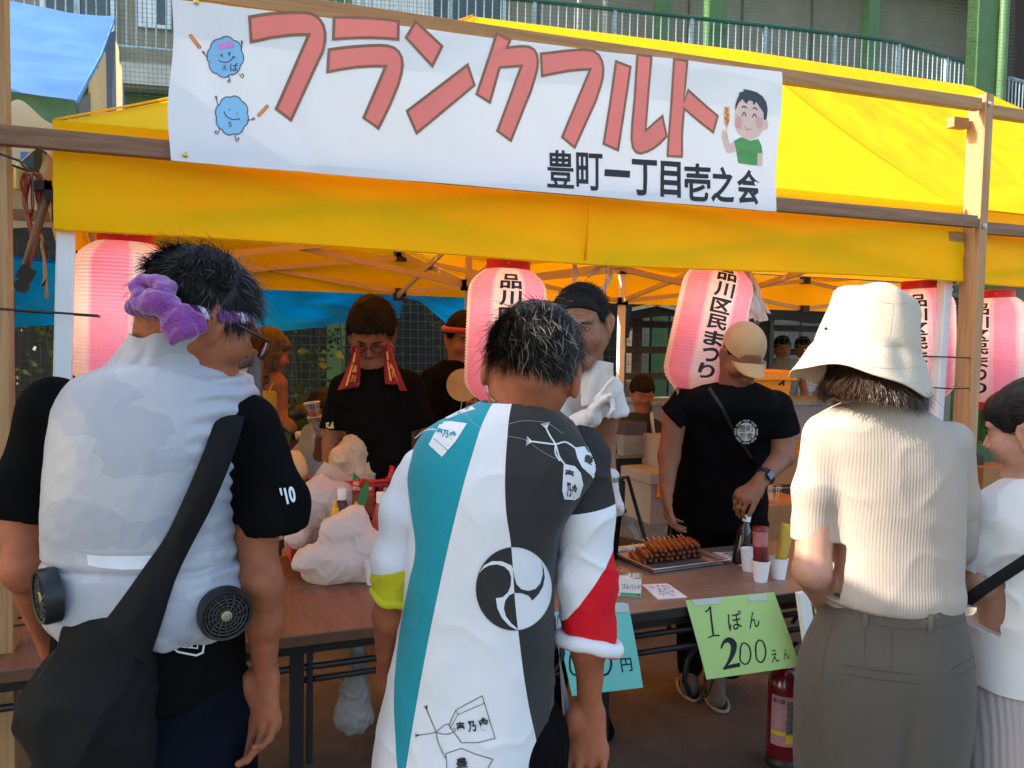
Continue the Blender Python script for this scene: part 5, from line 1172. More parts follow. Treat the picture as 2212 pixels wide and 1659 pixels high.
fm__.build('red_flower',lambda P:np.c_[P[:,0],5.042-P[:,2],P[:,1]],mat('tub_red',(.30,.03,.05),.5),t)
cbox('small_carton',1352,912,1398,940,5.02,.2,mat('carton_dark',(.05,.04,.06),.5),'small dark carton on the low clear box beside the seated boy','box');cbox('clear_case',1348,941,1412,984,5.02,.3,mat('tub_plastic',(.3,.36,.40),.35),'flat clear case under the small dark carton','case')
cbox('green_crate',2108,960,2150,1090,4.2,.5,mat('crate_green',(.03,.10,.04),.6),'dark green crate seen between the right wooden post and the girl','crate');cbox('brown_counter',2125,1010,2260,1200,4.0,.4,cardb,'brown counter seen behind the chin of the girl at the right edge','counter');cbox('black_crate',2088,985,2118,1180,4.1,.3,blk,'black crate hidden mostly behind the right wooden post','crate')
soilp=mat('planter_brown',(.09,.055,.04),.8);leafm=mat('leaf_dark',(.05,.085,.02),.6,var=.4,vscale=9,trans=.2);leafy=mat('leaf_yellow',(.34,.24,.02),.6,var=.3,trans=.3)
def leaves(b,c,n,spread,size,seed):
 r_=np.random.default_rng(seed)
 for i in range(n):
  p=np.array(c)+r_.normal(0,1,3)*spread;a=r_.uniform(0,6.28);d=nrm(np.array([math.cos(a),math.sin(a)*.6,r_.uniform(-.6,.5)]));s_=nrm(np.cross(d,(0.2,1,.3)));L=size*r_.uniform(.6,1.4)
  b.add([p,p+d*L*.4+s_*L*.3,p+d*L,p+d*L*.4-s_*L*.3],[(0,1,2,3)])
for i,(u,v)in enumerate(((90,830),(150,900),(500,800),(640,700),(690,790),(735,700),(800,830),(950,820))):
 pl=empty('climbing_plant',at(u,950,6.95)*[1,1,0],label='leafy vine climbing the net at the back, %s'%('leftmost, beside the wooden post','second from the left, beside the white leg','with yellow leaves left of the ochre top','above the ochre top woman head','right of the ochre top','left of the glasses man','behind the glasses man shoulder','behind the headband man')[i],cat='plant')
 p=at(u,950,6.95);base=np.array([p[0],6.95,0]);top=np.array([p[0]+rng.uniform(-.1,.1),6.9,2.0]);MB().tube([base,(base+top)/2+[.05,0,0],top],.006,5).build('stem',soilp,pl)
 b=MB()
 for k in range(14):leaves(b,base+(top-base)*rng.uniform(.25,1)+[rng.uniform(-.15,.15),0,0],12,(.07,.03,.06),.05,50*i+k)
 b.build('foliage',leafm,pl)
 if i in(2,4):b=MB();leaves(b,at(u+12*(i==2),770-20*(i==2),6.85),8,(.08,.03,.05),.085,900+i);b.build('yellow_leaves',leafy,pl)
for i,(u,v)in enumerate(((560,800),(705,860),(650,870))):
 cbox('wooden_planter',u-60,v-12,u+60,v+12,7.0,.2,soilp,('long brown planter board behind the ochre top','brown planter board left of the glasses man','lower brown planter board above the child')[i],'planter')
potm=mat('red_pot',(.10,.02,.015),.6);pp=at(640,1010,5.3);pp[2]=max(0,at(640,1030,5.3)[2])
pt=empty('flower_pot',pp,label='dark red flower pot with leaves behind the round pale roll',cat='flower pot');MB().lathe([(.10,0),(.14,.2),(.15,.2),(.15,.24),(.13,.24),(.12,.2)],pp,24).build('pot',potm,pt,smooth=True,sharp=40)
b=MB();leaves(b,pp+[0,0,.33],60,(.12,.08,.09),.12,77);b.build('foliage',leafm,pt)
MB().lathe([(.001,0),(.03,.0),(.04,.05),(.035,.05)],at(650,950,5.2),16).build('plant_label',card,smooth=True,label='small white plant tag by the red flower pot',cat='tag')
# == people
skin=mat('skin',(.33,.105,.050),.58,var=.13,vscale=26,bump=.0010,bscale=90,sss=.12,spec=.25)
skin_d=mat('skin_tanned',(.24,.092,.046),.55,var=.10,vscale=22,bump=.0006,bscale=180,sss=.10,spec=.4)
skin_p=mat('skin_pale',(.48,.25,.17),.5,var=.10,vscale=22,bump=.0005,bscale=180,sss=.15,spec=.4)
hairm=mat('black_hair',(.014,.012,.012),.5,var=.5,vscale=60,spec=.16)
hairg=mat('greying_hair',(.016,.014,.013),.45,var=.5,vscale=60,spec=.2);hairs=mat('silver_strands',(.13,.11,.085),.4,var=.3,spec=.4)
hairb=mat('brown_hair',(.055,.028,.018),.4,var=.4,vscale=50,spec=.5);hairq=mat('matte_black_hair',(.008,.007,.007),.7,var=.3,vscale=50,spec=.12);hairl=mat('light_brown_hair',(.10,.055,.033),.6,var=.3,vscale=50,spec=.5)
tee=mat('black_tee',(.0045,.0045,.005),.95,var=.3,vscale=14,bump=.001,bscale=120,spec=.06)
eyew=mat('eye_white',(.6,.57,.54),.25,spec=.6);eyed=mat('eye_dark',(.01,.008,.007),.15,spec=.7);lipm=mat('lip',(.36,.12,.10),.45,sss=.1)
def ry_(rows,inset=0.0):
 """rows (v, uL, uR, b, ry) seen in the picture at depth b -> loft sections in the C frame"""
 o=[]
 for(v,uL,uR,b,r)in rows:
  A,B=Cc(uL,v,b-.32*r),Cc(uR,v,b-.32*r);o.append(((A[2]+B[2])/2,(A[0]+B[0])/2,b,(B[0]-A[0])/2-inset,r-inset))
 return o
def headM(yaw,pitch=0,roll=0):
 M=Matrix.Rotation(-R(yaw),3,'Z')@Matrix.Rotation(-R(pitch),3,'X')@Matrix.Rotation(R(roll),3,'Y');return np.array(M)
def capcut(S_,p,d,Rr,L=.12):
 p=np.array(p,float);d=nrm(d);w_=S_.win(p-Rr-L,p+Rr+L)
 if w_ is None:return
 sl,X,Y,Z=w_;t=(X-p[0])*d[0]+(Y-p[1])*d[1]+(Z-p[2])*d[2]
 rr=np.sqrt(np.maximum((X-p[0])**2+(Y-p[1])**2+(Z-p[2])**2-t*t,0));D=np.maximum(np.maximum(-t,t-L),rr-Rr);S_.put(sl,np.clip(D,-.1,.1).astype(np.float32),.003,'s')
def add_head(S_,c,M,s=1.0,face=True,jaw=1.0):
 H=lambda x,y,z:np.array(c)+M@(np.array([x,y,z])*s)
 E_=lambda x,y,z,rx,ry,rz,k=.012,mode='u':S_.ell(H(x,y,z),np.array([rx,ry,rz])*s,M,k*s,mode)
 E_(0,-.018,.038,.076,.094,.084,.01);E_(0,.030,-.015,.064*jaw,.064,.088,.03);E_(0,.045,.055,.058,.05,.045,.02)
 for q in(-1,1):
  S_.cone(H(q*.052*jaw,.0,-.045),H(q*.018,.070,-.098),.026*s,.019*s,.03*s);E_(q*.040,.066,-.028,.026,.026,.026,.025)
  e=.010
  E_(q*.080,-.004,-.004,.010,.020,.034,.007);E_(q*.089,-.016,.002,.008,.012,.031,.005);E_(q*.093,.003,.004,.008,.009,.018,.004,'s');E_(q*.079,.002,-.032,.009,.010,.013,.006)
 E_(0,.072,-.102,.020,.018,.016,.02)
 if face:
  S_.cone(H(0,.093,.014),H(0,.113,-.020),.0085*s,.0105*s,.012*s)
  for q in(-1,1):
   E_(q*.012,.102,-.026,.009,.009,.008,.008);E_(q*.031,.094,.012,.016,.012,.011,.012,'s');S_.cone(H(q*.044,.078,.030),H(q*.012,.092,.028),.008*s,.008*s,.016*s)
   E_(q*.031,.080,.009,.0135,.0125,.0115,.004)
  S_.cone(H(-.017,.092,-.052),H(.017,.092,-.052),.0055*s,.0055*s,.008*s);S_.cone(H(-.014,.090,-.062),H(.014,.090,-.062),.0065*s,.0065*s,.008*s)
  S_.cone(H(-.018,.103,-.0572),H(.018,.103,-.0572),.0018*s,.0018*s,.002,mode='s')
 return H
def face_bits(par,H,M,s,glasses=None,lids=.5,brow=hairm):
 """eyes, brows, lips; H maps head space to the C frame"""
 for q in(-1,1):
  b=MB();c=H(q*.031,.0835,.008);az=M@np.array([0,1,0]);ax=M@np.array([1,0,0]);ay=M@np.array([0,0,1])
  b.lathe([(.0105*math.sin(a),.0105*math.cos(a))for a in(1.0,.7,.4,.1)],c,14,ax=ax*1.1*s,ay=ay*.38*s*lids*2,az=az*s);b.v=[tuple(p)for p in c2w(np.array(b.v))];e=b.build('eye',eyew,par,smooth=True)
  b=MB();b.lathe([(.0048,0),(.004,.0015),(.001,.0022)],c+az*.0092*s,12,ax=ax*s,ay=ay*s*.8*lids*2*.8,az=az*s);b.v=[tuple(p)for p in c2w(np.array(b.v))];b.build('iris',eyed,par,smooth=True)
  b=MB();P=[H(q*x,y,z)for x,y,z in((.014,.098,.0235),(.025,.099,.027),(.036,.094,.027),(.046,.084,.022))];b.tube(P,[.0024*s,.003*s,.003*s,.0014*s],6);b.v=[tuple(p)for p in c2w(np.array(b.v))];b.build('eyebrow',brow,par,smooth=True)
  b=MB();P=[H(q*x,y,z)for x,y,z in((.019,.0945,.0105),(.027,.0985,.0135),(.036,.096,.013),(.044,.088,.008))];b.tube(P,.0011*s,5);b.v=[tuple(p)for p in c2w(np.array(b.v))];b.build('lash_line',brow,par,smooth=True)
 for z,r in((-.0525,.0042),(-.0620,.0050)):
  b=MB();b.tube([H(x,.0985-.35*abs(x)*abs(x)*30-abs(x)*.15,z+abs(x)*(-.12 if z>-.055 else .18))for x in(-.021,-.011,0,.011,.021)],[.0012*s,r*.8*s,r*s,r*.8*s,.0012*s],8);b.v=[tuple(p)for p in c2w(np.array(b.v))];b.build('lip',lipm,par,smooth=True)
 if glasses is not None:
  b=MB()
  for q in(-1,1):
   b.tube([H(q*.033+.024*math.cos(a)*1.0,.112-.006*abs(math.cos(a)),.008+.017*math.sin(a))for a in[2*math.pi*k/20 for k in range(20)]],.0015*s,6,closed=True)
   b.tube([H(q*.056,.106,.014),H(q*.083,.06,.014),H(q*.086,-.01,.010)],.0016*s,6)
  b.tube([H(-.009,.113,.012),H(.009,.113,.012)],.0014*s,6)
  b.v=[tuple(p)for p in c2w(np.array(b.v))];b.build('glasses_frame',glasses,par,smooth=True)
def hand(S_,w_,d,n,t,s=1.0,curl=(.35,.5,.35),thumb=(.5,.3),spread=.10,k=.003,curls=None):
 d=nrm(d);n=nrm(np.array(n)-d*(np.array(n)@d));t=nrm(np.array(t)-d*(np.array(t)@d));t=nrm(t-n*(t@n));w_=np.array(w_,float)
 for o,r in((.018,.030),(0,.031),(-.018,.028)):S_.cone(w_+d*.012*s+t*o*s*.5,w_+d*.082*s+t*o*s*1.15,r*s*.62,r*s*.62,.016*s,flat=(n,.62))
 S_.ell(w_+d*.028*s+t*.024*s+n*.008*s,np.array([.017,.017,.026])*s,k=.014*s)
 base=((.032,.088,(.043,.026,.021),.0086),(.0110,.092,(.047,.030,.022),.0089),(-.0105,.088,(.043,.028,.021),.0084),(-.031,.080,(.034,.021,.019),.0073))
 for i,(o,l,segs,r)in enumerate(base):
  c_=curl if curls is None else curls[i];p=w_+d*(l-.012)*s+t*o*s;ang=0;dd=nrm(d+t*(o*spread*28));r0=r*s
  for j,L in enumerate(segs):
   ang+=c_[j];q=p+(dd*math.cos(ang)+n*math.sin(ang))*L*s;S_.cone(p,q,r0,r0*.92,k*s if j else .008*s);p=q;r0*=.93
 a0,a1=thumb;p=w_+d*.026*s+t*.026*s+n*.004*s;td=nrm(d*math.cos(a0*1.3)+t*math.sin(a0*1.3)+n*.25)
 for j,(L,r)in enumerate(((.040,.0125),(.032,.0108),(.025,.0098))):
  q=p+td*L*s;S_.cone(p,q,r*s,r*s*.9,.009*s if j==0 else k*s);p=q;td=nrm(td+d*a1*.6+n*a1*.5-t*a1*.25)
def put(name,VF,m_,par,**k):return obj(name,c2w(VF[0]),VF[1],m_,par,True,**k)
def person(u,b,label,group=None,v=1500):
 P=Cc(u,v,b);return empty('person',c2w(np.array([P[0],P[1],0.0])),-PSI,label=label,cat='person',group=group)
def strands(name,par,m_,roots,norms,dirs,L,n=6,grav=.5,curl=.15,width=.0022,seed=0,droop=None):
 """tapered ribbons; arrays in the C frame"""
 r_=np.random.default_rng(seed);N=len(roots);P=roots.copy();D=dirs/np.linalg.norm(dirs,axis=1)[:,None];L=np.broadcast_to(L,N)[:,None];V=[]
 rnd=r_.normal(0,1,(N,3));ph=r_.uniform(0,6.28,N)[:,None]
 for i in range(n+1):
  t=i/n;sd_=np.cross(D,norms);sd_/=np.linalg.norm(sd_,axis=1)[:,None]+1e-9
  w_=width*(1-t)**.7*(.6 if i==0 else 1);V.append(P-sd_*w_/2+norms*.0004);V.append(P+sd_*w_/2)
  if i<n:
   D=D+np.array([0,0,-1])*grav/n+rnd*curl/n+np.cross(D,norms)*np.sin(ph+t*5)*curl*.8/n;D/=np.linalg.norm(D,axis=1)[:,None];P=P+D*L/n
 V=np.stack(V,1).reshape(-1,3);k=2*(n+1);base=np.arange(N)[:,None]*k;F=[]
 for i in range(n):F.append(base+np.array([2*i,2*i+1,2*i+3,2*i+2]))
 F=np.concatenate(F,0);return obj(name,c2w(V),F,m_,par,True,kind=None)
def scalp(c,M,s,N,region,seed=0,infl=.004,rad=(.079,.097,.087),off=(0,-.018,.038)):
 r_=np.random.default_rng(seed);out=[]
 U=r_.normal(0,1,(N*4,3));U/=np.linalg.norm(U,axis=1)[:,None];rad=np.array(rad)+infl;P=U*rad+np.array(off)
 ok=region(P,U);P,U=P[ok][:N],U[ok][:N];Nn=U/rad;Nn/=np.linalg.norm(Nn,axis=1)[:,None]
 return np.array(c)+(P*s)@M.T,Nn@M.T,P,Nn
def trunk(S_,secs,**k):S_.loft(secs,**k)
def bounds(pts,pad):P=np.array(pts);return P.min(0)-pad,P.max(0)+pad
# -- A: man in the grey fan vest
B1=1.33
A=person(330,B1,'man seen from behind in a puffed silver grey vest with purple towel headband')
px=B1/FPX
hM=headM(46,24,3);hs=.82;hc=Cc(432,692,B1-.02)
S_=SDF(Cc(-60,700,B1)*[1,0,0]+[0,1.0,.82],Cc(690,700,B1)*[1,0,0]+[0,1.65,1.78],.0038)
add_head(S_,hc,hM,hs)
nk=Cc(368,792,B1+.0);S_.cone(hc+hM@np.array([0,-.03,-.02]),nk,.060,.064,.03)
rows=[(760,285,430,B1,.06),(800,190,500,B1,.08),(850,140,530,B1,.095),(950,120,520,B1,.11),(1100,130,490,B1,.105),(1300,130,480,B1+.01,.11),(1450,110,500,B1+.02,.12),(1600,110,500,B1+.02,.12)]
S_.loft(ry_(rows,.012),k=.03)
la=[Cc(112,900,B1),Cc(56,1225,B1-.02),Cc(118,1400,B1+.14)];ra=[Cc(535,930,B1),Cc(565,1262,B1-.02),Cc(571,1452,B1+.03)]
S_.path([la[0],Cc(60,1130,B1),la[1],la[2]],[.030,.034,.033,.024],.02);S_.ell(Cc(52,1232,B1-.035),(.024,.024,.030),k=.02);S_.ell(Cc(562,1266,B1-.052),(.015,.010,.018),k=.010);S_.cone(Cc(548,1288,B1-.056),Cc(578,1288,B1-.056),.0016,.0016,.004,mode='s');S_.cone(Cc(545,1252,B1-.056),Cc(582,1250,B1-.056),.0014,.0014,.004,mode='s')
S_.path([ra[0],Cc(553,1150,B1),ra[1],Cc(571,1340,B1),ra[2]],[.024,.032,.031,.027,.0195],.02)
hand(S_,ra[2],nrm(Cc(562,1590,B1+.02)-ra[2]),(-.35,-.9,.1),(-1,.15,0),1.0,curls=((.25,.5,.4),(.4,.6,.4),(.5,.65,.45),(.6,.7,.5)),thumb=(.42,.12))
hand(S_,la[2],nrm(np.array([.3,.6,-.6])),(.9,-.3,0),(0,1,.3),.95,curl=(.6,.8,.6))
put('body',S_.mesh(lambda V,N:.0012*fbm(V,26,2)),skin,A)
S_=SDF(Cc(-70,700,B1)*[1,0,0]+[0,.95,.70],Cc(720,700,B1)*[1,0,0]+[0,1.7,1.62],.005)
S_.loft(ry_([(838,190,505,B1,.07),(868,130,545,B1,.085),(950,104,545,B1,.105),(1100,125,500,B1,.11),(1300,125,495,B1+.01,.115),(1400,108,505,B1+.02,.125),(1500,100,512,B1+.02,.13)]),k=.03)
S_.path([Cc(118,885,B1),Cc(62,1050,B1),Cc(56,1145,B1)],[.052,.050,.046],.02)
S_.path([Cc(535,925,B1),Cc(583,1080,B1),Cc(592,1180,B1)],[.050,.052,.050],.02)
capcut(S_,Cc(58,1112,B1),Cc(52,1150,B1)-Cc(62,1050,B1),.085);capcut(S_,Cc(588,1148,B1),Cc(602,1195,B1)-Cc(580,1085,B1),.10)
S_.path([Cc(58,1040,B1),Cc(50,1150,B1)],[.036,.040],.004,mode='s');S_.path([Cc(575,1080,B1),Cc(594,1200,B1)],[.040,.046],.004,mode='s')
def wr1(V,N):return .004*fbm(V,9,3)+.006*(1-np.abs(vn(V*[1.3,1,.8],9,3)))**4-.002
VT=S_.mesh(wr1);put('tee_shirt',VT,tee,A)
def surf(VF):return BVHTree.FromPolygons([Vector(p)for p in c2w(VF[0])],[list(map(int,f))for f in VF[1]])
def onsurf(bv,fallb):
 def f(P):
  o=[]
  for p in P:
   k=ray(p[0],p[1]);h=bv.ray_cast(Vector(CP),Vector(k))
   q=np.array(h[0])if h[0]is not None else CP+k*fallb
   o.append(q-nrm(k)*(p[2]+.0004))
  return np.array(o)
 return f
bvT=surf(VT);wink=mat('white_print',(.72,.73,.74),.6,var=.02)
Ink().add(fit("'10",[(603,1055),(634,1048),(641,1083),(612,1093)],.04),.0006).build('shirt_number',onsurf(bvT,B1),wink,A,L=12)
kf=crop(0,2000,1.5475)
e_=Ink();q=[kf(*p)for p in((1060,860),(1270,850),(1262,900),(1255,945),(1215,962),(1100,940),(1062,905))];e_.line(q,4.2,True,.0008)
for r_ in(((1110,868),(1150,872),(1148,912),(1105,905)),((1160,875),(1180,878),(1178,915),(1160,912)),((1190,868),(1225,872),(1222,918),(1188,915)),((1140,850),(1200,842),(1250,850),(1220,862))):e_.line([kf(*p)for p in r_],2.6,True,.0008)
e_.build('shirt_crest',onsurf(bvT,B1),wink,A,L=12)
vestm=mat('silver_vest',(.40,.42,.47),.42,var=.03,vscale=3,bump=.0012,bscale=36,spec=.5,sheen=.2)
nv=vestm.node_tree;bs_=nv.nodes['Principled BSDF'];src=bs_.inputs['Base Color'].links[0].from_socket
tc=nv.nodes.new('ShaderNodeTexCoord');n2=nv.nodes.new('ShaderNodeTexNoise');n2.inputs['Scale'].default_value=7;n2.inputs['Detail'].default_value=3;mp=nv.nodes.new('ShaderNodeMapping');mp.inputs['Scale'].default_value=(.7,1,1.6)
nv.links.new(tc.outputs['Object'],mp.inputs[0]);nv.links.new(mp.outputs[0],n2.inputs['Vector']);cr=nv.nodes.new('ShaderNodeValToRGB');cr.color_ramp.interpolation='CONSTANT';cr.color_ramp.elements[0].color=(.86,.88,.92,1);cr.color_ramp.elements[1].position=.52;cr.color_ramp.elements[1].color=(1,1,1,1)
nv.links.new(n2.outputs[0],cr.inputs[0]);mu=nv.nodes.new('ShaderNodeMix');mu.data_type='RGBA';mu.blend_type='MULTIPLY';mu.inputs[0].default_value=1;nv.links.new(src,mu.inputs[6]);nv.links.new(cr.outputs[0],mu.inputs[7]);nv.links.new(mu.outputs[2],bs_.inputs['Base Color'])
S_=SDF(Cc(-10,700,B1)*[1,0,0]+[0,1.0,1.02],Cc(620,700,B1)*[1,0,0]+[0,1.62,1.70],.0045)
vr=[(765,268,452,B1+.005,.085),(790,225,478,B1,.105),(820,158,520,B1,.118),(855,128,530,B1,.128),(920,108,525,B1,.142),(1000,97,512,B1,.15),(1100,90,497,B1,.152),(1185,90,500,B1,.148),(1250,86,518,B1,.152),(1310,88,524,B1,.150),(1345,100,516,B1,.142),(1366,118,500,B1,.132)]
S_.loft(ry_(vr),k=.01,n=2.5)
c0_,c1c=Cc(352,812,B1-.01),Cc(386,726,B1-.035)
def colf(r_off):
 def f(q,t):
  a=-math.pi/2+(q-.5)*2*math.pi*.86;c=c0_*(1-t)+c1c*t;r1,r2_=.098-.030*t**.8+.006*t*t*t,.092-.026*t**.8+.006*t*t*t
  w_=1+.035*math.sin(a*9+t*3)*t+.02*math.sin(a*17+2)*(1-t);return c2w(c+np.array([(r1*w_-r_off)*math.cos(a),(r2_*w_-r_off)*math.sin(a),.004*math.sin(a*7)*t]))
 return f
b=MB();b.grid(colf(0),90,12);b.grid(lambda q,t:colf(.0025)(1-q,t),90,12);b.grid(lambda q,t:colf(.0025*t)(q,1),90,1);b.build('stand_collar',vestm,A,smooth=True)
for(u,v,sx)in((42,985,1),(592,1060,-1)):S_.cone(Cc(u-30*sx,v-120,B1),Cc(u-4*sx,v+120,B1),.05,.04,.02,mode='s')
za,zb=Cc(300,850,B1)[2],Cc(300,1190,B1)[2]
def wr2(V,N):
 P=V;d=.0016*fbm(P,5,2)
 r1=1-np.abs(vn(P@np.array([[1,0,.5],[0,1,0],[-.9,0,1]]),19,2));r2=1-np.abs(vn(P@np.array([[1,0,-.6],[0,1,0],[.9,0,1]]),27,8))
 d+=(.0006*r1**6+.0005*r2**6)*(1+1.2*np.clip(np.abs(P[:,0]-Cc(300,1000,B1)[0])/.13-.5,0,1))-.001
 r3=1-np.abs(fbm(P@np.array([[1,0,.8],[0,1,0],[-.35,0,.6]]),19,2,4));r4=1-np.abs(fbm(P@np.array([[1,0,-.7],[0,1,0],[.5,0,1.]]),15,2,11));d+=(.0022*r3**4+.0020*r4**4)*np.clip(.45+vn(P,4,9),0.1,1)-.001
 seam=np.exp(-((P[:,2]-Cc(300,1192,B1)[2]+.02*(P[:,0]-hc[0]))/.0045)**2);d-=.006*seam
 col=np.exp(-((P[:,2]-Cc(300,768,B1)[2]-.06*(P[:,0]-Cc(350,700,B1)[0]))/.004)**2);d-=.004*col
 edge=np.clip((np.abs(P[:,0]-Cc(300,1000,B1)[0])-.12)/.04,0,1);d+=edge*.0040*np.sin(P[:,2]*230+2*vn(P,20))*np.clip(vn(P,6,2)+.7,0,1)
 low=np.clip((Cc(300,1300,B1)[2]-P[:,2])/.06,0,1);d+=low*.006*np.sin(P[:,0]*120+4*vn(P,12))
 return d
VV=S_.mesh(wr2);put('vest',VV,vestm,A);bvV=surf(VV)
lin_=mat('vest_stitch',(.36,.39,.43),.6)
Ink().poly([kf(*p)for p in((536,338),(640,346),(760,348),(940,344),(925,425),(760,432),(640,422),(545,405))],.0006).build('vest_label',onsurf(bvV,B1),mat('vest_label',(.60,.65,.74),.5),A,L=12)
e_=Ink()
for pts in(((258,232),(400,290),(550,325),(700,332),(900,325),(1000,318)),((1120,322),(1250,322),(1380,300),(1460,270)),((258,242),(400,300),(550,335),(700,342),(900,335),(1000,328)),((695,545),(770,550))):e_.line([kf(*p)for p in smoothline(pts,6)],1.1,False,.0005)
kc=crop(0,900,1.508)
for pts in(((700,822),(830,822),(1000,860),(1150,905),(1270,945)),((740,790),(850,700),(960,690),(1100,760),(1270,870))):e_.line([kc(*p)for p in smoothline(pts,6)],.9,False,.0005)
e_.build('stitching',onsurf(bvV,B1),lin_,A,L=10,kind='stuff')
fanm=mat('fan_black',(.012,.012,.014),.4,var=.2)
def fan(c_px,rx,tilt_n,lab):
 hit=bvV.ray_cast(Vector(CP),Vector(ray(*c_px)))[0];c=np.array(hit)if hit is not None else c2w(Cc(*c_px,B1-.1))
 n_=nrm(c2w(np.array(tilt_n)));ax=nrm(np.cross((0,0,1),n_));ay=np.cross(n_,ax);c=c+n_*(.014 if c_px[0]>300 else .004)
 o=MB().lathe([(rx,-.01),(rx*1.0,.008),(rx*.93,.014),(rx*.84,.013),(rx*.84,.004)],c,40,ax=ax,ay=ay,az=n_,cap=False).build('fan_rim',fanm,A,smooth=True,sharp=40,label=lab)
 b=MB();b.lathe([(rx*.84,.003),(.001,.003)],c,32,ax=ax,ay=ay,az=n_,cap=False);b.build('fan_back',mat('fan_deep',(.004,.004,.005),.6),A)
 for k in range(5):b=MB();r_=rx*(.25+.13*k);b.tube([c+n_*.010+r_*(math.cos(a)*ax+math.sin(a)*ay)for a in[2*math.pi*i/28 for i in range(28)]],.0011,5,closed=True);b.build('fan_ring',mat('fan_grille',(.04,.038,.036),.35),A)
 for k in range(14):
  a=2*math.pi*k/14;d0=math.cos(a)*ax+math.sin(a)*ay;a2=a+.35;d1=math.cos(a2)*ax+math.sin(a2)*ay;MB().tube([c+n_*.011+d0*rx*.16,c+n_*.012+nrm(d0+d1)*rx*.5,c+n_*.010+d1*rx*.85],.0012,5).build('fan_spoke',mat('fan_grille',(.04,.038,.036),.35),A)
 MB().lathe([(rx*.19,.008),(rx*.19,.013),(rx*.15,.0135)],c,24,ax=ax,ay=ay,az=n_,cap=False).build('fan_hub_ring',mat('hub_lime',(.34,.38,.08),.4),A,smooth=True)
 MB().lathe([(rx*.15,.012),(.001,.0125)],c,20,ax=ax,ay=ay,az=n_,cap=False).build('fan_hub',mat('hub_silver',(.40,.42,.45),.3,metal=.6),A)
fan((480,1317),.040,(.55,-.83,-.10),'round black fan grille on the right side of the vest');fan((112,1285),.041,(-.72,-.69,-.05),'round black fan grille seen edge on at the left side of the vest')
navyp=mat('navy_trousers',(.0035,.0045,.009),.9,spec=.06,var=.3,vscale=6,bump=.001,bscale=60)
S_=SDF(Cc(40,700,B1)*[1,0,0]+[0,1.0,0.02],Cc(600,700,B1)*[1,0,0]+[0,1.7,1.12],.008)
S_.loft(ry_([(1480,108,505,B1+.02,.12),(1560,100,515,B1+.02,.13),(1700,110,515,B1+.02,.125),(1800,120,505,B1+.02,.11)]),k=.03)
for u in(200,405):S_.path([Cc(u,1700,B1+.02),Cc(u,2150,B1+.03)*[1,1,0]+[0,0,.48],Cc(u,2150,B1+.03)*[1,1,0]+[0,0,.10]],[.098,.075,.06],.03)
put('trousers',S_.mesh(lambda V,N:.007*(1-np.abs(vn(V@np.array([[1,0,.6],[0,1,0],[-.8,0,1]]),9,1)))**4+.003*fbm(V,6,2)),navyp,A)
for u in(200,405):
 p=Cc(u,1700,B1+.03);MB_=SDF((p[0]-.08,p[1]-.12,-.01),(p[0]+.08,p[1]+.24,.14),.008);MB_.cone((p[0],p[1]-.03,.045),(p[0],p[1]+.14,.035),.045,.04,.02);MB_.cut((0,0,.002),(0,0,-1));put('shoe',MB_.mesh(),tee,A)
bagk=mat('black_bag_cloth',(.0065,.007,.008),.85,var=.25,vscale=5,bump=.0008,bscale=160,spec=.2)
bg_=empty('shoulder_bag',c2w(Cc(180,1500,B1-.12)),-PSI,label='large slouchy black cloth shoulder bag on the man in the grey vest',cat='bag')
BB=B1-.125
strap=[(505,868,.02),(497,905,-.075),(470,985,-.115),(430,1080,-.13),(385,1170,-.138),(345,1240,-.142),(300,1330,-.15),(262,1400,-.15)];wds=[26,29,31,31,29,36,52,66]
L_,Rr_=[],[]
for i,(u,v,db)in enumerate(strap):
 d=np.array(strap[min(i+1,7)][:2])-np.array(strap[max(i-1,0)][:2]);d=d/np.linalg.norm(d);n2_=np.array([d[1],-d[0]]);w__=wds[i];L_.append(Cc(u-n2_[0]*w__,v-n2_[1]*w__,B1+db));Rr_.append(Cc(u+n2_[0]*w__,v+n2_[1]*w__,B1+db))
L_=np.array(smoothline(L_,6));Rr_=np.array(smoothline(Rr_,6));nS=len(L_);th=np.array([0,.004,0]);V=[];F=[]
W_=7
for i in range(nS):
 for j in range(W_+1):
  q=L_[i]*(1-j/W_)+Rr_[i]*(j/W_);q=q-np.array([0,1,0])*.010*math.sin(math.pi*j/W_)*(1+.6*math.sin(i*.4));V.append(q-th/2)
for i in range(nS):
 for j in range(W_+1):V.append(V[i*(W_+1)+j]+th)
n_=nS*(W_+1)
for i in range(nS-1):
 for j in range(W_):a=i*(W_+1)+j;F+=[(a,a+1,a+W_+2,a+W_+1),(n_+a,n_+a+W_+1,n_+a+W_+2,n_+a+1)]
 a=i*(W_+1);F.append((a,a+W_+1,n_+a+W_+1,n_+a));a+=W_;F.append((a,n_+a,n_+a+W_+1,a+W_+1))
obj('strap',c2w(np.array(V)),F,bagk,bg_,True)
S_=SDF(Cc(-20,700,BB)*[1,0,0]+[0,.98,.72],Cc(420,700,BB)*[1,0,0]+[0,1.45,1.22],.0055)
bagrow=[(1300,205,238,BB,.012),(1345,165,318,BB,.035),(1400,118,318,BB+.01,.055),(1460,75,312,BB+.01,.068),(1520,45,308,BB+.01,.078),(1570,40,312,BB+.01,.075),(1620,62,318,BB+.01,.068),(1670,95,308,BB+.01,.055),(1720,140,260,BB+.01,.03)]
S_.loft(ry_(bagrow),k=.01,n=2.2)
S_.cone(Cc(155,1360,BB),Cc(205,1345,BB),.012,.012,.03)
def wrb(V,N):return .004*fbm(V,8,3)+.010*(1-np.abs(vn(V@np.array([[1,0,.9],[0,1,0],[-.45,0,.6]]),8,5)))**5-.004+.006*(1-np.abs(vn(V@np.array([[1,0,.7],[0,1,0],[-.45,0,.5]]),14,9)))**6
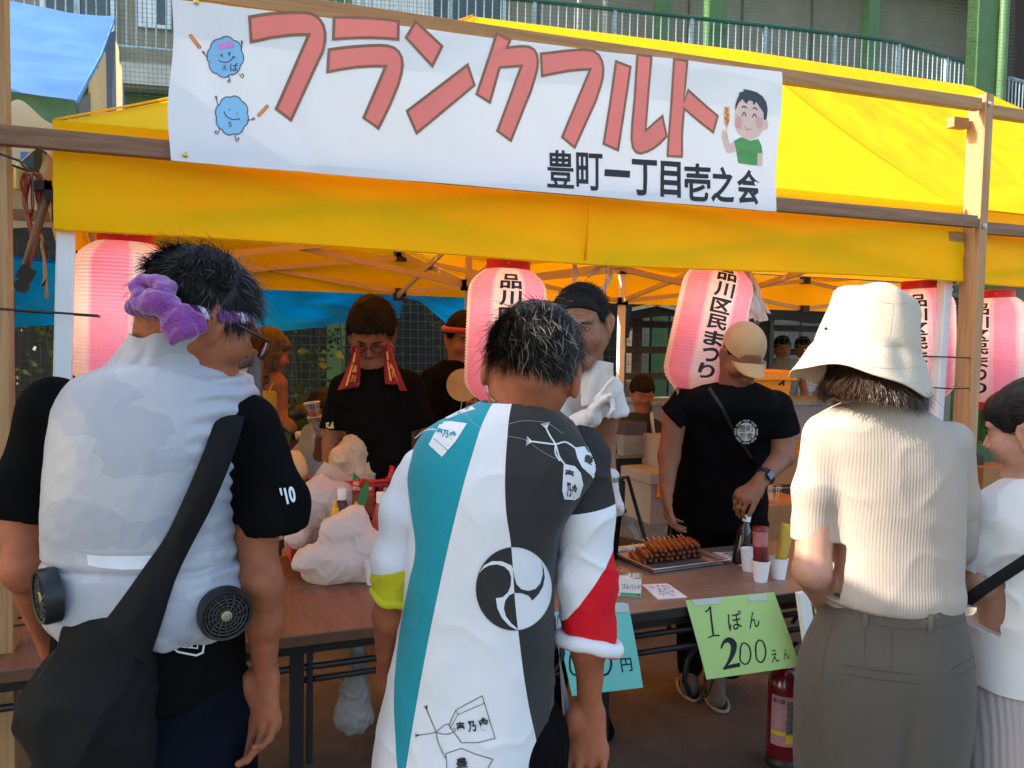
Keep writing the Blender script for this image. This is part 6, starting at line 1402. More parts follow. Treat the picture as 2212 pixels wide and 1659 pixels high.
put('bag_body',S_.mesh(wrb),bagk,bg_)
# ---- head of A: hair, towel, glasses
def Hh_(c,M,s=1.0):return lambda x,y,z:np.array(c)+M@(np.array([x,y,z])*s)
H=Hh_(hc,hM,hs)
def haircap(par,c,M,s,m_,hl,grow=.012,name='hair',lift=(0,0,0),noise_=.006,freq=24,seed=0,extra=None,h=.004,top=1.0):
 """hl(P): mask in head space, positive where hair grows"""
 c=np.array(c);S_=SDF(c-.16*s,c+.16*s,h)
 S_.ell(c+M@(np.array([0,-.018+lift[1],.040+lift[2]])*s),(np.array([.078,.096,.086*top])+grow)*s,M,.004)
 if lift==(0,0,0):S_.ell(c+M@(np.array([0,.043,.056])*s),(np.array([.060,.052,.046])+min(grow,.007))*s,M,.012)
 if extra:extra(S_)
 X,Y,Z=[(S_.lo[i]+S_.h*np.arange(S_.n[i])).astype(np.float32)for i in range(3)]
 P=np.stack(np.meshgrid(X,Y,Z,indexing='ij'),-1)-c;P=P@M/s;S_.d=np.maximum(S_.d,-hl(P).astype(np.float32))
 V,F=S_.mesh(lambda V,N:noise_*(fbm((V-c)@M*[1,1,.45],freq,3,seed)));return put(name,(V,F),m_,par)
def plane3(P,pts):pass
def hlA(P):
 x,y,z=P[...,0],P[...,1],P[...,2]
 line=np.interp(y,[-.12,-.06,-.02,.03,.07,.10],[-.060,-.055,-.012,.000,.030,.055]);return(z-line)*.8
haircap(A,hc,hM,hs,hairm,hlA,.009,top=1.03,noise_=.004)
def reg(hl,m=.0):return lambda P,U:hl(P)>m
def comb(Pl,Nl,M,f):D=f(Pl,Nl);return D@M.T
r_,nn,Pl,Nl=scalp(hc,hM,hs,5600,reg(hlA,.004),3,.008)
D=comb(Pl,Nl,hM,lambda P,N:N*(.02+.16*np.clip(P[:,2:3]*9,0,1))+np.c_[N[:,0]*.3+.35*np.sin(P[:,1]*30+P[:,0]*40),np.where(P[:,1]>0,.8,-.35),np.where(P[:,2]>.05,-.1,-.9)]+np.random.default_rng(2).normal(0,.14,P.shape))
strands('hair_strands',A,hairm,r_,nn,D,np.random.default_rng(5).uniform(.014,.032,len(r_)),6,.8,.3,.0017,4)
k_=slice(0,260);strands('stray_hair',A,mat('hair_glint',(.07,.055,.045),.35,spec=.6),r_[k_]+nn[k_]*.008,nn[k_],D[k_]+nn[k_]*.2,.032,6,.5,.5,.0009,9)
tow=mat('purple_towel',(.125,.018,.155),.95,var=.3,vscale=260,bump=.0022,bscale=320,sheen=.5);toww=mat('towel_white',(.62,.58,.68),.95,var=.1,bump=.0012,bscale=300);towl=mat('purple_towel_light',(.20,.038,.25),.95,var=.28,vscale=260,bump=.0022,bscale=320,sheen=.5)
tw=empty('headband_towel',c2w(H(0,-.11,.02)),-PSI,label='twisted purple and white towel tied round the head of the man in the grey vest',cat='towel')
V=[];F=[];FM=[];NS,NT=420,48
for i in range(NS):
 a=2*math.pi*i/NS;rr=(.0135+.002*math.sin(a*2));cx,cy=.084*math.sin(a),-.018-.104*math.cos(a);cz_=-.030+.078*(1-math.cos(a))/2-.004*math.sin(a);er=nrm(np.array([math.sin(a)/.09,-math.cos(a)/.11,0]));
 for j in range(NT):
  t=2*math.pi*j/NT;q=rr*(1+.13*math.sin(2*(t+a*9))**2-.06+.05*math.sin(5*t+a*31));V.append(H(*(np.array([cx,cy,cz_])+er*q*math.cos(t)*.85+np.array([0,0,1])*q*math.sin(t)*1.15)))
for i in range(NS):
 for j in range(NT):
  a_,b_=i*NT+j,i*NT+(j+1)%NT;c_,d_=((i+1)%NS)*NT+(j+1)%NT,((i+1)%NS)*NT+j;F.append((a_,b_,c_,d_));ph=(j/NT+9*i/NS)%1.0;FM.append(1 if(ph<.13 or .2<ph<.25)and .12<i/NS<.46 else 0)
obj('twisted_band',c2w(np.array(V)),F,None,tw,True,mats=[tow,toww],fm=FM)
kn=Cc(362,668,B1-.14);S_=SDF(kn-.10,kn+.13,.0032)
S_.ell(Cc(335,655,B1-.135),(.034,.020,.017),None,.01);S_.cone(Cc(300,640,B1-.115),Cc(345,656,B1-.14),.013,.019,.01)
S_.path([Cc(350,668,B1-.142),Cc(376,700,B1-.150),Cc(392,724,B1-.150)],[.010,.019,.025],.006,flat=((.1,1,.1),.34))
S_.path([Cc(362,664,B1-.142),Cc(400,686,B1-.142),Cc(416,702,B1-.138)],[.010,.018,.024],.006,flat=((.35,1,.1),.34))
capcut(S_,Cc(400,734,B1-.15),(.35,0,-1),.07)
def wkn(V,N):return .0022*fbm(V,40,3)+.0035*(1-np.abs(vn(V@np.array([[1,0,.9],[0,1,0],[-.9,0,.5]]),46,5)))**3-.001
put('knot_tail',S_.mesh(wkn),towl,tw)
S_=SDF(kn-.12,kn+.10,.0032)
for P_,r_ in(([(330,648,.135),(306,636,.13),(296,618,.12),(310,604,.115),(336,606,.12),(352,622,.13),(345,640,.138)],.0085),([(345,645,.13),(362,636,.13),(366,620,.12),(352,610,.11),(334,614,.105)],.008)):
 S_.path([Cc(u,v,B1-d)for u,v,d in P_],[r_]*len(P_),.004,flat=(Fh*0+np.array([.1,1,.2]),1.9))
put('knot_loop',S_.mesh(lambda V,N:.0016*fbm(V,50,3)),towl,tw)
gf=mat('dark_frame',(.015,.008,.008),.25,spec=.6);b=MB();b.tube([H(.080,-.005,.012),H(.083,.05,.012),H(.074,.112,.010)],.0022,6)
b.tube([H(.074,.112,.012),H(.076,.114,-.018),H(.055,.122,-.026),H(.03,.124,-.018),H(.03,.124,.014),H(.074,.113,.014)],.0022,6)
gl=empty('glasses',c2w(H(.075,.1,.01)),-PSI,label='dark framed glasses worn by the man in the grey vest',cat='glasses');b.v=[tuple(p)for p in c2w(np.array(b.v))];b.build('frame',gf,gl,smooth=True)
V=c2w(np.array([H(.074,.112,.012),H(.076,.114,-.018),H(.055,.122,-.026),H(.03,.124,-.018),H(.03,.124,.014)]));obj('lens',V,[(0,1,2,3,4)],mat('dark_lens',(.02,.035,.03),.1,spec=.8),gl)
# -- B: man in the printed festival coat
B2=1.45
Bm=person(1080,B2,'man seen from behind in a teal, white and charcoal printed festival coat')
hM2=headM(5,22,7);hc2=Cc(1150,800,B2-.005)
S_=SDF(Cc(770,700,B2)*[1,0,0]+[0,1.15,.68],Cc(1380,700,B2)*[1,0,0]+[0,1.75,1.76],.0038)
H2=add_head(S_,hc2,hM2,.85)
for q in(-1,1):S_.ell(H2(q*.093,-.012,-.012),(.009,.018,.034),hM2,.006);S_.ell(H2(q*.104,-.004,-.008),(.006,.010,.020),hM2,.004,'s')
S_.cone(hc2+hM2@np.array([0,-.025,-.02]),Cc(1120,900,B2+.0),.052,.058,.02)
S_.loft(ry_([(930,960,1200,B2,.07),(1000,920,1230,B2,.09),(1150,885,1205,B2,.10),(1400,880,1190,B2,.11),(1659,850,1190,B2,.12)],.008),k=.03)
la=[Cc(905,1020,B2),Cc(848,1240,B2),Cc(833,1405,B2+.08)];ra=[Cc(1265,1000,B2),Cc(1268,1230,B2-.01),Cc(1274,1525,B2+.02)]
S_.path([la[0],la[1],Cc(842,1330,B2+.03),la[2]],[.022,.026,.028,.020],.02);S_.path([ra[0],ra[1],Cc(1272,1390,B2),ra[2]],[.024,.030,.031,.0205],.02)
hand(S_,ra[2],nrm(Cc(1268,1660,B2)-ra[2]),(-.35,-.9,.1),(-1,.2,0),1.0,curls=((.2,.45,.4),(.35,.55,.4),(.45,.6,.45),(.5,.7,.5)),thumb=(.46,.10))
hand(S_,la[2],nrm(Cc(826,1480,B2+.14)-la[2]),(.85,.2,0),(0,1,.1),.95,curl=(.5,.7,.5))
put('body',S_.mesh(lambda V,N:.0012*fbm(V,26,2)),skin,Bm)
x0B=(c2w(np.array([Cc(1080,1500,B2)[0],B2,0.0])))
aB=Cc(1080,1500,B2)[0]
def lx(u,v,b=None):P=Cc(u,v,(b or B2)-.11);return P[0]*B2/(B2)-aB,P[2]
def cloth_shader(name,inverse=False):
 m=bpy.data.materials.new(name);m.use_nodes=True;n=m.node_tree;N=n.nodes;L=n.links;b=N['Principled BSDF'];b.inputs['Roughness'].default_value=.85;b.inputs['Sheen Weight'].default_value=.15;b.inputs['Specular IOR Level'].default_value=.2
 tc=N.new('ShaderNodeTexCoord');sp=N.new('ShaderNodeSeparateXYZ');L.new(tc.outputs['Object'],sp.inputs[0])
 def bound(pts):
  P=sorted([lx(u,v)for u,v in pts],key=lambda p:p[1]);fc=N.new('ShaderNodeFloatCurve');c=fc.mapping.curves[0];fc.mapping.use_clip=False
  mr=N.new('ShaderNodeMapRange');mr.inputs[1].default_value=.5;mr.inputs[2].default_value=2.0;mr.clamp=False;L.new(sp.outputs[2],mr.inputs[0]);L.new(mr.outputs[0],fc.inputs[1])
  while len(c.points)>2:c.points.remove(c.points[1])
  f=lambda p:((p[1]-.5)/1.5,p[0]+.5)
  c.points[0].location=f(P[0]);c.points[1].location=f(P[-1])
  for p in P[1:-1]:c.points.new(*f(p))
  fc.mapping.update();s=N.new('ShaderNodeMath');s.operation='SUBTRACT';s.inputs[1].default_value=.5;L.new(fc.outputs[0],s.inputs[0])
  g=N.new('ShaderNodeMath');g.operation='GREATER_THAN';L.new(sp.outputs[0],g.inputs[0]);L.new(s.outputs[0],g.inputs[1]);return g.outputs[0]
 def mixc(fac,A_,B_,isc=True):
  x=N.new('ShaderNodeMix');x.data_type='RGBA';L.new(fac,x.inputs[0])
  for i,q in((6,A_),(7,B_)):
   if isinstance(q,tuple):x.inputs[i].default_value=(*q,1)
   else:L.new(q,x.inputs[i])
  return x.outputs[2]
 WH,TE,CH=(.70,.71,.74),(.012,.27,.34),(.030,.029,.029)
 b1=bound(((862,980),(868,1060),(880,1130),(891,1200),(874,1280),(850,1400),(843,1516),(850,1600),(857,1656)))
 b2_=bound(((1083,850),(1050,898),(1018,990),(993,1080),(941,1307),(910,1464),(878,1656)))
 b3=bound(((1116,850),(1104,882),(1096,943),(1092,1080),(1105,1185),(1112,1290),(1119,1359),(1140,1516),(1157,1603),(1166,1656)))
 if not inverse:col=mixc(b3,mixc(b2_,mixc(b1,WH,TE),WH),CH)
 else:col=mixc(b3,CH,WH)
 nz=N.new('ShaderNodeTexNoise');nz.inputs['Scale'].default_value=5;nz.inputs['Detail'].default_value=4;L.new(tc.outputs['Object'],nz.inputs['Vector'])
 mr=N.new('ShaderNodeMapRange');mr.inputs[3].default_value=.88;mr.inputs[4].default_value=1.08;L.new(nz.outputs[0],mr.inputs[0]);mu=N.new('ShaderNodeMix');mu.data_type='RGBA';mu.blend_type='MULTIPLY';mu.inputs[0].default_value=1
 L.new(col,mu.inputs[6]);L.new(mr.outputs[0],mu.inputs[7]);L.new(mu.outputs[2],b.inputs['Base Color'])
 wv=N.new('ShaderNodeTexNoise');wv.inputs['Scale'].default_value=420;L.new(tc.outputs['Object'],wv.inputs['Vector']);bm=N.new('ShaderNodeBump');bm.inputs['Distance'].default_value=.0006;L.new(wv.outputs[0],bm.inputs['Height']);L.new(bm.outputs[0],b.inputs['Normal'])
 return m
coatm=cloth_shader('printed_coat');coati=cloth_shader('printed_coat_reversed',True)
S_=SDF(Cc(760,700,B2)*[1,0,0]+[0,1.1,.70],Cc(1380,700,B2)*[1,0,0]+[0,1.80,1.56],.0048)
cr_=[(868,1035,1190,B2+.0,.072),(893,985,1222,B2,.09),(925,928,1252,B2,.102),(965,896,1280,B2,.112),(1010,876,1295,B2,.120),(1080,872,1262,B2,.125),(1150,874,1222,B2,.125),(1250,869,1208,B2,.125),(1350,862,1206,B2,.126),(1450,843,1203,B2,.13),(1550,824,1200,B2,.135),(1659,803,1194,B2,.14),(1740,796,1192,B2,.145)]
S_.loft(ry_(cr_),k=.012,n=2.35)
S_.path([Cc(1125,800,B2+.02),Cc(1125,886,B2)],[.075,.068],.003,mode='s');
def wrc(V,N):
 P=V;d=.003*fbm(P,6,3);zt=np.clip((P[:,2]-1.0)/.4,0,1)
 d+=.0050*fbm(P@np.array([[1,0,.12],[0,1,0],[-.15,0,.16]]),13,2,2)*(1-zt*.7)+.0028*(1-np.abs(fbm(P@np.array([[1,0,.9],[0,1,0],[-.8,0,1]]),9,2,6)))**4-.0015
 return d
CV=S_.mesh(wrc);put('coat',CV,coatm,Bm);bvC=surf(CV);onC=onsurf(bvC,B2)
whc=mat('white_cotton',(.70,.71,.74),.85,var=.03,bump=.0006,bscale=400,sheen=.1);redc=mat('red_cotton',(.62,.008,.018),.85,var=.05,bump=.0006,bscale=400,sheen=.15);chc=mat('charcoal_cotton',(.030,.029,.029),.85,var=.1,bump=.0006,bscale=400);yec=mat('yellow_cotton',(.55,.50,.02),.85,var=.05,bump=.0005,bscale=400)
def sleeve(name,pts,rs,cutp,cutd,cR,colf,mats_,hole,amp=.006,flatten=None):
 P=np.array(pts);S_=SDF(P.min(0)-.12,P.max(0)+.12,.0045);S_.path(pts,rs,.02);capcut(S_,cutp,cutd,cR);S_.path(*hole,.004,mode='s')
 def w(V,N):return amp*(.6*fbm(V,9,3)+1.0*(1-np.abs(fbm(V@np.array([[1,0,.5],[0,1,0],[-.6,0,1.0]]),12,2,4)))**4-.4)
 V,F=S_.mesh(w);c=V[F].mean(1);return V,F,c
def splitmat(name,cols,lines):
 """cloth printed in panels: each line (u0, v0, u1, v1) is a straight panel border; below it the next colour"""
 m=bpy.data.materials.new(name);m.use_nodes=True;n=m.node_tree;N=n.nodes;L=n.links;b=N['Principled BSDF'];b.inputs['Roughness'].default_value=.85;b.inputs['Specular IOR Level'].default_value=.2
 tc=N.new('ShaderNodeTexCoord');last=cols[0]
 for(u0,v0,u1,v1),c_ in zip(lines,cols[1:]):
  p,q=lx(u0,v0,B2+.08),lx(u1,v1,B2+.08);d=nrm(np.array([q[0]-p[0],q[1]-p[1]]));nn_=np.array([d[1],-d[0]]);nn_=nn_ if nn_[1]<0 else-nn_
  dt=N.new('ShaderNodeVectorMath');dt.operation='DOT_PRODUCT';dt.inputs[1].default_value=(nn_[0],0,nn_[1]);L.new(tc.outputs['Object'],dt.inputs[0]);g=N.new('ShaderNodeMath');g.operation='GREATER_THAN';g.inputs[1].default_value=float(nn_@np.array(p));L.new(dt.outputs['Value'],g.inputs[0])
  x=N.new('ShaderNodeMix');x.data_type='RGBA';L.new(g.outputs[0],x.inputs[0]);x.inputs[7].default_value=(*c_,1)
  if isinstance(last,tuple):x.inputs[6].default_value=(*last,1)
  else:L.new(last,x.inputs[6])
  last=x.outputs[2]
 L.new(last,b.inputs['Base Color']);wv=N.new('ShaderNodeTexNoise');wv.inputs['Scale'].default_value=420;L.new(tc.outputs['Object'],wv.inputs['Vector']);bm=N.new('ShaderNodeBump');bm.inputs['Distance'].default_value=.0006;L.new(wv.outputs[0],bm.inputs['Height']);L.new(bm.outputs[0],b.inputs['Normal'])
 return m
WHC,REC,CHC,YEC=(.70,.71,.74),(.62,.008,.018),(.030,.029,.029),(.55,.50,.02)
V,F,c=sleeve('s',[Cc(1252,985,B2),Cc(1264,1120,B2),Cc(1266,1250,B2),Cc(1272,1380,B2)],[.050,.051,.054,.047],Cc(1272,1388,B2),Cc(1280,1440,B2)-Cc(1266,1330,B2),.10,None,None,([Cc(1268,1300,B2),Cc(1274,1420,B2)],[.036,.038]))
def pxv(c):W3=c2w(c)-CP;d=W3@Fw;return 1106+FPX*(W3@Rt)/d,829.5-FPX*(W3@Up)/d
obj('right_sleeve',c2w(V),F,splitmat('right_sleeve_print',[CHC,WHC,REC],[(1208,1112,1316,1094),(1212,1352,1325,1196)]),Bm,True)
b=MB();cc_=Cc(1271,1388,B2);dC=nrm(Cc(1283,1440,B2)-Cc(1263,1330,B2));a1=nrm(np.cross(dC,(0,1,0)));a2=np.cross(dC,a1)
for off_,rad,th_,m_,nm in((0.0,.047,.011,whc,'rolled_cuff'),(.010,.048,.004,redc,'cuff_edge')):
 b=MB();b.tube([c2w(cc_+a1*rad*math.cos(t)*1.05+a2*rad*math.sin(t)+dC*(off_+.022*math.cos(t+.4)+.002*math.sin(3*t)))for t in[2*math.pi*i/40 for i in range(40)]],[th_*(1+.06*math.sin(7*i*.157))for i in range(40)],10,closed=True,flat=1.2);b.build(nm,m_,Bm,smooth=True)
V,F,c=sleeve('s',[Cc(912,1010,B2),Cc(872,1110,B2),Cc(854,1210,B2),Cc(850,1280,B2)],[.040,.042,.042,.037],Cc(851,1292,B2),Cc(851,1330,B2)-Cc(848,1240,B2),.08,None,None,([Cc(850,1240,B2),Cc(850,1320,B2)],[.028,.03]))
obj('left_sleeve',c2w(V),F,splitmat('left_sleeve_print',[WHC,YEC],[(812,1240,880,1228)]),Bm,True)
b=MB();cc_=Cc(851,1292,B2);b.tube([c2w(cc_+np.array([.036*math.cos(t),.036*math.sin(t),-.012*math.cos(t)+.004*math.sin(4*t)]))for t in[2*math.pi*i/36 for i in range(36)]],.008,8,closed=True);b.build('rolled_cuff',yec,Bm,smooth=True)
b=MB();b.grid(lambda s,t:c2w(Cc(1206+(20+40*s)*t**1.5-8*s,1330+(340-60*s)*t,B2+.10-.03*s)+np.array([0,.012*math.sin(s*7+t*4),0])),8,20);b.build('side_lining',whc,Bm,smooth=True)
S_=SDF(Cc(780,700,B2)*[1,0,0]+[0,1.2,0.02],Cc(1260,700,B2)*[1,0,0]+[0,1.8,.98],.008)
for u in(940,1110):S_.path([Cc(u,1600,B2),Cc(u,2000,B2)*[1,1,0]+[0,0,.5],Cc(u,2000,B2)*[1,1,0]+[0,0,.10]],[.10,.075,.058],.03)
put('trousers',S_.mesh(),tee,Bm)
for u in(940,1110):p=Cc(u,1700,B2);S_=SDF((p[0]-.08,p[1]-.12,-.01),(p[0]+.08,p[1]+.24,.14),.008);S_.cone((p[0],p[1]-.03,.045),(p[0],p[1]+.14,.035),.045,.04,.02);put('shoe',S_.mesh(),tee,Bm)
k5=crop(1400,2000,1.5475);k7a=crop(1800,1000,1.659);k6a=crop(900,1000,1.659)
cs=[k5(*p)for p in disc((1015,550),236,258,48)]
Ink().poly(cs,.0008).build('crest_disc',onC,coati,Bm,L=9)
GA=[(797,455),(830,405),(880,378),(940,380),(1000,405),(1012,450),(1015,520),(1018,575),(985,590),(960,625),(952,670),(965,720),(1000,765),(1040,800),(1030,803),(985,778),(940,730),(912,670),(903,608),(945,602),(978,572),(995,530),(998,480),(985,440),(955,412),(910,398),(860,405),(825,425)]
GB=[(1183,385),(1200,430),(1206,480),(1195,535),(1170,580),(1130,622),(1105,592),(1060,576),(1020,576),(1012,545),(1004,470),(1006,410),(1016,470),(1030,520),(1060,552),(1105,563),(1150,550),(1180,515),(1195,460),(1192,420)]
g=Ink();g.poly([k5(*p)for p in GA],.0016);g.build('crest_swirl',onC,coatm,Bm,L=9);g=Ink();g.poly([k5(*p)for p in GB],.0016);g.build('crest_swirl',onC,coatm,Bm,L=9)
g=Ink();g.line(cs,1.0,True,.002);g.build('crest_outline',onC,mat('print_grey',(.2,.2,.2),.8),Bm,L=9)
def tagp(K,outl,m_line,fill,texts,seed=0):
 q=[K(*p)for p in outl]
 if fill:Ink().poly(q,.0010).build('printed_tag',onC,fill,Bm,L=9)
 else:Ink().line(q,1.5,True,.0010).build('printed_tag',onC,m_line,Bm,L=9)
 for t_,quad in texts:Ink().add(fit(t_,[K(*p)for p in quad],.035),.0018).build('printed_writing',onC,m_line,Bm,L=9)
tagp(k5,[(612,1395),(655,1300),(818,1212),(898,1475),(790,1503),(690,1503)],ink,None,[('壱',((655,1375),(705,1370),(712,1440),(665,1445))),('乃',((725,1370),(775,1365),(785,1435),(735,1440))),('會',((790,1350),(855,1340),(862,1425),(800,1430)))])
Ink().line([k5(*p)for p in((655,1302),(668,1328),(832,1258))],1.2,False,.0012).line([k5(*p)for p in((668,1328),(618,1415))],1.2,False,.0012).build('tag_fold_line',onC,ink,Bm,L=9)
tagp(k5,[(592,1570),(690,1538),(780,1575),(885,1605),(850,1665),(600,1665)],ink,None,[('豊',((655,1600),(720,1590),(730,1655),(660,1660)))])
def ropep(K,pts,m_,w_=3.2,n=10):
 P=smoothline([K(*p)for p in pts],n);g=Ink()
 L_=0
 for i in range(0,len(P)-1,1):
  a,b_=np.array(P[i]),np.array(P[i+1]);c=(a+b_)/2;an=math.atan2(*(b_-a)[::-1]);g.poly(disc(c,np.linalg.norm(b_-a)*.52,w_*.5,7,an+.5),.0012)
 return g
for pts in(((475,1300),(500,1360),(530,1432),(545,1500),(590,1600)),((430,1455),(480,1448),(530,1436),(590,1390),(620,1395)),((530,1440),(600,1450),(650,1430),(640,1410))):
 ropep(k5,pts,ink,2.6,9).build('printed_rope',onC,mat('rope_grey',(.12,.12,.12),.8),Bm,kind='stuff')
for(x,y,d)in((475,1300,(-.3,-1)),(430,1455,(-1,.1))):
 g=Ink()
 for k in range(5):g.line([k5(x,y),k5(x+28*(d[0]+.35*(k-2)*(-d[1])*.6),y+28*(d[1]+.35*(k-2)*d[0]*.6))],.9,False,.001)
 g.build('printed_tassel',onC,ink,Bm,kind='stuff')
wh_=whc
for pts in(((640,1185),(665,1235),(700,1290),(725,1370),(760,1420)),((545,1270),(620,1280),(700,1288),(770,1275),(845,1325)),((700,1290),(700,1350),(730,1400))):
 ropep(k7a,pts,wh_,4.6,9).build('printed_rope',onC,wh_,Bm,kind='stuff')
for(x,y,d)in((640,1185,(-.2,-1)),(545,1270,(-1,-.1))):
 g=Ink()
 for k in range(6):g.line([k7a(x,y),k7a(x+38*(d[0]-.3*(k-2.5)*d[1]),y+38*(d[1]+.3*(k-2.5)*d[0]))],1.3,False,.001)
 g.build('printed_tassel',onC,wh_,Bm,kind='stuff')
tagp(k7a,[(828,1312),(905,1300),(960,1370),(990,1440),(1002,1530),(970,1565),(940,1500),(875,1440),(845,1380)],ink,wh_,[('豊',((895,1350),(960,1375),(940,1430),(890,1400)))])
tagp(k7a,[(755,1418),(830,1435),(868,1480),(885,1560),(860,1640),(830,1660),(760,1655),(745,1600)],ink,wh_,[('壱',((765,1450),(825,1465),(820,1520),(765,1510))),('乃會',((775,1530),(850,1560),(835,1650),(775,1640)))])
te_=mat('teal_cotton',(.012,.27,.34),.85)
tagp(k6a,[(1432,1140),(1500,1135),(1605,1150),(1530,1270),(1440,1373),(1350,1290)],te_,wh_,[('壱乃會',((1405,1175),(1545,1205),(1520,1260),(1400,1230)))])
Ink().line([k6a(*p)for p in((1385,1250),(1478,1330))],1.6,False,.0016).build('tag_fold_line',onC,te_,Bm,L=9)
tagp(k6a,[(1460,1112),(1560,1062),(1640,1035),(1660,1055),(1560,1085),(1480,1118)],te_,wh_,[])
ropep(k6a,((1260,1250),(1330,1195),(1400,1190)),wh_,3,6).build('printed_rope',onC,wh_,Bm,kind='stuff')
for pts in(((375,1160),(470,1135),(560,1135),(650,1150),(750,1220)),((380,1235),(500,1260),(600,1330),(700,1385)),((100,1080),(160,1150),(215,1185))):
 Ink().line([k7a(*p)for p in smoothline(pts,6)],.7,False,.0008).build('seam_stitch',onC,mat('stitch_pale',(.35,.4,.42),.8),Bm,L=9)
ce=Cc(1126,876,B2)
chn=mat('silver_chain',(.5,.5,.5),.25,metal=1);b=MB()
nk_=empty('necklace',c2w(ce),-PSI,label='thin silver chain round the neck of the man in the printed coat',cat='necklace')
for i in range(90):
 t=2*math.pi*i/90;c=ce+np.array([.064*math.cos(t)+.003,.068*math.sin(t)-.004,.018*math.sin(t)+.012-.014*math.cos(t)]);b.obox(c2w(c),c2w(np.array([-math.sin(t),math.cos(t),0])),c2w(np.array([math.cos(t),math.sin(t),0])),(0,0,1),(.0028,.0012,.0016))
b.build('chain',chn,nk_,kind='stuff')
def hlB(P):
 x,y,z=P[...,0],P[...,1],P[...,2];line=np.interp(y,[-.12,-.07,-.03,-.01,.03,.07,.10],[-.032,-.028,-.004,.022,.025,.050,.075]);return(z-line)*.8
haircap(Bm,hc2,hM2,.85,hairg,hlB,.008,top=1.06,noise_=.006)
fade=mat('shaved_hair',(.05,.034,.027),.8,var=.5,vscale=300)
haircap(Bm,hc2,hM2,.85,fade,lambda P:np.minimum((P[...,2]+.070)*.8,(.012-P[...,1])*.9),.0015,name='shaved_nape',noise_=0)
r_,nn,Pl,Nl=scalp(hc2,hM2,.85,7600,reg(hlB,.0),13,.007)
cen_=np.array([.0,-.02,.13])
nrm_rows=lambda Q:Q/np.linalg.norm(Q,axis=1)[:,None]
D=comb(Pl,Nl,hM2,lambda P,N:N*(.02+.12*np.clip(P[:,2:3]*9,0,1))+nrm_rows(P-cen_)*np.array([.9,.9,.9])*.9+np.c_[.45*np.sin(P[:,1]*45+P[:,2]*30),0*P[:,0],0*P[:,0]]+np.random.default_rng(12).normal(0,.12,P.shape))
Lh=np.random.default_rng(15).uniform(.014,.032,len(r_));strands('hair_strands',Bm,hairg,r_,nn,D,Lh,6,1.0,.4,.0016,14)
k_=slice(0,380);strands('silver_hair',Bm,hairs,r_[k_]+nn[k_]*.006,nn[k_],D[k_]+nn[k_]*.15,.04,6,.6,.6,.0011,19)
rs_=scalp(hc2,hM2,.85,3500,lambda P,U:(P[:,2]<-.02)&(P[:,2]>-.08)&(P[:,1]<.0),21,.0015)
strands('short_nape_hair',Bm,hairg,rs_[0],rs_[1],rs_[1]*.3+np.array([0,0,-1.0]),np.clip(.003+.12*(rs_[2][:,2]+.08),.002,.010),2,.2,.2,.0010,22)
# -- C: woman in the bucket hat
B3=1.9
Wm=person(1930,B3,'woman seen from behind in a cream ribbed knit top, grey trousers and a bucket hat')
hM3=headM(-8,10,6);hc3=Cc(1878,790,B3)
S_=SDF(Cc(1660,700,B3)*[1,0,0]+[0,1.5,.80],Cc(2170,700,B3)*[1,0,0]+[0,2.25,1.80],.006)
add_head(S_,hc3,hM3,.90,True,.92);S_.cone(hc3+hM3@np.array([0,-.02,-.02]),Cc(1893,890,B3),.052,.058,.03)
S_.loft(ry_([(880,1840,1960,B3,.06),(950,1780,2060,B3,.08),(1200,1815,2080,B3,.10),(1350,1800,2085,B3,.11)],.008),k=.03)
la=[Cc(1778,960,B3),Cc(1754,1232,B3-.03),Cc(1800,1335,B3+.14)];ra=[Cc(2052,970,B3),Cc(2070,1190,B3+.08),Cc(2060,1290,B3+.18)]
S_.path([la[0],Cc(1762,1120,B3),la[1],la[2]],[.028,.042,.040,.027],.02);S_.path(ra,[.024,.026,.020],.02)
hand(S_,la[2],nrm(np.array([.5,.6,.0])),(.3,0,1),(.5,-.5,0),.9,curl=(.5,.6,.5));hand(S_,ra[2],nrm(np.array([-.6,.6,.1])),(-.3,0,1),(-.5,-.5,0),.9,curl=(.5,.6,.5))
put('body',S_.mesh(),skin_p,Wm)
knit=mat('cream_knit',(.40,.335,.28),.95,var=.03,vscale=4,sheen=.05,rib=('X',46,.0003,.5),bump=.0006,bscale=300)
S_=SDF(Cc(1670,700,B3)*[1,0,0]+[0,1.55,.92],Cc(2150,700,B3)*[1,0,0]+[0,2.2,1.60],.0055)
S_.loft(ry_([(868,1842,1955,B3,.062),(884,1808,2000,B3,.078),(912,1772,2046,B3,.094),(950,1762,2076,B3,.106),(1010,1778,2092,B3,.113),(1100,1798,2094,B3,.114),(1180,1806,2090,B3,.112),(1250,1794,2090,B3,.116),(1290,1787,2094,B3,.122),(1312,1792,2088,B3,.118),(1334,1810,2070,B3,.10)]),k=.01,n=2.4)
S_.path([Cc(1893,800,B3+.02),Cc(1895,878,B3)],[.065,.057],.003,mode='s')
S_.path([Cc(1780,948,B3),Cc(1764,1060,B3),Cc(1756,1175,B3)],[.050,.052,.052],.022);S_.path([Cc(2055,955,B3+.01),Cc(2068,1080,B3+.04),Cc(2072,1180,B3+.07)],[.048,.046,.044],.022)
capcut(S_,Cc(1755,1168,B3),Cc(1752,1230,B3)-Cc(1758,1100,B3),.075);S_.path([Cc(1760,1120,B3),Cc(1756,1230,B3)],[.044,.046],.003,mode='s')
def wk(V,N):
 z0=Cc(1900,1290,B3)[2];return .0030*fbm(V,4,3)+.0022*(1-np.abs(fbm(V@np.array([[1,0,.7],[0,1,0],[-.7,0,1]]),7,2,3)))**3-.002-.008*np.exp(-((V[:,2]-z0+.02+.12*(V[:,0]-hc3[0]))/.008)**2)
put('knit_top',S_.mesh(wk),knit,Wm)
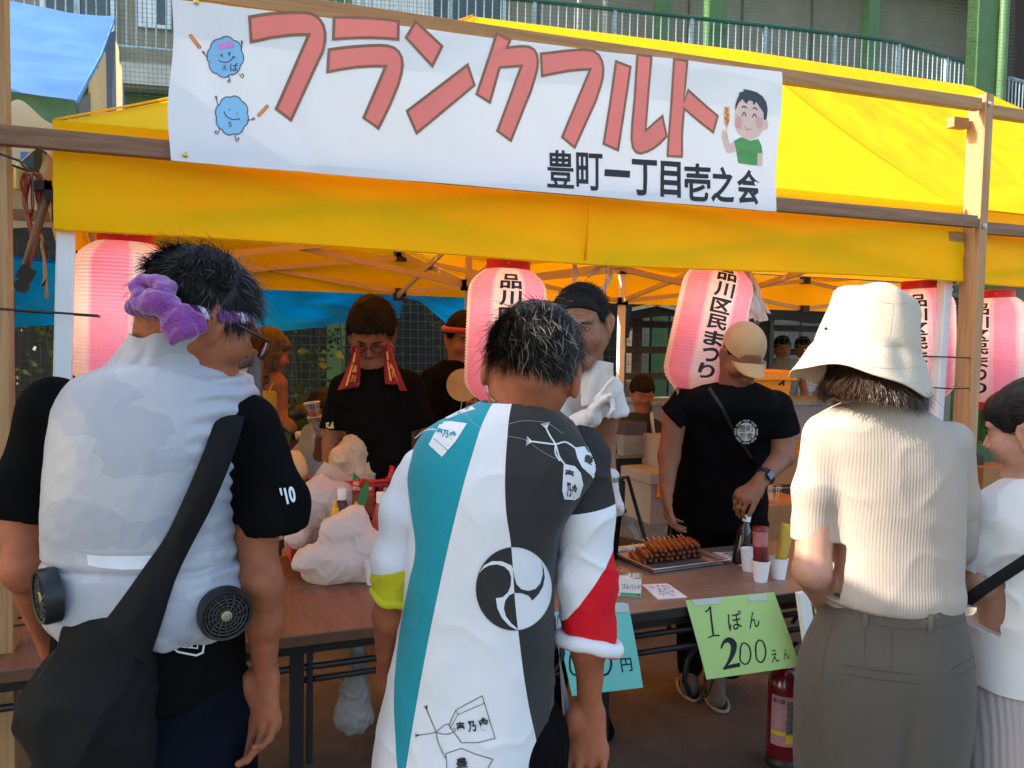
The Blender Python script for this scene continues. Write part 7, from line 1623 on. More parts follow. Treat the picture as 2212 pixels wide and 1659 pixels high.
trs=mat('taupe_trousers',(.078,.066,.052),.85,var=.05,vscale=5,bump=.0004,bscale=300,sheen=.1)
S_=SDF(Cc(1690,700,B3)*[1,0,0]+[0,1.6,.05],Cc(2180,700,B3)*[1,0,0]+[0,2.3,1.10],.0065)
S_.loft(ry_([(1285,1808,2078,B3,.112),(1320,1797,2084,B3,.118),(1360,1782,2092,B3,.125),(1420,1758,2106,B3,.14),(1500,1742,2110,B3,.15),(1580,1738,2104,B3,.152),(1659,1736,2094,B3,.148),(1760,1740,2085,B3,.14)]),k=.02)
for u in(1838,2000):S_.path([Cc(u,1740,B3),Cc(u,2000,B3)*[1,1,0]+[0,0,.4],Cc(u,2000,B3)*[1,1,0]+[0,0,.12]],[.115,.10,.085],.04)
def wt(V,N):
 u_,v_=pxv(V);d=.003*fbm(V,5,3)+.005*(1-np.abs(vn(V@np.array([[1,0,.1],[0,1,0],[-.1,0,.25]]),9,1)))**3-.002
 fold=np.interp(v_,[1290,1659],[2000,1955]);d-=.012*np.exp(-((u_-fold)/14)**2)*np.clip((v_-1500)/150,0,1)*(N[:,1]<0)
 return d
TV=S_.mesh(wt);put('trousers',TV,trs,Wm);bvW=surf(TV);onW=onsurf(bvW,B3)
k8=crop(3100,2000,1.547);dk=mat('seam_dark',(.045,.038,.03),.8);sl_=mat('taupe_welt',(.084,.071,.056),.8)
for pts in(((425,1022),(560,1045),(700,1062),(865,1082)),((430,1075),(560,1100),(700,1118),(895,1138)),((1095,1050),(1160,1010),(1238,965)),((1110,1100),(1180,1062),(1240,1025)),((385,670),(540,735),(700,790),(850,800),(1000,790),(1180,745)),((372,755),(330,850),(300,1000),(285,1170)),((720,800),(722,1040)),((560,790),(550,1030))):
 Ink().line([k8(*p)for p in smoothline(pts,6)],1.3 if pts[0][0]<440 and pts[0][1]>1000 or pts[0][0]>1000 else .8,False,.0008).build('seam_line',onW,dk,Wm,L=10)
for(x0,x1,y0,y1)in((545,583,648,780),(948,985,705,822)):Ink().poly([k8(x0,y0),k8(x1,y0),k8(x1-8,y1),k8(x0-2,y1)],.003).build('belt_loop',onW,sl_,Wm,L=10)
def hlC(P):x,y,z=P[...,0],P[...,1],P[...,2];return np.minimum(np.minimum((z+.088+.01*np.sin(x*60))*.9,(.035-y+np.clip(z,0,1)*2)*.9),(.0-z-.3*np.clip(x,0,1)))
haircap(Wm,hc3,hM3,.96,hairb,hlC,.018,extra=lambda S_:S_.loft([(hc3[2]-.09,hc3[0]-.004,hc3[1]-.02,.098,.090),(hc3[2]-.04,hc3[0],hc3[1]-.02,.096,.098),(hc3[2]+.03,hc3[0],hc3[1]-.015,.085,.10)],k=.02))
r_=np.random.default_rng(31);N_=3600;an=r_.uniform(-math.pi*1.12,.12*math.pi,N_);zz=r_.uniform(-.04,-.01,N_);Pr=np.c_[.100*np.cos(an),-.018+.102*np.sin(an),zz];Nr=nrm_rows(np.c_[np.cos(an),np.sin(an),0*an])
strands('hair_strands',Wm,hairb,hc3+Pr@hM3.T*.96,Nr@hM3.T,(Nr*.18+np.array([0,0,-1])+r_.normal(0,.10,Pr.shape)+np.c_[-.25*(np.cos(an)<-.3),0*an,0*an])@hM3.T,r_.uniform(.045,.085,N_),6,.5,.35,.0020,32)
hat_=empty('bucket_hat',c2w(hc3+[0,0,.05]),-PSI,label='cream cotton bucket hat with a wide drooping brim worn by the knit top woman',cat='hat')
hatm=mat('cream_hat',(.46,.39,.30),.9,var=.04,vscale=5,bump=.0008,bscale=260,sheen=.15)
Mh=headM(-10,3,11);hc_=Cc(1870,762,B3)
def hatp(a,r,z):return hc_+Mh@np.array([r*math.cos(a),r*1.06*math.sin(a),z])
prof=[(.004,.150),(.04,.150),(.066,.146),(.081,.138),(.089,.126),(.095,.105),(.101,.07),(.109,.030),(.113,.014),(.113,.010),(.124,-.006),(.135,-.030),(.145,-.052),(.152,-.066),(.1535,-.070),(.1515,-.071),(.140,-.052),(.120,-.008),(.108,.012),(.10,.05),(.088,.13),(.004,.150)]
V=[];F=[];SG=96
for i,(r,z)in enumerate(prof):
 for k in range(SG):
  a=2*math.pi*k/SG;br=max(0,(.02-z)/.09);dz=br*(.010*math.sin(2*a+.6)+.005*math.sin(3*a+2)+.003*math.sin(7*a));dr=.003*math.sin(5*a+z*40)*(1 if .02<z<.14 else .4)+.004*float(vn(np.array([math.cos(a)*3,math.sin(a)*3,z*25]),1.,5));rr=r*(1+.02*math.sin(2*a+1))+dr;V.append(hatp(a,rr if r>.01 else r,z+dz+(.006*math.sin(3*a+1)if z>.12 else 0)))
for i in range(len(prof)-1):
 for k in range(SG):k2=(k+1)%SG;F.append((i*SG+k,i*SG+k2,(i+1)*SG+k2,(i+1)*SG+k))
HV=(np.array(V),F);obj('hat_cloth',c2w(HV[0]),F,hatm,hat_,True);bvH=surf((HV[0],np.array(F)));onH=onsurf(bvH,B3)
stH=mat('hat_stitch',(.42,.36,.26),.85);kh=crop(3100,1000,1.508)
for pts,w_ in((((360,490),(450,535),(560,565),(680,578),(780,572)),1.3),(((175,600),(300,650),(450,680),(600,705),(760,715),(880,700)),1.2),(((415,200),(470,250),(560,290),(700,322),(820,318)),1.0),(((712,330),(700,450),(682,560)),1.0),(((130,650),(300,720),(500,775),(700,805),(880,800)),.7)):Ink().line([kh(*p)for p in smoothline(pts,6)],w_,False,.0006).build('hat_seam',onH,stH,hat_,L=8)
Ink().poly([kh(*p)for p in disc((307,474),11,9,14)],.0012).build('eyelet',onH,mat('eyelet',(.06,.06,.06),.3,metal=.8),hat_)
phn=empty('phone',c2w(Cc(1800,1318,B3+.12)),-PSI,label='dark phone in the left hand of the woman in the bucket hat',cat='phone');b=MB();b.obox(c2w(Cc(1798,1308,B3+.14)),c2w(np.array([1.,.3,0])),c2w(np.array([-.3,1.,.3])),c2w(np.array([0,-.3,1.])),(.036,.075,.004));bevel(b.build('phone_body',mat('phone_black',(.01,.01,.012),.15,spec=.7),phn),.003)
# -- D: girl at the right edge
B4=1.98
G=person(2215,B4,'girl in a white shirt at the right edge, her face turned to the left')
hM4=headM(-40,14,-4);hc4=Cc(2234,930,B4)
S_=SDF(Cc(2070,700,B4)*[1,0,0]+[0,1.6,.72],Cc(2420,700,B4)*[1,0,0]+[0,2.3,1.66],.005)
H4=add_head(S_,hc4,hM4,.98,True,.92);S_.cone(hc4+hM4@np.array([0,-.02,-.03]),Cc(2240,1060,B4),.046,.052,.03)
S_.loft(ry_([(1050,2180,2300,B4,.06),(1120,2140,2340,B4,.08),(1400,2130,2320,B4,.09)],.01),k=.03);S_.path([Cc(2140,1110,B4),Cc(2118,1260,B4-.02),Cc(2100,1290,B4+.15)],[.04,.032,.022],.02)
put('body',S_.mesh(),skin_p,G);
ff=lambda x,y,z:H4(x,y,z);face_bits(G,lambda x,y,z:H4(x,y,z),hM4,.98,None,.35)
wsh=mat('white_shirt',(.60,.58,.56),.8,var=.03,vscale=4,bump=.0006,bscale=200,sheen=.1)
S_=SDF(Cc(2050,700,B4)*[1,0,0]+[0,1.6,.62],Cc(2460,700,B4)*[1,0,0]+[0,2.35,1.42],.006)
S_.loft(ry_([(1035,2188,2300,B4,.062),(1065,2150,2340,B4,.085),(1110,2120,2370,B4,.10),(1200,2118,2360,B4,.11),(1330,2112,2350,B4,.115),(1440,2104,2350,B4,.125),(1500,2100,2350,B4,.13)]),k=.015)
S_.path([Cc(2148,1105,B4),Cc(2128,1180,B4),Cc(2118,1235,B4)],[.052,.055,.054],.02);capcut(S_,Cc(2116,1240,B4),(-.12,0,-1),.08);S_.cone(Cc(2120,1200,B4),Cc(2114,1270,B4),.044,.046,.003,mode='s');S_.cut(Cc(2150,1478,B4),(-.1,0,-1))
put('shirt',S_.mesh(lambda V,N:.004*fbm(V,6,3)+.008*(1-np.abs(vn(V@np.array([[1,0,.7],[0,1,0],[-.8,0,1]]),10,3)))**4-.004),wsh,G)
plm=mat('pleated_mauve',(.36,.31,.30),.8,var=.05,rib=('X',26,.0018,.8));S_=SDF(Cc(2050,700,B4)*[1,0,0]+[0,1.6,.1],Cc(2460,700,B4)*[1,0,0]+[0,2.35,.95],.008)
S_.loft(ry_([(1440,2118,2340,B4,.11),(1560,2098,2350,B4,.13),(1700,2085,2370,B4,.14),(2100,2070,2390,B4,.15)]),k=.02);put('pleated_trousers',S_.mesh(lambda V,N:.004*fbm(V,5,2)),plm,G)
def hlD(P):x,y,z=P[...,0],P[...,1],P[...,2];line=np.interp(y,[-.12,-.05,-.02,.01,.03,.06,.10],[-.075,-.07,-.02,.012,.006,.010,.035]);return(z-line)*.8
haircap(G,hc4,hM4,.98,hairm,hlD,.008,noise_=.003)
r_,nn,Pl,Nl=scalp(hc4,hM4,.98,3000,reg(hlD,.0),41,.0085);D=comb(Pl,Nl,hM4,lambda P,N:N*.02+np.array([0,-1,-.35])+np.random.default_rng(42).normal(0,.07,P.shape));strands('hair_strands',G,hairm,r_,nn,D,.04,5,.1,.1,.0016,43)
S_=SDF(hc4-.2,hc4+.25,.006);S_.ell(hc4+hM4@np.array([0,-.125,-.02]),(.035,.04,.035),k=0);put('hair_bun',S_.mesh(lambda V,N:.004*fbm(V,30,2)),hairm,G)
b=MB();P=[Cc(2086,1300,B4-.10),Cc(2120,1275,B4-.125),Cc(2160,1248,B4-.13),Cc(2215,1212,B4-.13),Cc(2300,1160,B4-.12)]
sb=empty('bag_strap',c2w(Cc(2150,1260,B4-.13)),-PSI,label='black strap slung across the white shirt of the girl at the right edge',cat='strap');b.tube([c2w(p)for p in P],.017,8,flat=.2,nref=tuple(Fh));b.build('strap_band',bagk,sb,smooth=True)
# == the stall holders and people behind
orr=dict(smooth_it=1)
def simple_hair(par,c,M,s,m_,hl,grow,seed,N_=1400,L=.035,sw=.02,top=1.0,noise_=.004,w_=.0034,h=.006):
 haircap(par,c,M,s,m_,hl,grow,noise_=noise_,seed=seed,top=top,h=h)
 r_,nn,Pl,Nl=scalp(c,M,s,N_,reg(hl,0),seed,grow*.8)
 D=comb(Pl,Nl,M,lambda P,N:N*sw*5+np.c_[.3*np.sin(P[:,1]*40),np.where(P[:,1]>-.02,.9,-.4),-.25-.6*(P[:,2]<.06)]+np.random.default_rng(seed).normal(0,.18,P.shape));strands('hair_strands',par,m_,r_,nn,D,L,4,.6,.3,w_,seed)
def hlF(P,f=.068,nape=-.05):
 x,y,z=P[...,0],P[...,1],P[...,2];line=np.interp(y,[-.12,-.05,0,.035,.05,.10],[nape,nape,.005,.015,.045,f]);return(z-line)*.8
 # ---- glasses man
b_=3.55
V1=person(803,b_,'young man in glasses and a black tee with a dark red towel round his neck')
M1=headM(176,34,0);c1_=Cc(802,722,b_);sc_=1.12
S_=SDF(Cc(670,700,b_)*[1,0,0]+[0,3.2,.72],Cc(970,700,b_)*[1,0,0]+[0,3.85,1.80],.007)
Hv=add_head(S_,c1_,M1,sc_,True,1.0);S_.cone(c1_+M1@np.array([0,-.02,-.03]),Cc(805,790,b_),.062,.07,.03);S_.loft(ry_([(790,750,860,b_,.08),(850,735,890,b_,.10),(1050,740,900,b_,.11)],.02),k=.03)
S_.path([Cc(735,850,b_),Cc(718,960,b_),Cc(706,1040,b_-.12)],[.045,.042,.026],.02);S_.path([Cc(890,850,b_),Cc(925,960,b_+.02),Cc(892,1045,b_-.05)],[.045,.044,.03],.02)
hand(S_,Cc(706,1040,b_-.12),(.1,-.4,-.8),(1,0,0),(0,-1,0),1.0,curl=(.4,.6,.4),k=.008);hand(S_,Cc(892,1040,b_-.05),(-.8,-.3,-.3),(0,.5,-.8),(0,-1,.3),.95,curl=(.8,.9,.6),k=.008)
put('body',S_.mesh(),skin_d,V1);face_bits(V1,Hv,M1,sc_,gf,.25)
S_=SDF(Cc(670,700,b_)*[1,0,0]+[0,3.2,.95],Cc(970,700,b_)*[1,0,0]+[0,3.85,1.62],.0075)
S_.loft(ry_([(785,768,848,b_,.07),(800,745,880,b_,.10),(835,722,905,b_,.125),(900,735,905,b_,.135),(1000,745,902,b_,.14),(1100,742,905,b_,.145)]),k=.01);S_.path([Cc(805,740,b_),Cc(805,790,b_-.02)],[.07,.068],.003,mode='s')
S_.path([Cc(740,840,b_),Cc(722,925,b_)],[.062,.062],.02);S_.path([Cc(885,835,b_),Cc(910,915,b_)],[.062,.062],.02);capcut(S_,Cc(720,928,b_),(-.1,0,-1),.09);capcut(S_,Cc(912,922,b_),(.25,0,-1),.09)
VT1=S_.mesh(lambda V,N:.006*fbm(V,6,3)+.006*(1-np.abs(vn(V,8,3)))**4-.003);put('tee_shirt',VT1,tee,V1);put('apron',(lambda S2:(S2.loft([(.45,Cc(820,1000,b_)[0],b_,.19,.14),(1.0,Cc(822,1000,b_)[0],b_,.17,.13)],k=.01),S2.mesh())[1])(SDF((Cc(820,1000,b_)[0]-.3,b_-.25,.4),(Cc(820,1000,b_)[0]+.3,b_+.25,1.1),.012)),tee,V1)
Ink().add(fit('54',[(703,913),(721,911),(722,931),(704,932)],.04),.003).build('shirt_number',onsurf(surf(VT1),b_),mat('amber_print',(.60,.50,.28),.6),V1,L=10)
rt_=mat('dark_red_towel',(.20,.008,.018),.95,var=.2,vscale=40,bump=.002,bscale=160,sheen=.3);yp_=mat('yellow_print',(.70,.42,.10),.8)
tw1=empty('neck_towel',c2w(Cc(803,800,b_-.1)),-PSI,label='dark red towel with yellow letters hanging round the neck of the glasses man',cat='towel')
q1=lambda s,t:c2w(Cc(770-6*t-12*t*t+(s-.5)*(14+32*t),752+90*t-6*s*(t>.9),b_-.115-.03*t+.012*math.sin(s*6+t*3)));q2=lambda s,t:c2w(Cc(838+10*t+8*t*t+(s-.5)*(14+34*t),750+(80+14*(s>.6))*t,b_-.115-.03*t+.012*math.sin(s*6+t*2)))
MB().grid(q1,12,22).build('towel_end',rt_,tw1,smooth=True);MB().grid(q2,12,22).build('towel_end',rt_,tw1,smooth=True)
MB().tube([c2w(Cc(766,758,b_-.10)),c2w(Cc(770,748,b_-.02)),c2w(Cc(800,742,b_+.10)),c2w(Cc(838,746,b_-.02)),c2w(Cc(842,756,b_-.10))],.022,8,flat=.6).build('towel_neck',rt_,tw1,smooth=True)
for(f_,x)in((q1,.35),(q2,.3)):
 i_=Ink();i_.poly([(x-.05,.1),(x+.12,.12),(x+.12,.35),(x-.05,.33)],.001);i_.line([(x,.38),(x,.9)],.10,False,.001)
 i_.add(fit('品',[(x+.12,.42),(x+.40,.42),(x+.40,.58),(x+.12,.58)],.03),.001).add(fit('川',[(x+.12,.64),(x+.40,.64),(x+.40,.82),(x+.12,.82)],.03),.001).build('towel_print',lambda P,f_=f_:np.array([f_(p[0],p[1])-Fh*(.004)for p in P]),yp_,tw1,kind='stuff')
simple_hair(V1,c1_,M1,sc_,hairq,lambda P:hlF(P,.066),.014,61,1800,.030,.03,1.08,.007)
# ---- headband man with a fan
b_=4.05
V2=person(985,b_,'man in a black tee with a red headband partly hidden by the middle lantern')
M2_=headM(160,8,0);c2_=Cc(1003,735,b_);S_=SDF(Cc(880,700,b_)*[1,0,0]+[0,3.7,.8],Cc(1090,700,b_)*[1,0,0]+[0,4.4,1.85],.008)
Hv=add_head(S_,c2_,M2_,1.02);S_.cone(c2_,Cc(995,800,b_),.06,.07,.03);S_.path([Cc(935,850,b_),Cc(930,930,b_-.05),Cc(1000,905,b_-.22)],[.045,.04,.026],.02);hand(S_,Cc(1008,905,b_-.22),(.5,-.3,.6),(-.6,-.4,.2),(0,0,1),1.,curl=(.8,.9,.6),k=.01);put('body',S_.mesh(),skin_d,V2);face_bits(V2,Hv,M2_,1.02,None,.5)
S_=SDF(Cc(880,700,b_)*[1,0,0]+[0,3.7,.75],Cc(1090,700,b_)*[1,0,0]+[0,4.4,1.62],.009)
S_.loft(ry_([(778,955,1020,b_,.08),(800,925,1050,b_,.11),(850,912,1065,b_,.13),(1050,925,1060,b_,.14)]),k=.01);S_.path([Cc(930,820,b_),Cc(922,900,b_)],[.06,.062],.02);S_.path([Cc(1050,820,b_),Cc(1060,900,b_)],[.06,.062],.02);put('tee_shirt',S_.mesh(lambda V,N:.006*fbm(V,6,3)),tee,V2)
simple_hair(V2,c2_,M2_,1.02,hairq,lambda P:hlF(P,.065),.012,62,1200,.03,.03,1.05)
hb=empty('headband',c2w(c2_),-PSI,label='red padded headband on the man half hidden by the middle lantern',cat='headband');H_=Hh_(c2_,M2_,1.02)
MB().tube([c2w(H_(.096*math.cos(a),-.012+.116*math.sin(a),.052+.006*math.sin(a)))for a in[2*math.pi*i/36 for i in range(36)]],.013,8,closed=True).build('band',mat('red_band',(.45,.02,.04),.7,sheen=.3),hb,smooth=True)
fn__=empty('round_fan',c2w(Cc(1000,840,b_-.3)),-PSI,label='round paper fan held by the man with the red headband',cat='fan');MB().lathe([(.001,0),(.075,.0),(.075,.003),(.001,.003)],c2w(Cc(1000,832,b_-.3)),28,ax=R0,ay=np.array([0,0,1.0]),az=Fh).build('paper_disc',mat('fan_paper',(.55,.36,.14),.7),fn__);MB().bar(c2w(Cc(998,868,b_-.3)),c2w(Cc(990,910,b_-.3)),.010,.003).build('handle',mat('fan_handle',(.6,.5,.35),.6),fn__)
# ---- man in the white tee leaning and pointing
b_=2.72
V3=person(1262,b_+.25,'vendor in a white tee and gloves pointing up beside the wind chime')
M3=headM(196,12,6);c3_=Cc(1256,706,b_);sc_=1.08
S_=SDF(Cc(1140,700,b_)*[1,0,0]+[0,2.2,.75],Cc(1440,700,b_)*[1,0,0]+[0,3.45,1.86],.006)
Hv=add_head(S_,c3_,M3,sc_,True,1.02);S_.cone(c3_+M3@np.array([0,-.03,-.03]),Cc(1258,800,b_+.06),.062,.07,.03)
S_.loft(ry_([(810,1215,1310,b_+.06,.07),(900,1205,1320,b_+.12,.09),(1150,1215,1310,b_+.50,.10)],.01),k=.03)
el=Cc(1198,945,b_-.02);wr=Cc(1272,905,b_-.22);S_.path([Cc(1205,850,b_+.02),el,Cc(1240,935,b_-.12),wr],[.05,.042,.036,.027],.02)
el2=Cc(1308,1010,b_+.10);wr2_=Cc(1316,1048,b_+.06);S_.path([Cc(1312,880,b_+.08),Cc(1306,960,b_+.10),wr2_],[.045,.036,.027],.02);put('body',S_.mesh(),skin_d,V3)
face_bits(V3,Hv,M3,sc_,None,.45)
glv=mat('white_glove',(.72,.70,.70),.5,var=.03,bump=.0012,bscale=60,trans=.15)
S_=SDF(wr-.13,wr+[.2,.15,.22],.0038)
hand(S_,wr,nrm(np.array([.42,-.15,.72])),(.72,-.55,-.3),(-.5,-.1,.6),.88,curls=((.05,.08,.05),(1.1,1.3,.8),(1.2,1.3,.8),(1.25,1.3,.8)),thumb=(.1,.3),k=.006,spread=0);S_.cone(wr-nrm(np.array([.6,-.5,.35]))*.045,wr+[.01,0,.005],.034,.031,.01)
put('glove',S_.mesh(lambda V,N:.0016*fbm(V,50,2)),glv,V3)
S_=SDF(wr2_-.14,wr2_+.12,.0038);hand(S_,wr2_,nrm(np.array([.15,-.15,-1])),(-.3,-.9,0),(-1,.2,0),1.05,curls=((.9,1.1,.8),(1.1,1.2,.8),(1.2,1.2,.8),(1.2,1.2,.8)),thumb=(.3,.5),k=.006);S_.cone(wr2_+[0,0,.03],wr2_,.033,.030,.01);put('glove',S_.mesh(lambda V,N:.0016*fbm(V,50,2)),glv,V3)
S_=SDF(Cc(1130,700,b_)*[1,0,0]+[0,2.3,.85],Cc(1440,700,b_)*[1,0,0]+[0,3.5,1.62],.0065)
S_.loft(ry_([(790,1225,1300,b_+.05,.065),(805,1200,1318,b_+.05,.09),(840,1185,1332,b_+.06,.11),(900,1190,1328,b_+.14,.12),(1000,1196,1308,b_+.28,.12),(1180,1204,1300,b_+.55,.12)]),k=.01);S_.path([Cc(1257,740,b_+.03),Cc(1258,795,b_+.03)],[.062,.060],.003,mode='s')
S_.path([Cc(1205,840,b_+.04),Cc(1196,890,b_+.0)],[.058,.060],.02);S_.path([Cc(1312,840,b_+.06),Cc(1322,890,b_+.07)],[.052,.056],.02);capcut(S_,Cc(1322,903,b_+.07),(.05,0,-1),.09);capcut(S_,Cc(1192,915,b_),(-.2,-.2,-1),.09);S_.cone(Cc(1316,880,b_+.07),Cc(1322,930,b_+.07),.046,.05,.003,mode='s')
put('tee_shirt',S_.mesh(lambda V,N:.004*fbm(V,7,3)+.006*(1-np.abs(vn(V@np.array([[1,0,.6],[0,1,0],[-.7,0,1]]),11,3)))**4-.003),wsh,V3)
b=MB();b.grid(lambda s,t:c2w(Cc(1255+(70*s),772+12*s+(105-20*s)*t-14*math.sin(3.1*t)*s,b_-.075+.04*s-.02*t+.01*math.sin(9*s+3*t)+.04*(1-t)*(1-t))),16,20);tw3=empty('shoulder_towel',c2w(Cc(1290,850,b_-.07)),-PSI,label='pale towel draped over the shoulder of the vendor in white',cat='towel');b.build('towel_cloth',mat('pale_towel',(.58,.50,.42),.95,bump=.0015,bscale=200,sheen=.3),tw3,smooth=True)
simple_hair(V3,c3_,M3,sc_,hairq,lambda P:hlF(P,.078,-.02),.006,63,2200,.018,.10,1.0,.002,.002,.004)
wt3=empty('wrist_watch',c2w(wr2_),-PSI,label='silver link watch on the lowered wrist of the vendor in white',cat='watch');b=MB()
for i in range(16):a=2*math.pi*i/16;c=wr2_+np.array([.031*math.cos(a),.031*math.sin(a),.022]);b.obox(c2w(c),c2w(np.array([-math.sin(a),math.cos(a),0])),(0,0,1),c2w(np.array([math.cos(a),math.sin(a),0])),(.0052,.008,.002))
b.build('link_band',mat('watch_steel',(.4,.4,.4),.25,metal=1),wt3,kind='stuff')
xx=Cc(1250,1000,3.4)[0];S_=SDF((xx-.25,3.1,0),(xx+.25,3.7,1.05),.011)
for q in(-.08,.08):S_.path([(xx+q,3.38,.9),(xx+q,3.42,.5),(xx+q,3.45,.1)],[.10,.075,.055],.03)
put('trousers',S_.mesh(),tee,V3)
for q in(-.08,.10):S_=SDF((xx+q-.08,3.15,-.01),(xx+q+.08,3.55,.14),.007);S_.cone((xx+q,3.45,.045),(xx+q+.02*(q>0),3.27,.035),.045,.038,.02);S_.cut((0,0,.002),(0,0,-1));put('shoe',S_.mesh(),tee,V3)
# ---- man in the tan cap
b_=3.28
V4=person(1580,b_+.15,'vendor in a tan cap and black tee looking down at the sausages')
M4=headM(172,38,-4);c4_=Cc(1602,768,b_);sc_=.92
S_=SDF(Cc(1400,700,b_)*[1,0,0]+[0,2.75,.72],Cc(1760,700,b_)*[1,0,0]+[0,3.75,1.80],.0065)
Hv=add_head(S_,c4_,M4,sc_,True,1.0);S_.cone(c4_+M4@np.array([0,-.02,-.03]),Cc(1590,840,b_+.05),.062,.07,.03);S_.loft(ry_([(850,1520,1650,b_+.05,.08),(1100,1490,1650,b_+.40,.11)],.01),k=.03)
S_.path([Cc(1462,880,b_+.05),Cc(1445,985,b_+.05),Cc(1440,1060,b_-.0)],[.05,.043,.028],.02);hand(S_,Cc(1440,1062,b_),(.05,-.1,-1),(.9,-.3,0),(.3,-1,0),1.08,curl=(.4,.6,.4),thumb=(.4,.2),k=.006)
S_.path([Cc(1690,890,b_+.05),Cc(1692,985,b_+.02),Cc(1640,1042,b_-.12)],[.052,.045,.030],.02);hand(S_,Cc(1642,1042,b_-.12),nrm(np.array([-.85,-.15,-.62])),(-.1,.4,-.9),(-.1,-.9,-.2),1.05,curl=(.5,.7,.5),thumb=(.35,.2),k=.006)
put('body',S_.mesh(),skin_d,V4);face_bits(V4,Hv,M4,sc_,None,.3)
S_=SDF(Cc(1390,700,b_)*[1,0,0]+[0,2.8,.8],Cc(1800,700,b_)*[1,0,0]+[0,4.0,1.60],.0075)
S_.loft(ry_([(828,1545,1640,b_+.03,.075),(842,1505,1670,b_+.04,.11),(875,1468,1700,b_+.05,.135),(930,1470,1690,b_+.12,.145),(1020,1462,1668,b_+.25,.145),(1200,1448,1665,b_+.48,.14)]),k=.01);S_.path([Cc(1592,790,b_+.0),Cc(1590,834,b_+.02)],[.068,.066],.003,mode='s')
S_.path([Cc(1476,870,b_+.05),Cc(1450,905,b_+.04)],[.062,.064],.02);S_.path([Cc(1672,880,b_+.05),Cc(1690,930,b_+.04)],[.072,.070],.02);capcut(S_,Cc(1446,905,b_+.04),(-.75,0,-.65),.10);capcut(S_,Cc(1690,944,b_+.04),(.2,0,-1),.11)
VT4=S_.mesh(lambda V,N:.005*fbm(V,6,3)+.006*(1-np.abs(vn(V,8,9)))**4-.003);put('tee_shirt',VT4,tee,V4);on4=onsurf(surf(VT4),b_)
kb=crop(2480,1200,2.37);C_=(1197,1250)
Ink().poly([kb(*p)for p in disc(C_,84,88,36)],.002).build('shirt_badge',on4,wink,V4,L=8)
i_=Ink();i_.add(fit('豊町',[kb(1125,1185),kb(1265,1185),kb(1270,1250),kb(1122,1250)],.0),.004).add(fit('壱會',[kb(1128,1258),kb(1268,1258),kb(1262,1320),kb(1132,1320)],.0),.004);i_.build('badge_writing',on4,ink,V4,L=8)
for k in range(8):
 a=-math.pi/2+k*math.pi/4;ca=np.array([math.cos(a),math.sin(a)]);ta=np.array([-ca[1],ca[0]]);cc=np.array(C_)+ca*101*[1,1.04]
 q=[tuple(cc-ta*33+ca*9),tuple(cc+ta*33+ca*9),tuple(cc+ta*33-ca*9),tuple(cc-ta*33-ca*9)];Ink().add(fit('YUTAICHI',[kb(*p)for p in q],.035),.003).build('badge_lettering',on4,wink,V4)
Ink().add(fit('54',[kb(520,805),kb(568,850),kb(548,905),kb(500,860)],.04),.003).build('shirt_number',on4,mat('amber_print',(.60,.50,.28),.6),V4)
Ink().line([(1532,838),(1560,880),(1590,940),(1625,990)],7,False,.002).build('cross_strap',on4,mat('strap_dark',(.012,.010,.010),.6),V4,L=10)
xx=Cc(1550,1000,3.82)[0];S_=SDF((xx-.3,3.5,0),(xx+.3,4.2,1.1),.011)
S_.loft([(.80,xx,3.82,.19,.13),(1.05,xx,3.78,.19,.13)],k=.02)
for q in(-.10,.09):S_.path([(xx+q,3.84,.85),(xx+q,3.84,.5),(xx+q,3.82,.1)],[.11,.08,.06],.03)
put('trousers',S_.mesh(),tee,V4)
shg=mat('grey_shoe',(.10,.09,.085),.8,var=.2)
for(u,v)in((1492,1512),(1552,1535)):
 P=onZ(u,v,0);P=np.array([P@R0,P@Fh,0]);S_=SDF(P-[.1,.08,.01],P+[.12,.36,.15],.006);S_.cone(P+[0,.03,.038],P+[.03,.20,.05],.040,.045,.02);S_.cone(P+[.03,.2,.05],P+[.03,.21,.10],.045,.042,.02);S_.cut((0,0,.002),(0,0,-1));put('shoe',S_.mesh(),shg,V4)
 MB().tube([c2w(P+[.046*math.cos(a)*(1 if True else 1)+.012,.10+.135*math.sin(a),.010])for a in[2*math.pi*i/20 for i in range(20)]],.008,6,closed=True).build('shoe_sole',mat('pale_sole',(.30,.28,.25),.7),V4,smooth=True)
cap_=empty('baseball_cap',c2w(c4_+[0,0,.1]),-PSI,label='tan baseball cap on the vendor in black',cat='cap');H_=Hh_(c4_,M4,sc_);capm=mat('tan_cap',(.46,.27,.12),.85,var=.05,bump=.0006,bscale=300,sheen=.2)
V=[];F=[];n1,n2_=40,12
for i in range(n2_+1):
 e=math.pi/2*(1-i/n2_)
 for k in range(n1):a=2*math.pi*k/n1;V.append(H_(.089*math.cos(e)**.8*math.cos(a)if i else 0,-.014+.108*math.cos(e)**.8*math.sin(a)if i else-.014,.040+.100*math.sin(e)**.9))
for i in range(n2_):
 for k in range(n1):k2=(k+1)%n1;F.append((i*n1+k,(i+1)*n1+k,(i+1)*n1+k2,i*n1+k2))
obj('crown',c2w(np.array(V)),F,capm,cap_,True);b=MB();b.grid(lambda s,t:c2w(H_(.075*math.cos(math.pi*(1-s))*(1-.12*t),.085+(.02+.075*t)*math.sin(math.pi*s)+(.005*t)-.03*(1-math.sin(math.pi*s)),.042-.012*t-.022*(math.cos(math.pi*s))**2)),20,8);b.grid(lambda s,t:c2w(H_(.075*math.cos(math.pi*(1-s))*(1-.12*t),.085+(.02+.075*t)*math.sin(math.pi*s)+(.005*t)-.03*(1-math.sin(math.pi*s)),.039-.012*t-.022*(math.cos(math.pi*s))**2)),20,8);b.build('visor',capm,cap_,smooth=True)
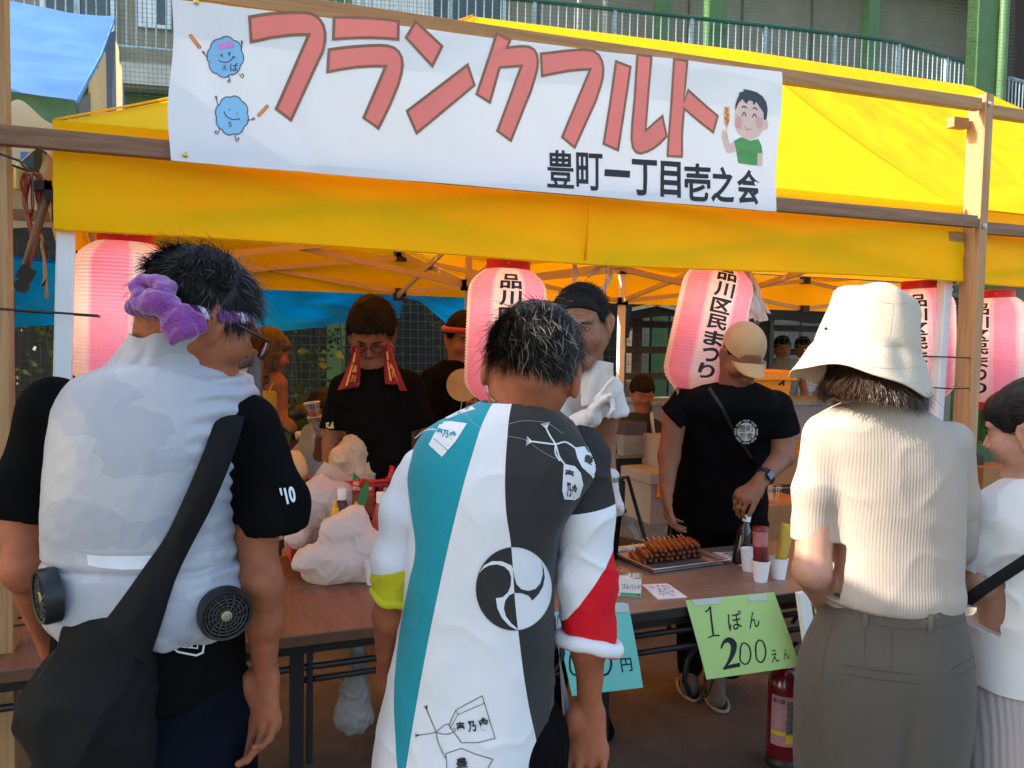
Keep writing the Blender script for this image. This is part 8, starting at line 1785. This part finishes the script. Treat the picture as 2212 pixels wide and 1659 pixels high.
haircap(V4,c4_,M4,sc_,hairm,lambda P:np.minimum(hlF(P,.07,-.03),.045-P[...,2]),.004,noise_=.001,h=.005)
w4=Cc(1652,1030,b_-.10);sw_=empty('smart_watch',c2w(w4),-PSI,label='black square wrist watch on the vendor in the tan cap',cat='watch');dw=nrm(Cc(1642,1042,b_-.12)-Cc(1692,985,b_+.02));a1=nrm(np.cross(dw,(0,1,0)));a2=np.cross(dw,a1)
MB().tube([c2w(w4+.034*(math.cos(t)*a1+math.sin(t)*a2))for t in[2*math.pi*i/24 for i in range(24)]],.009,6,closed=True,flat=.35).build('band',blk,sw_,smooth=True);bevel(MB().obox(c2w(w4+np.array([0.01,-.034,.012])),c2w(dw),c2w(a1),c2w(a2),(.019,.016,.006)).build('watch_face',mat('phone_black',(.01,.01,.012),.15),sw_),.003)
# ---- woman in the ochre top, seen from behind
b_=4.3
V5=person(570,b_,'woman with light brown bobbed hair in an ochre camisole, back turned')
M5=headM(60,18,0);c5_=Cc(582,762,b_);S_=SDF(Cc(450,700,b_)*[1,0,0]+[0,3.9,.7],Cc(680,700,b_)*[1,0,0]+[0,4.7,1.75],.009)
add_head(S_,c5_,M5,.95);S_.cone(c5_,Cc(565,820,b_),.045,.05,.03);S_.loft(ry_([(800,545,580,b_,.05),(815,518,605,b_,.07),(870,532,590,b_,.08),(1000,520,575,b_,.08)]),k=.03);S_.path([Cc(600,828,b_),Cc(606,900,b_),Cc(632,925,b_-.1)],[.048,.038,.026],.02);S_.path([Cc(520,835,b_),Cc(500,920,b_)],[.045,.035],.02);put('body',S_.mesh(),skin_d,V5)
och=mat('ochre_top',(.40,.30,.03),.8,var=.06,bump=.001,bscale=50);S_=SDF(Cc(450,700,b_)*[1,0,0]+[0,3.9,1.0],Cc(680,700,b_)*[1,0,0]+[0,4.7,1.6],.009)
S_.loft(ry_([(842,512,602,b_,.112),(880,508,600,b_,.115),(940,500,592,b_,.11),(985,492,605,b_,.12)]),k=.01,n=2.4);S_.cone(Cc(556,818,b_-.12),Cc(556,800,b_),.05,.06,.01,mode='s');put('camisole',S_.mesh(lambda V,N:.004*fbm(V,7,3)+.008*(1-np.abs(vn(V@np.array([[1,0,.8],[0,1,0],[-.6,0,1]]),9,3)))**4-.004),och,V5)
for P in([Cc(580,848,b_-.10),Cc(592,822,b_-.05),Cc(596,812,b_)],[Cc(523,840,b_-.10),Cc(530,815,b_-.03),Cc(535,808,b_)]):MB().tube([c2w(p)for p in P],.004,6).build('strap',och,V5)
sb2=empty('body_bag_strap',c2w(Cc(545,850,b_-.12)),-PSI,label='black webbing strap across the back of the woman in ochre',cat='strap');MB().tube([c2w(Cc(590,815,b_-.02)),c2w(Cc(568,822,b_-.11)),c2w(Cc(540,845,b_-.14)),c2w(Cc(508,880,b_-.13)),c2w(Cc(498,905,b_-.06))],.020,8,flat=.2,nref=tuple(Fh)).build('webbing',blk,sb2,smooth=True)
haircap(V5,c5_,M5,.95,hairb,lambda P:np.minimum((P[...,2]+.085)*.9,(.05-P[...,1]+np.clip(P[...,2]-.02,0,1)*2)*.9),.014,h=.007,extra=lambda S_:S_.loft([(c5_[2]-.09,c5_[0]-.03,b_-.02,.095,.085),(c5_[2],c5_[0],b_-.01,.09,.09)],k=.02))
r_=np.random.default_rng(71);an=r_.uniform(-math.pi*1.1,.1*math.pi,1500);Pr=np.c_[.095*np.cos(an),-.015+.108*np.sin(an),r_.uniform(-.03,.08,1500)*1];Nr=nrm_rows(np.c_[np.cos(an),np.sin(an),0*an]);strands('hair_strands',V5,hairb,c5_+Pr@M5.T*.95,Nr@M5.T,(Nr*.1+np.array([0,0,-1])+r_.normal(0,.08,Pr.shape))@M5.T,r_.uniform(.06,.12,1500),5,.4,.2,.004,72)
S_=SDF(Cc(450,700,b_)*[1,0,0]+[0,4.0,.02],Cc(680,700,b_)*[1,0,0]+[0,4.6,1.05],.014);xx=Cc(545,1000,b_)[0]
for q in(-.08,.08):S_.path([(xx+q,b_,.95),(xx+q,b_,.5),(xx+q,b_,.08)],[.11,.08,.06],.03)
put('trousers',S_.mesh(),mat('dark_brown_trousers',(.03,.02,.015),.8),V5)
bl_=empty('black_bag_small',c2w(Cc(642,890,b_-.2)),-PSI,label='small rounded black object held by the woman in ochre',cat='bag');MB().lathe([(.001,-.04),(.045,-.02),(.05,.01),(.03,.04),(.001,.045)],c2w(Cc(643,893,b_-.15)),16).build('pouch',blk,bl_,smooth=True)
# ---- long haired girl between A and the table
b_=2.25
V6=person(492,b_,'girl with long dark hair at the left table, mostly hidden by the vest man')
M6=headM(-20,30,0);c6_=Cc(480,805,b_);S_=SDF(c6_-[.22,.22,.5],c6_+[.25,.25,.2],.007);add_head(S_,c6_,headM(150,22,0),.92);S_.cone(c6_,c6_+[0,.02,-.16],.045,.05,.03);S_.loft([(c6_[2]-.5,c6_[0]-.05,b_,.09,.07),(c6_[2]-.24,c6_[0]-.05,b_,.10,.07),(c6_[2]-.16,c6_[0],b_,.06,.06)],k=.03);S_.path([c6_+[.03,0,-.25],Cc(570,1130,b_+.1),Cc(612,1190,b_+.25)],[.035,.03,.02],.02);hand(S_,Cc(605,1185,b_+.25),(.4,.5,-.3),(0,-.2,-1),(-.5,.4,0),.9,curl=(.4,.5,.4),k=.008);put('body',S_.mesh(),skin_p,V6)
face_bits(V6,Hh_(c6_,headM(150,22,0),.92),headM(150,22,0),.92,None,.3)
Mx=headM(150,22,0);haircap(V6,c6_,Mx,.92,hairb,lambda P:hlF(P,.05,-.12),.014,h=.006,noise_=.003)
S_=SDF(c6_-[.2,.2,.35],c6_+[.2,.2,.15],.006);S_.path([c6_+[.055,.02,.02],c6_+[.075,-.01,-.08],c6_+[.07,-.02,-.20]],[.05,.035,.018],.02);put('hair_lock',S_.mesh(lambda V,N:.003*fbm(V*[1,1,.2],60,2)),hairb,V6)
S_=SDF(c6_-[.25,.25,1.0],c6_+[.25,.25,-.1],.01);S_.loft([(c6_[2]-.9,c6_[0]-.05,b_,.10,.09),(c6_[2]-.25,c6_[0]-.05,b_,.11,.09),(c6_[2]-.17,c6_[0],b_,.08,.07)],k=.02);put('blouse',S_.mesh(),mat('dark_blouse',(.02,.02,.03),.8),V6)
# ---- child in pale blue with a cup
b_=4.6
V7=person(690,b_,'seated child in a pale blue tee holding clear cups, behind the glasses man')
c7_=Cc(697,890,b_);Mc=headM(150,15,0);S_=SDF(c7_-[.3,.35,.5],c7_+[.3,.25,.2],.009);add_head(S_,c7_,Mc,.92);S_.loft([(c7_[2]-.4,c7_[0]-.02,b_,.12,.09),(c7_[2]-.12,c7_[0],b_,.05,.05)],k=.03);S_.path([Cc(672,960,b_),Cc(690,985,b_-.1),Cc(690,925,b_-.22)],[.035,.03,.022],.02);hand(S_,Cc(692,925,b_-.22),(-.2,-.1,.6),(-.6,-.5,0),(0,-.3,.5),.9,curl=(.6,.6,.4),k=.01);put('body',S_.mesh(),skin_d,V7);haircap(V7,c7_,Mc,.92,hairm,lambda P:hlF(P,.05),.012,h=.008)
S_=SDF(c7_-[.35,.3,.55],c7_+[.3,.3,0],.01);S_.loft([(c7_[2]-.48,c7_[0]-.01,b_,.15,.12),(c7_[2]-.2,c7_[0]-.01,b_,.15,.10),(c7_[2]-.13,c7_[0],b_,.07,.06)],k=.02);S_.cone(Cc(672,935,b_),Cc(666,975,b_-.03),.055,.055,.02);put('tee_shirt',S_.mesh(lambda V,N:.005*fbm(V,8,3)),mat('pale_blue_tee',(.34,.42,.55),.85),V7)
for(u,v,lab)in((688,945,'lower clear cup in the hand of the seated child'),(680,915,'upper tilted clear cup of ice held by the seated child')):
 p=c2w(Cc(u,v,b_-.3));c=empty('clear_cup',p,label=lab,cat='cup');MB().lathe([(.028,0),(.042,.11)],p,22,ax=(1,0,.15),az=(-.15,0,1),cap=False).build('cup_wall',pet,c,smooth=True);MB().tube([p+np.array([-.15*.11+.042*math.cos(a),.042*math.sin(a),.11+.006*math.cos(a)])for a in[2*math.pi*k/22 for k in range(22)]],.0022,6,closed=True).build('rim',card,c,smooth=True)
 for k in range(5):q=p+rng.uniform(-.016,.016,3)+[0,0,.04];MB().obox(q,rng.normal(0,1,3),(0,.3,1),(1,0,.2),(.010,.010,.010)).build('ice_cube',pet,c)
 # ---- seated boy far right, dark jacket
b_=6.0
V8=person(1385,b_,'boy in a dark jacket seated behind the camping table')
c8_=Cc(1388,850,b_);S_=SDF(c8_-[.3,.3,.6],c8_+[.3,.3,.2],.011);add_head(S_,c8_,headM(175,20,0),.98);S_.cone(c8_,c8_-[0,0,.16],.05,.06,.03);put('body',S_.mesh(),skin_d,V8);haircap(V8,c8_,headM(175,20,0),.98,hairq,lambda P:hlF(P,.045),.014,h=.009)
S_=SDF(c8_-[.4,.4,.8],c8_+[.4,.3,0],.014);S_.loft([(c8_[2]-.7,c8_[0]-.05,b_,.20,.14),(c8_[2]-.25,c8_[0]-.03,b_,.21,.12),(c8_[2]-.14,c8_[0],b_,.09,.08)],k=.03);put('jacket',S_.mesh(lambda V,N:.008*fbm(V,6,3)),mat('dark_jacket',(.012,.014,.02),.85),V8)
MB().tube([c2w(c8_+np.array([.05,-.10,-.13])),c2w(c8_+np.array([.06,-.13,-.25])),c2w(c8_+np.array([.09,-.14,-.40]))],.02,8,flat=.4).build('pale_collar',mat('pale_blue_tee',(.34,.42,.55),.85),V8,smooth=True)
# ---- people sitting beyond the brown fence: only their middles and legs show
def sitter(u,b_,shirt,legs,lab):
 p=person(u,b_,lab,group='people beyond the brown fence');c=Cc(u,760,b_);x=c[0]
 S_=SDF((x-.35,b_-.6,.0),(x+.35,b_+.35,1.75),.014);add_head(S_,(x,b_,1.28+.3),headM(180,10,0),1.0);S_.cone((x,b_,1.5),(x,b_,1.4),.055,.06,.03);S_.loft([(.95,x,b_,.14,.09),(1.4,x,b_,.17,.09)],k=.02)
 for q in(-.1,.1):S_.path([(x+q,b_-.38,.95),(x+q,b_-.42,.6),(x+q*1.2,b_-.40,.52)],[.062,.05,.035],.02);S_.path([(x+q*2,b_,1.35),(x+q*2.2,b_-.1,1.1),(x+q*.8,b_-.25,1.0)],[.045,.038,.03],.02)
 put('body',S_.mesh(),skin,p);S_=SDF((x-.35,b_-.5,.6),(x+.35,b_+.3,1.6),.014);S_.loft([(.9,x,b_,.18,.13),(1.15,x,b_,.17,.12),(1.4,x,b_,.19,.11),(1.48,x,b_,.08,.07)],k=.02);put('shirt',S_.mesh(lambda V,N:.006*fbm(V,7,2)),shirt,p)
 S_=SDF((x-.35,b_-.6,.7),(x+.35,b_+.3,1.2),.014)
 for q in(-.1,.1):S_.path([(x+q,b_+.02,.97),(x+q,b_-.32,.98)],[.09,.075],.03)
 put('shorts',S_.mesh(),legs,p);haircap(p,np.array([x,b_,1.58]),headM(180,10,0),1.0,hairm,lambda P:hlF(P,.06),.012,h=.01)
 MB().tube([c2w(np.array([x-.2,b_+.05,.0])),c2w(np.array([x-.2,b_,.88])),c2w(np.array([x+.2,b_,.88])),c2w(np.array([x+.2,b_+.05,0]))],.015,6).build('stool_frame',steel,smooth=True,label='thin metal stool frame under the '+lab.split(',')[0],cat='stool')
 for q in(-.12,.12):S_=SDF((x+q-.08,b_-.65,.40),(x+q+.08,b_-.3,.56),.010);S_.cone((x+q,b_-.40,.46),(x+q,b_-.54,.45),.04,.035,.02);put('shoe',S_.mesh(),shg,p)
sitter(1625,8.6,mat('sitter_white',(.60,.62,.64),.8),mat('sitter_black',(.015,.015,.018),.8),'sitter in white left of the fence post, beyond the fence')
sitter(1690,8.8,mat('sitter_grey',(.20,.20,.18),.8),mat('sitter_denim',(.03,.05,.075),.8),'sitter in grey and denim right of the fence post, beyond the fence')
sitter(1735,9.2,mat('sitter_white',(.60,.62,.64),.8),mat('sitter_black',(.015,.015,.018),.8),'sitter farthest right beside the brim of the bucket hat, beyond the fence')
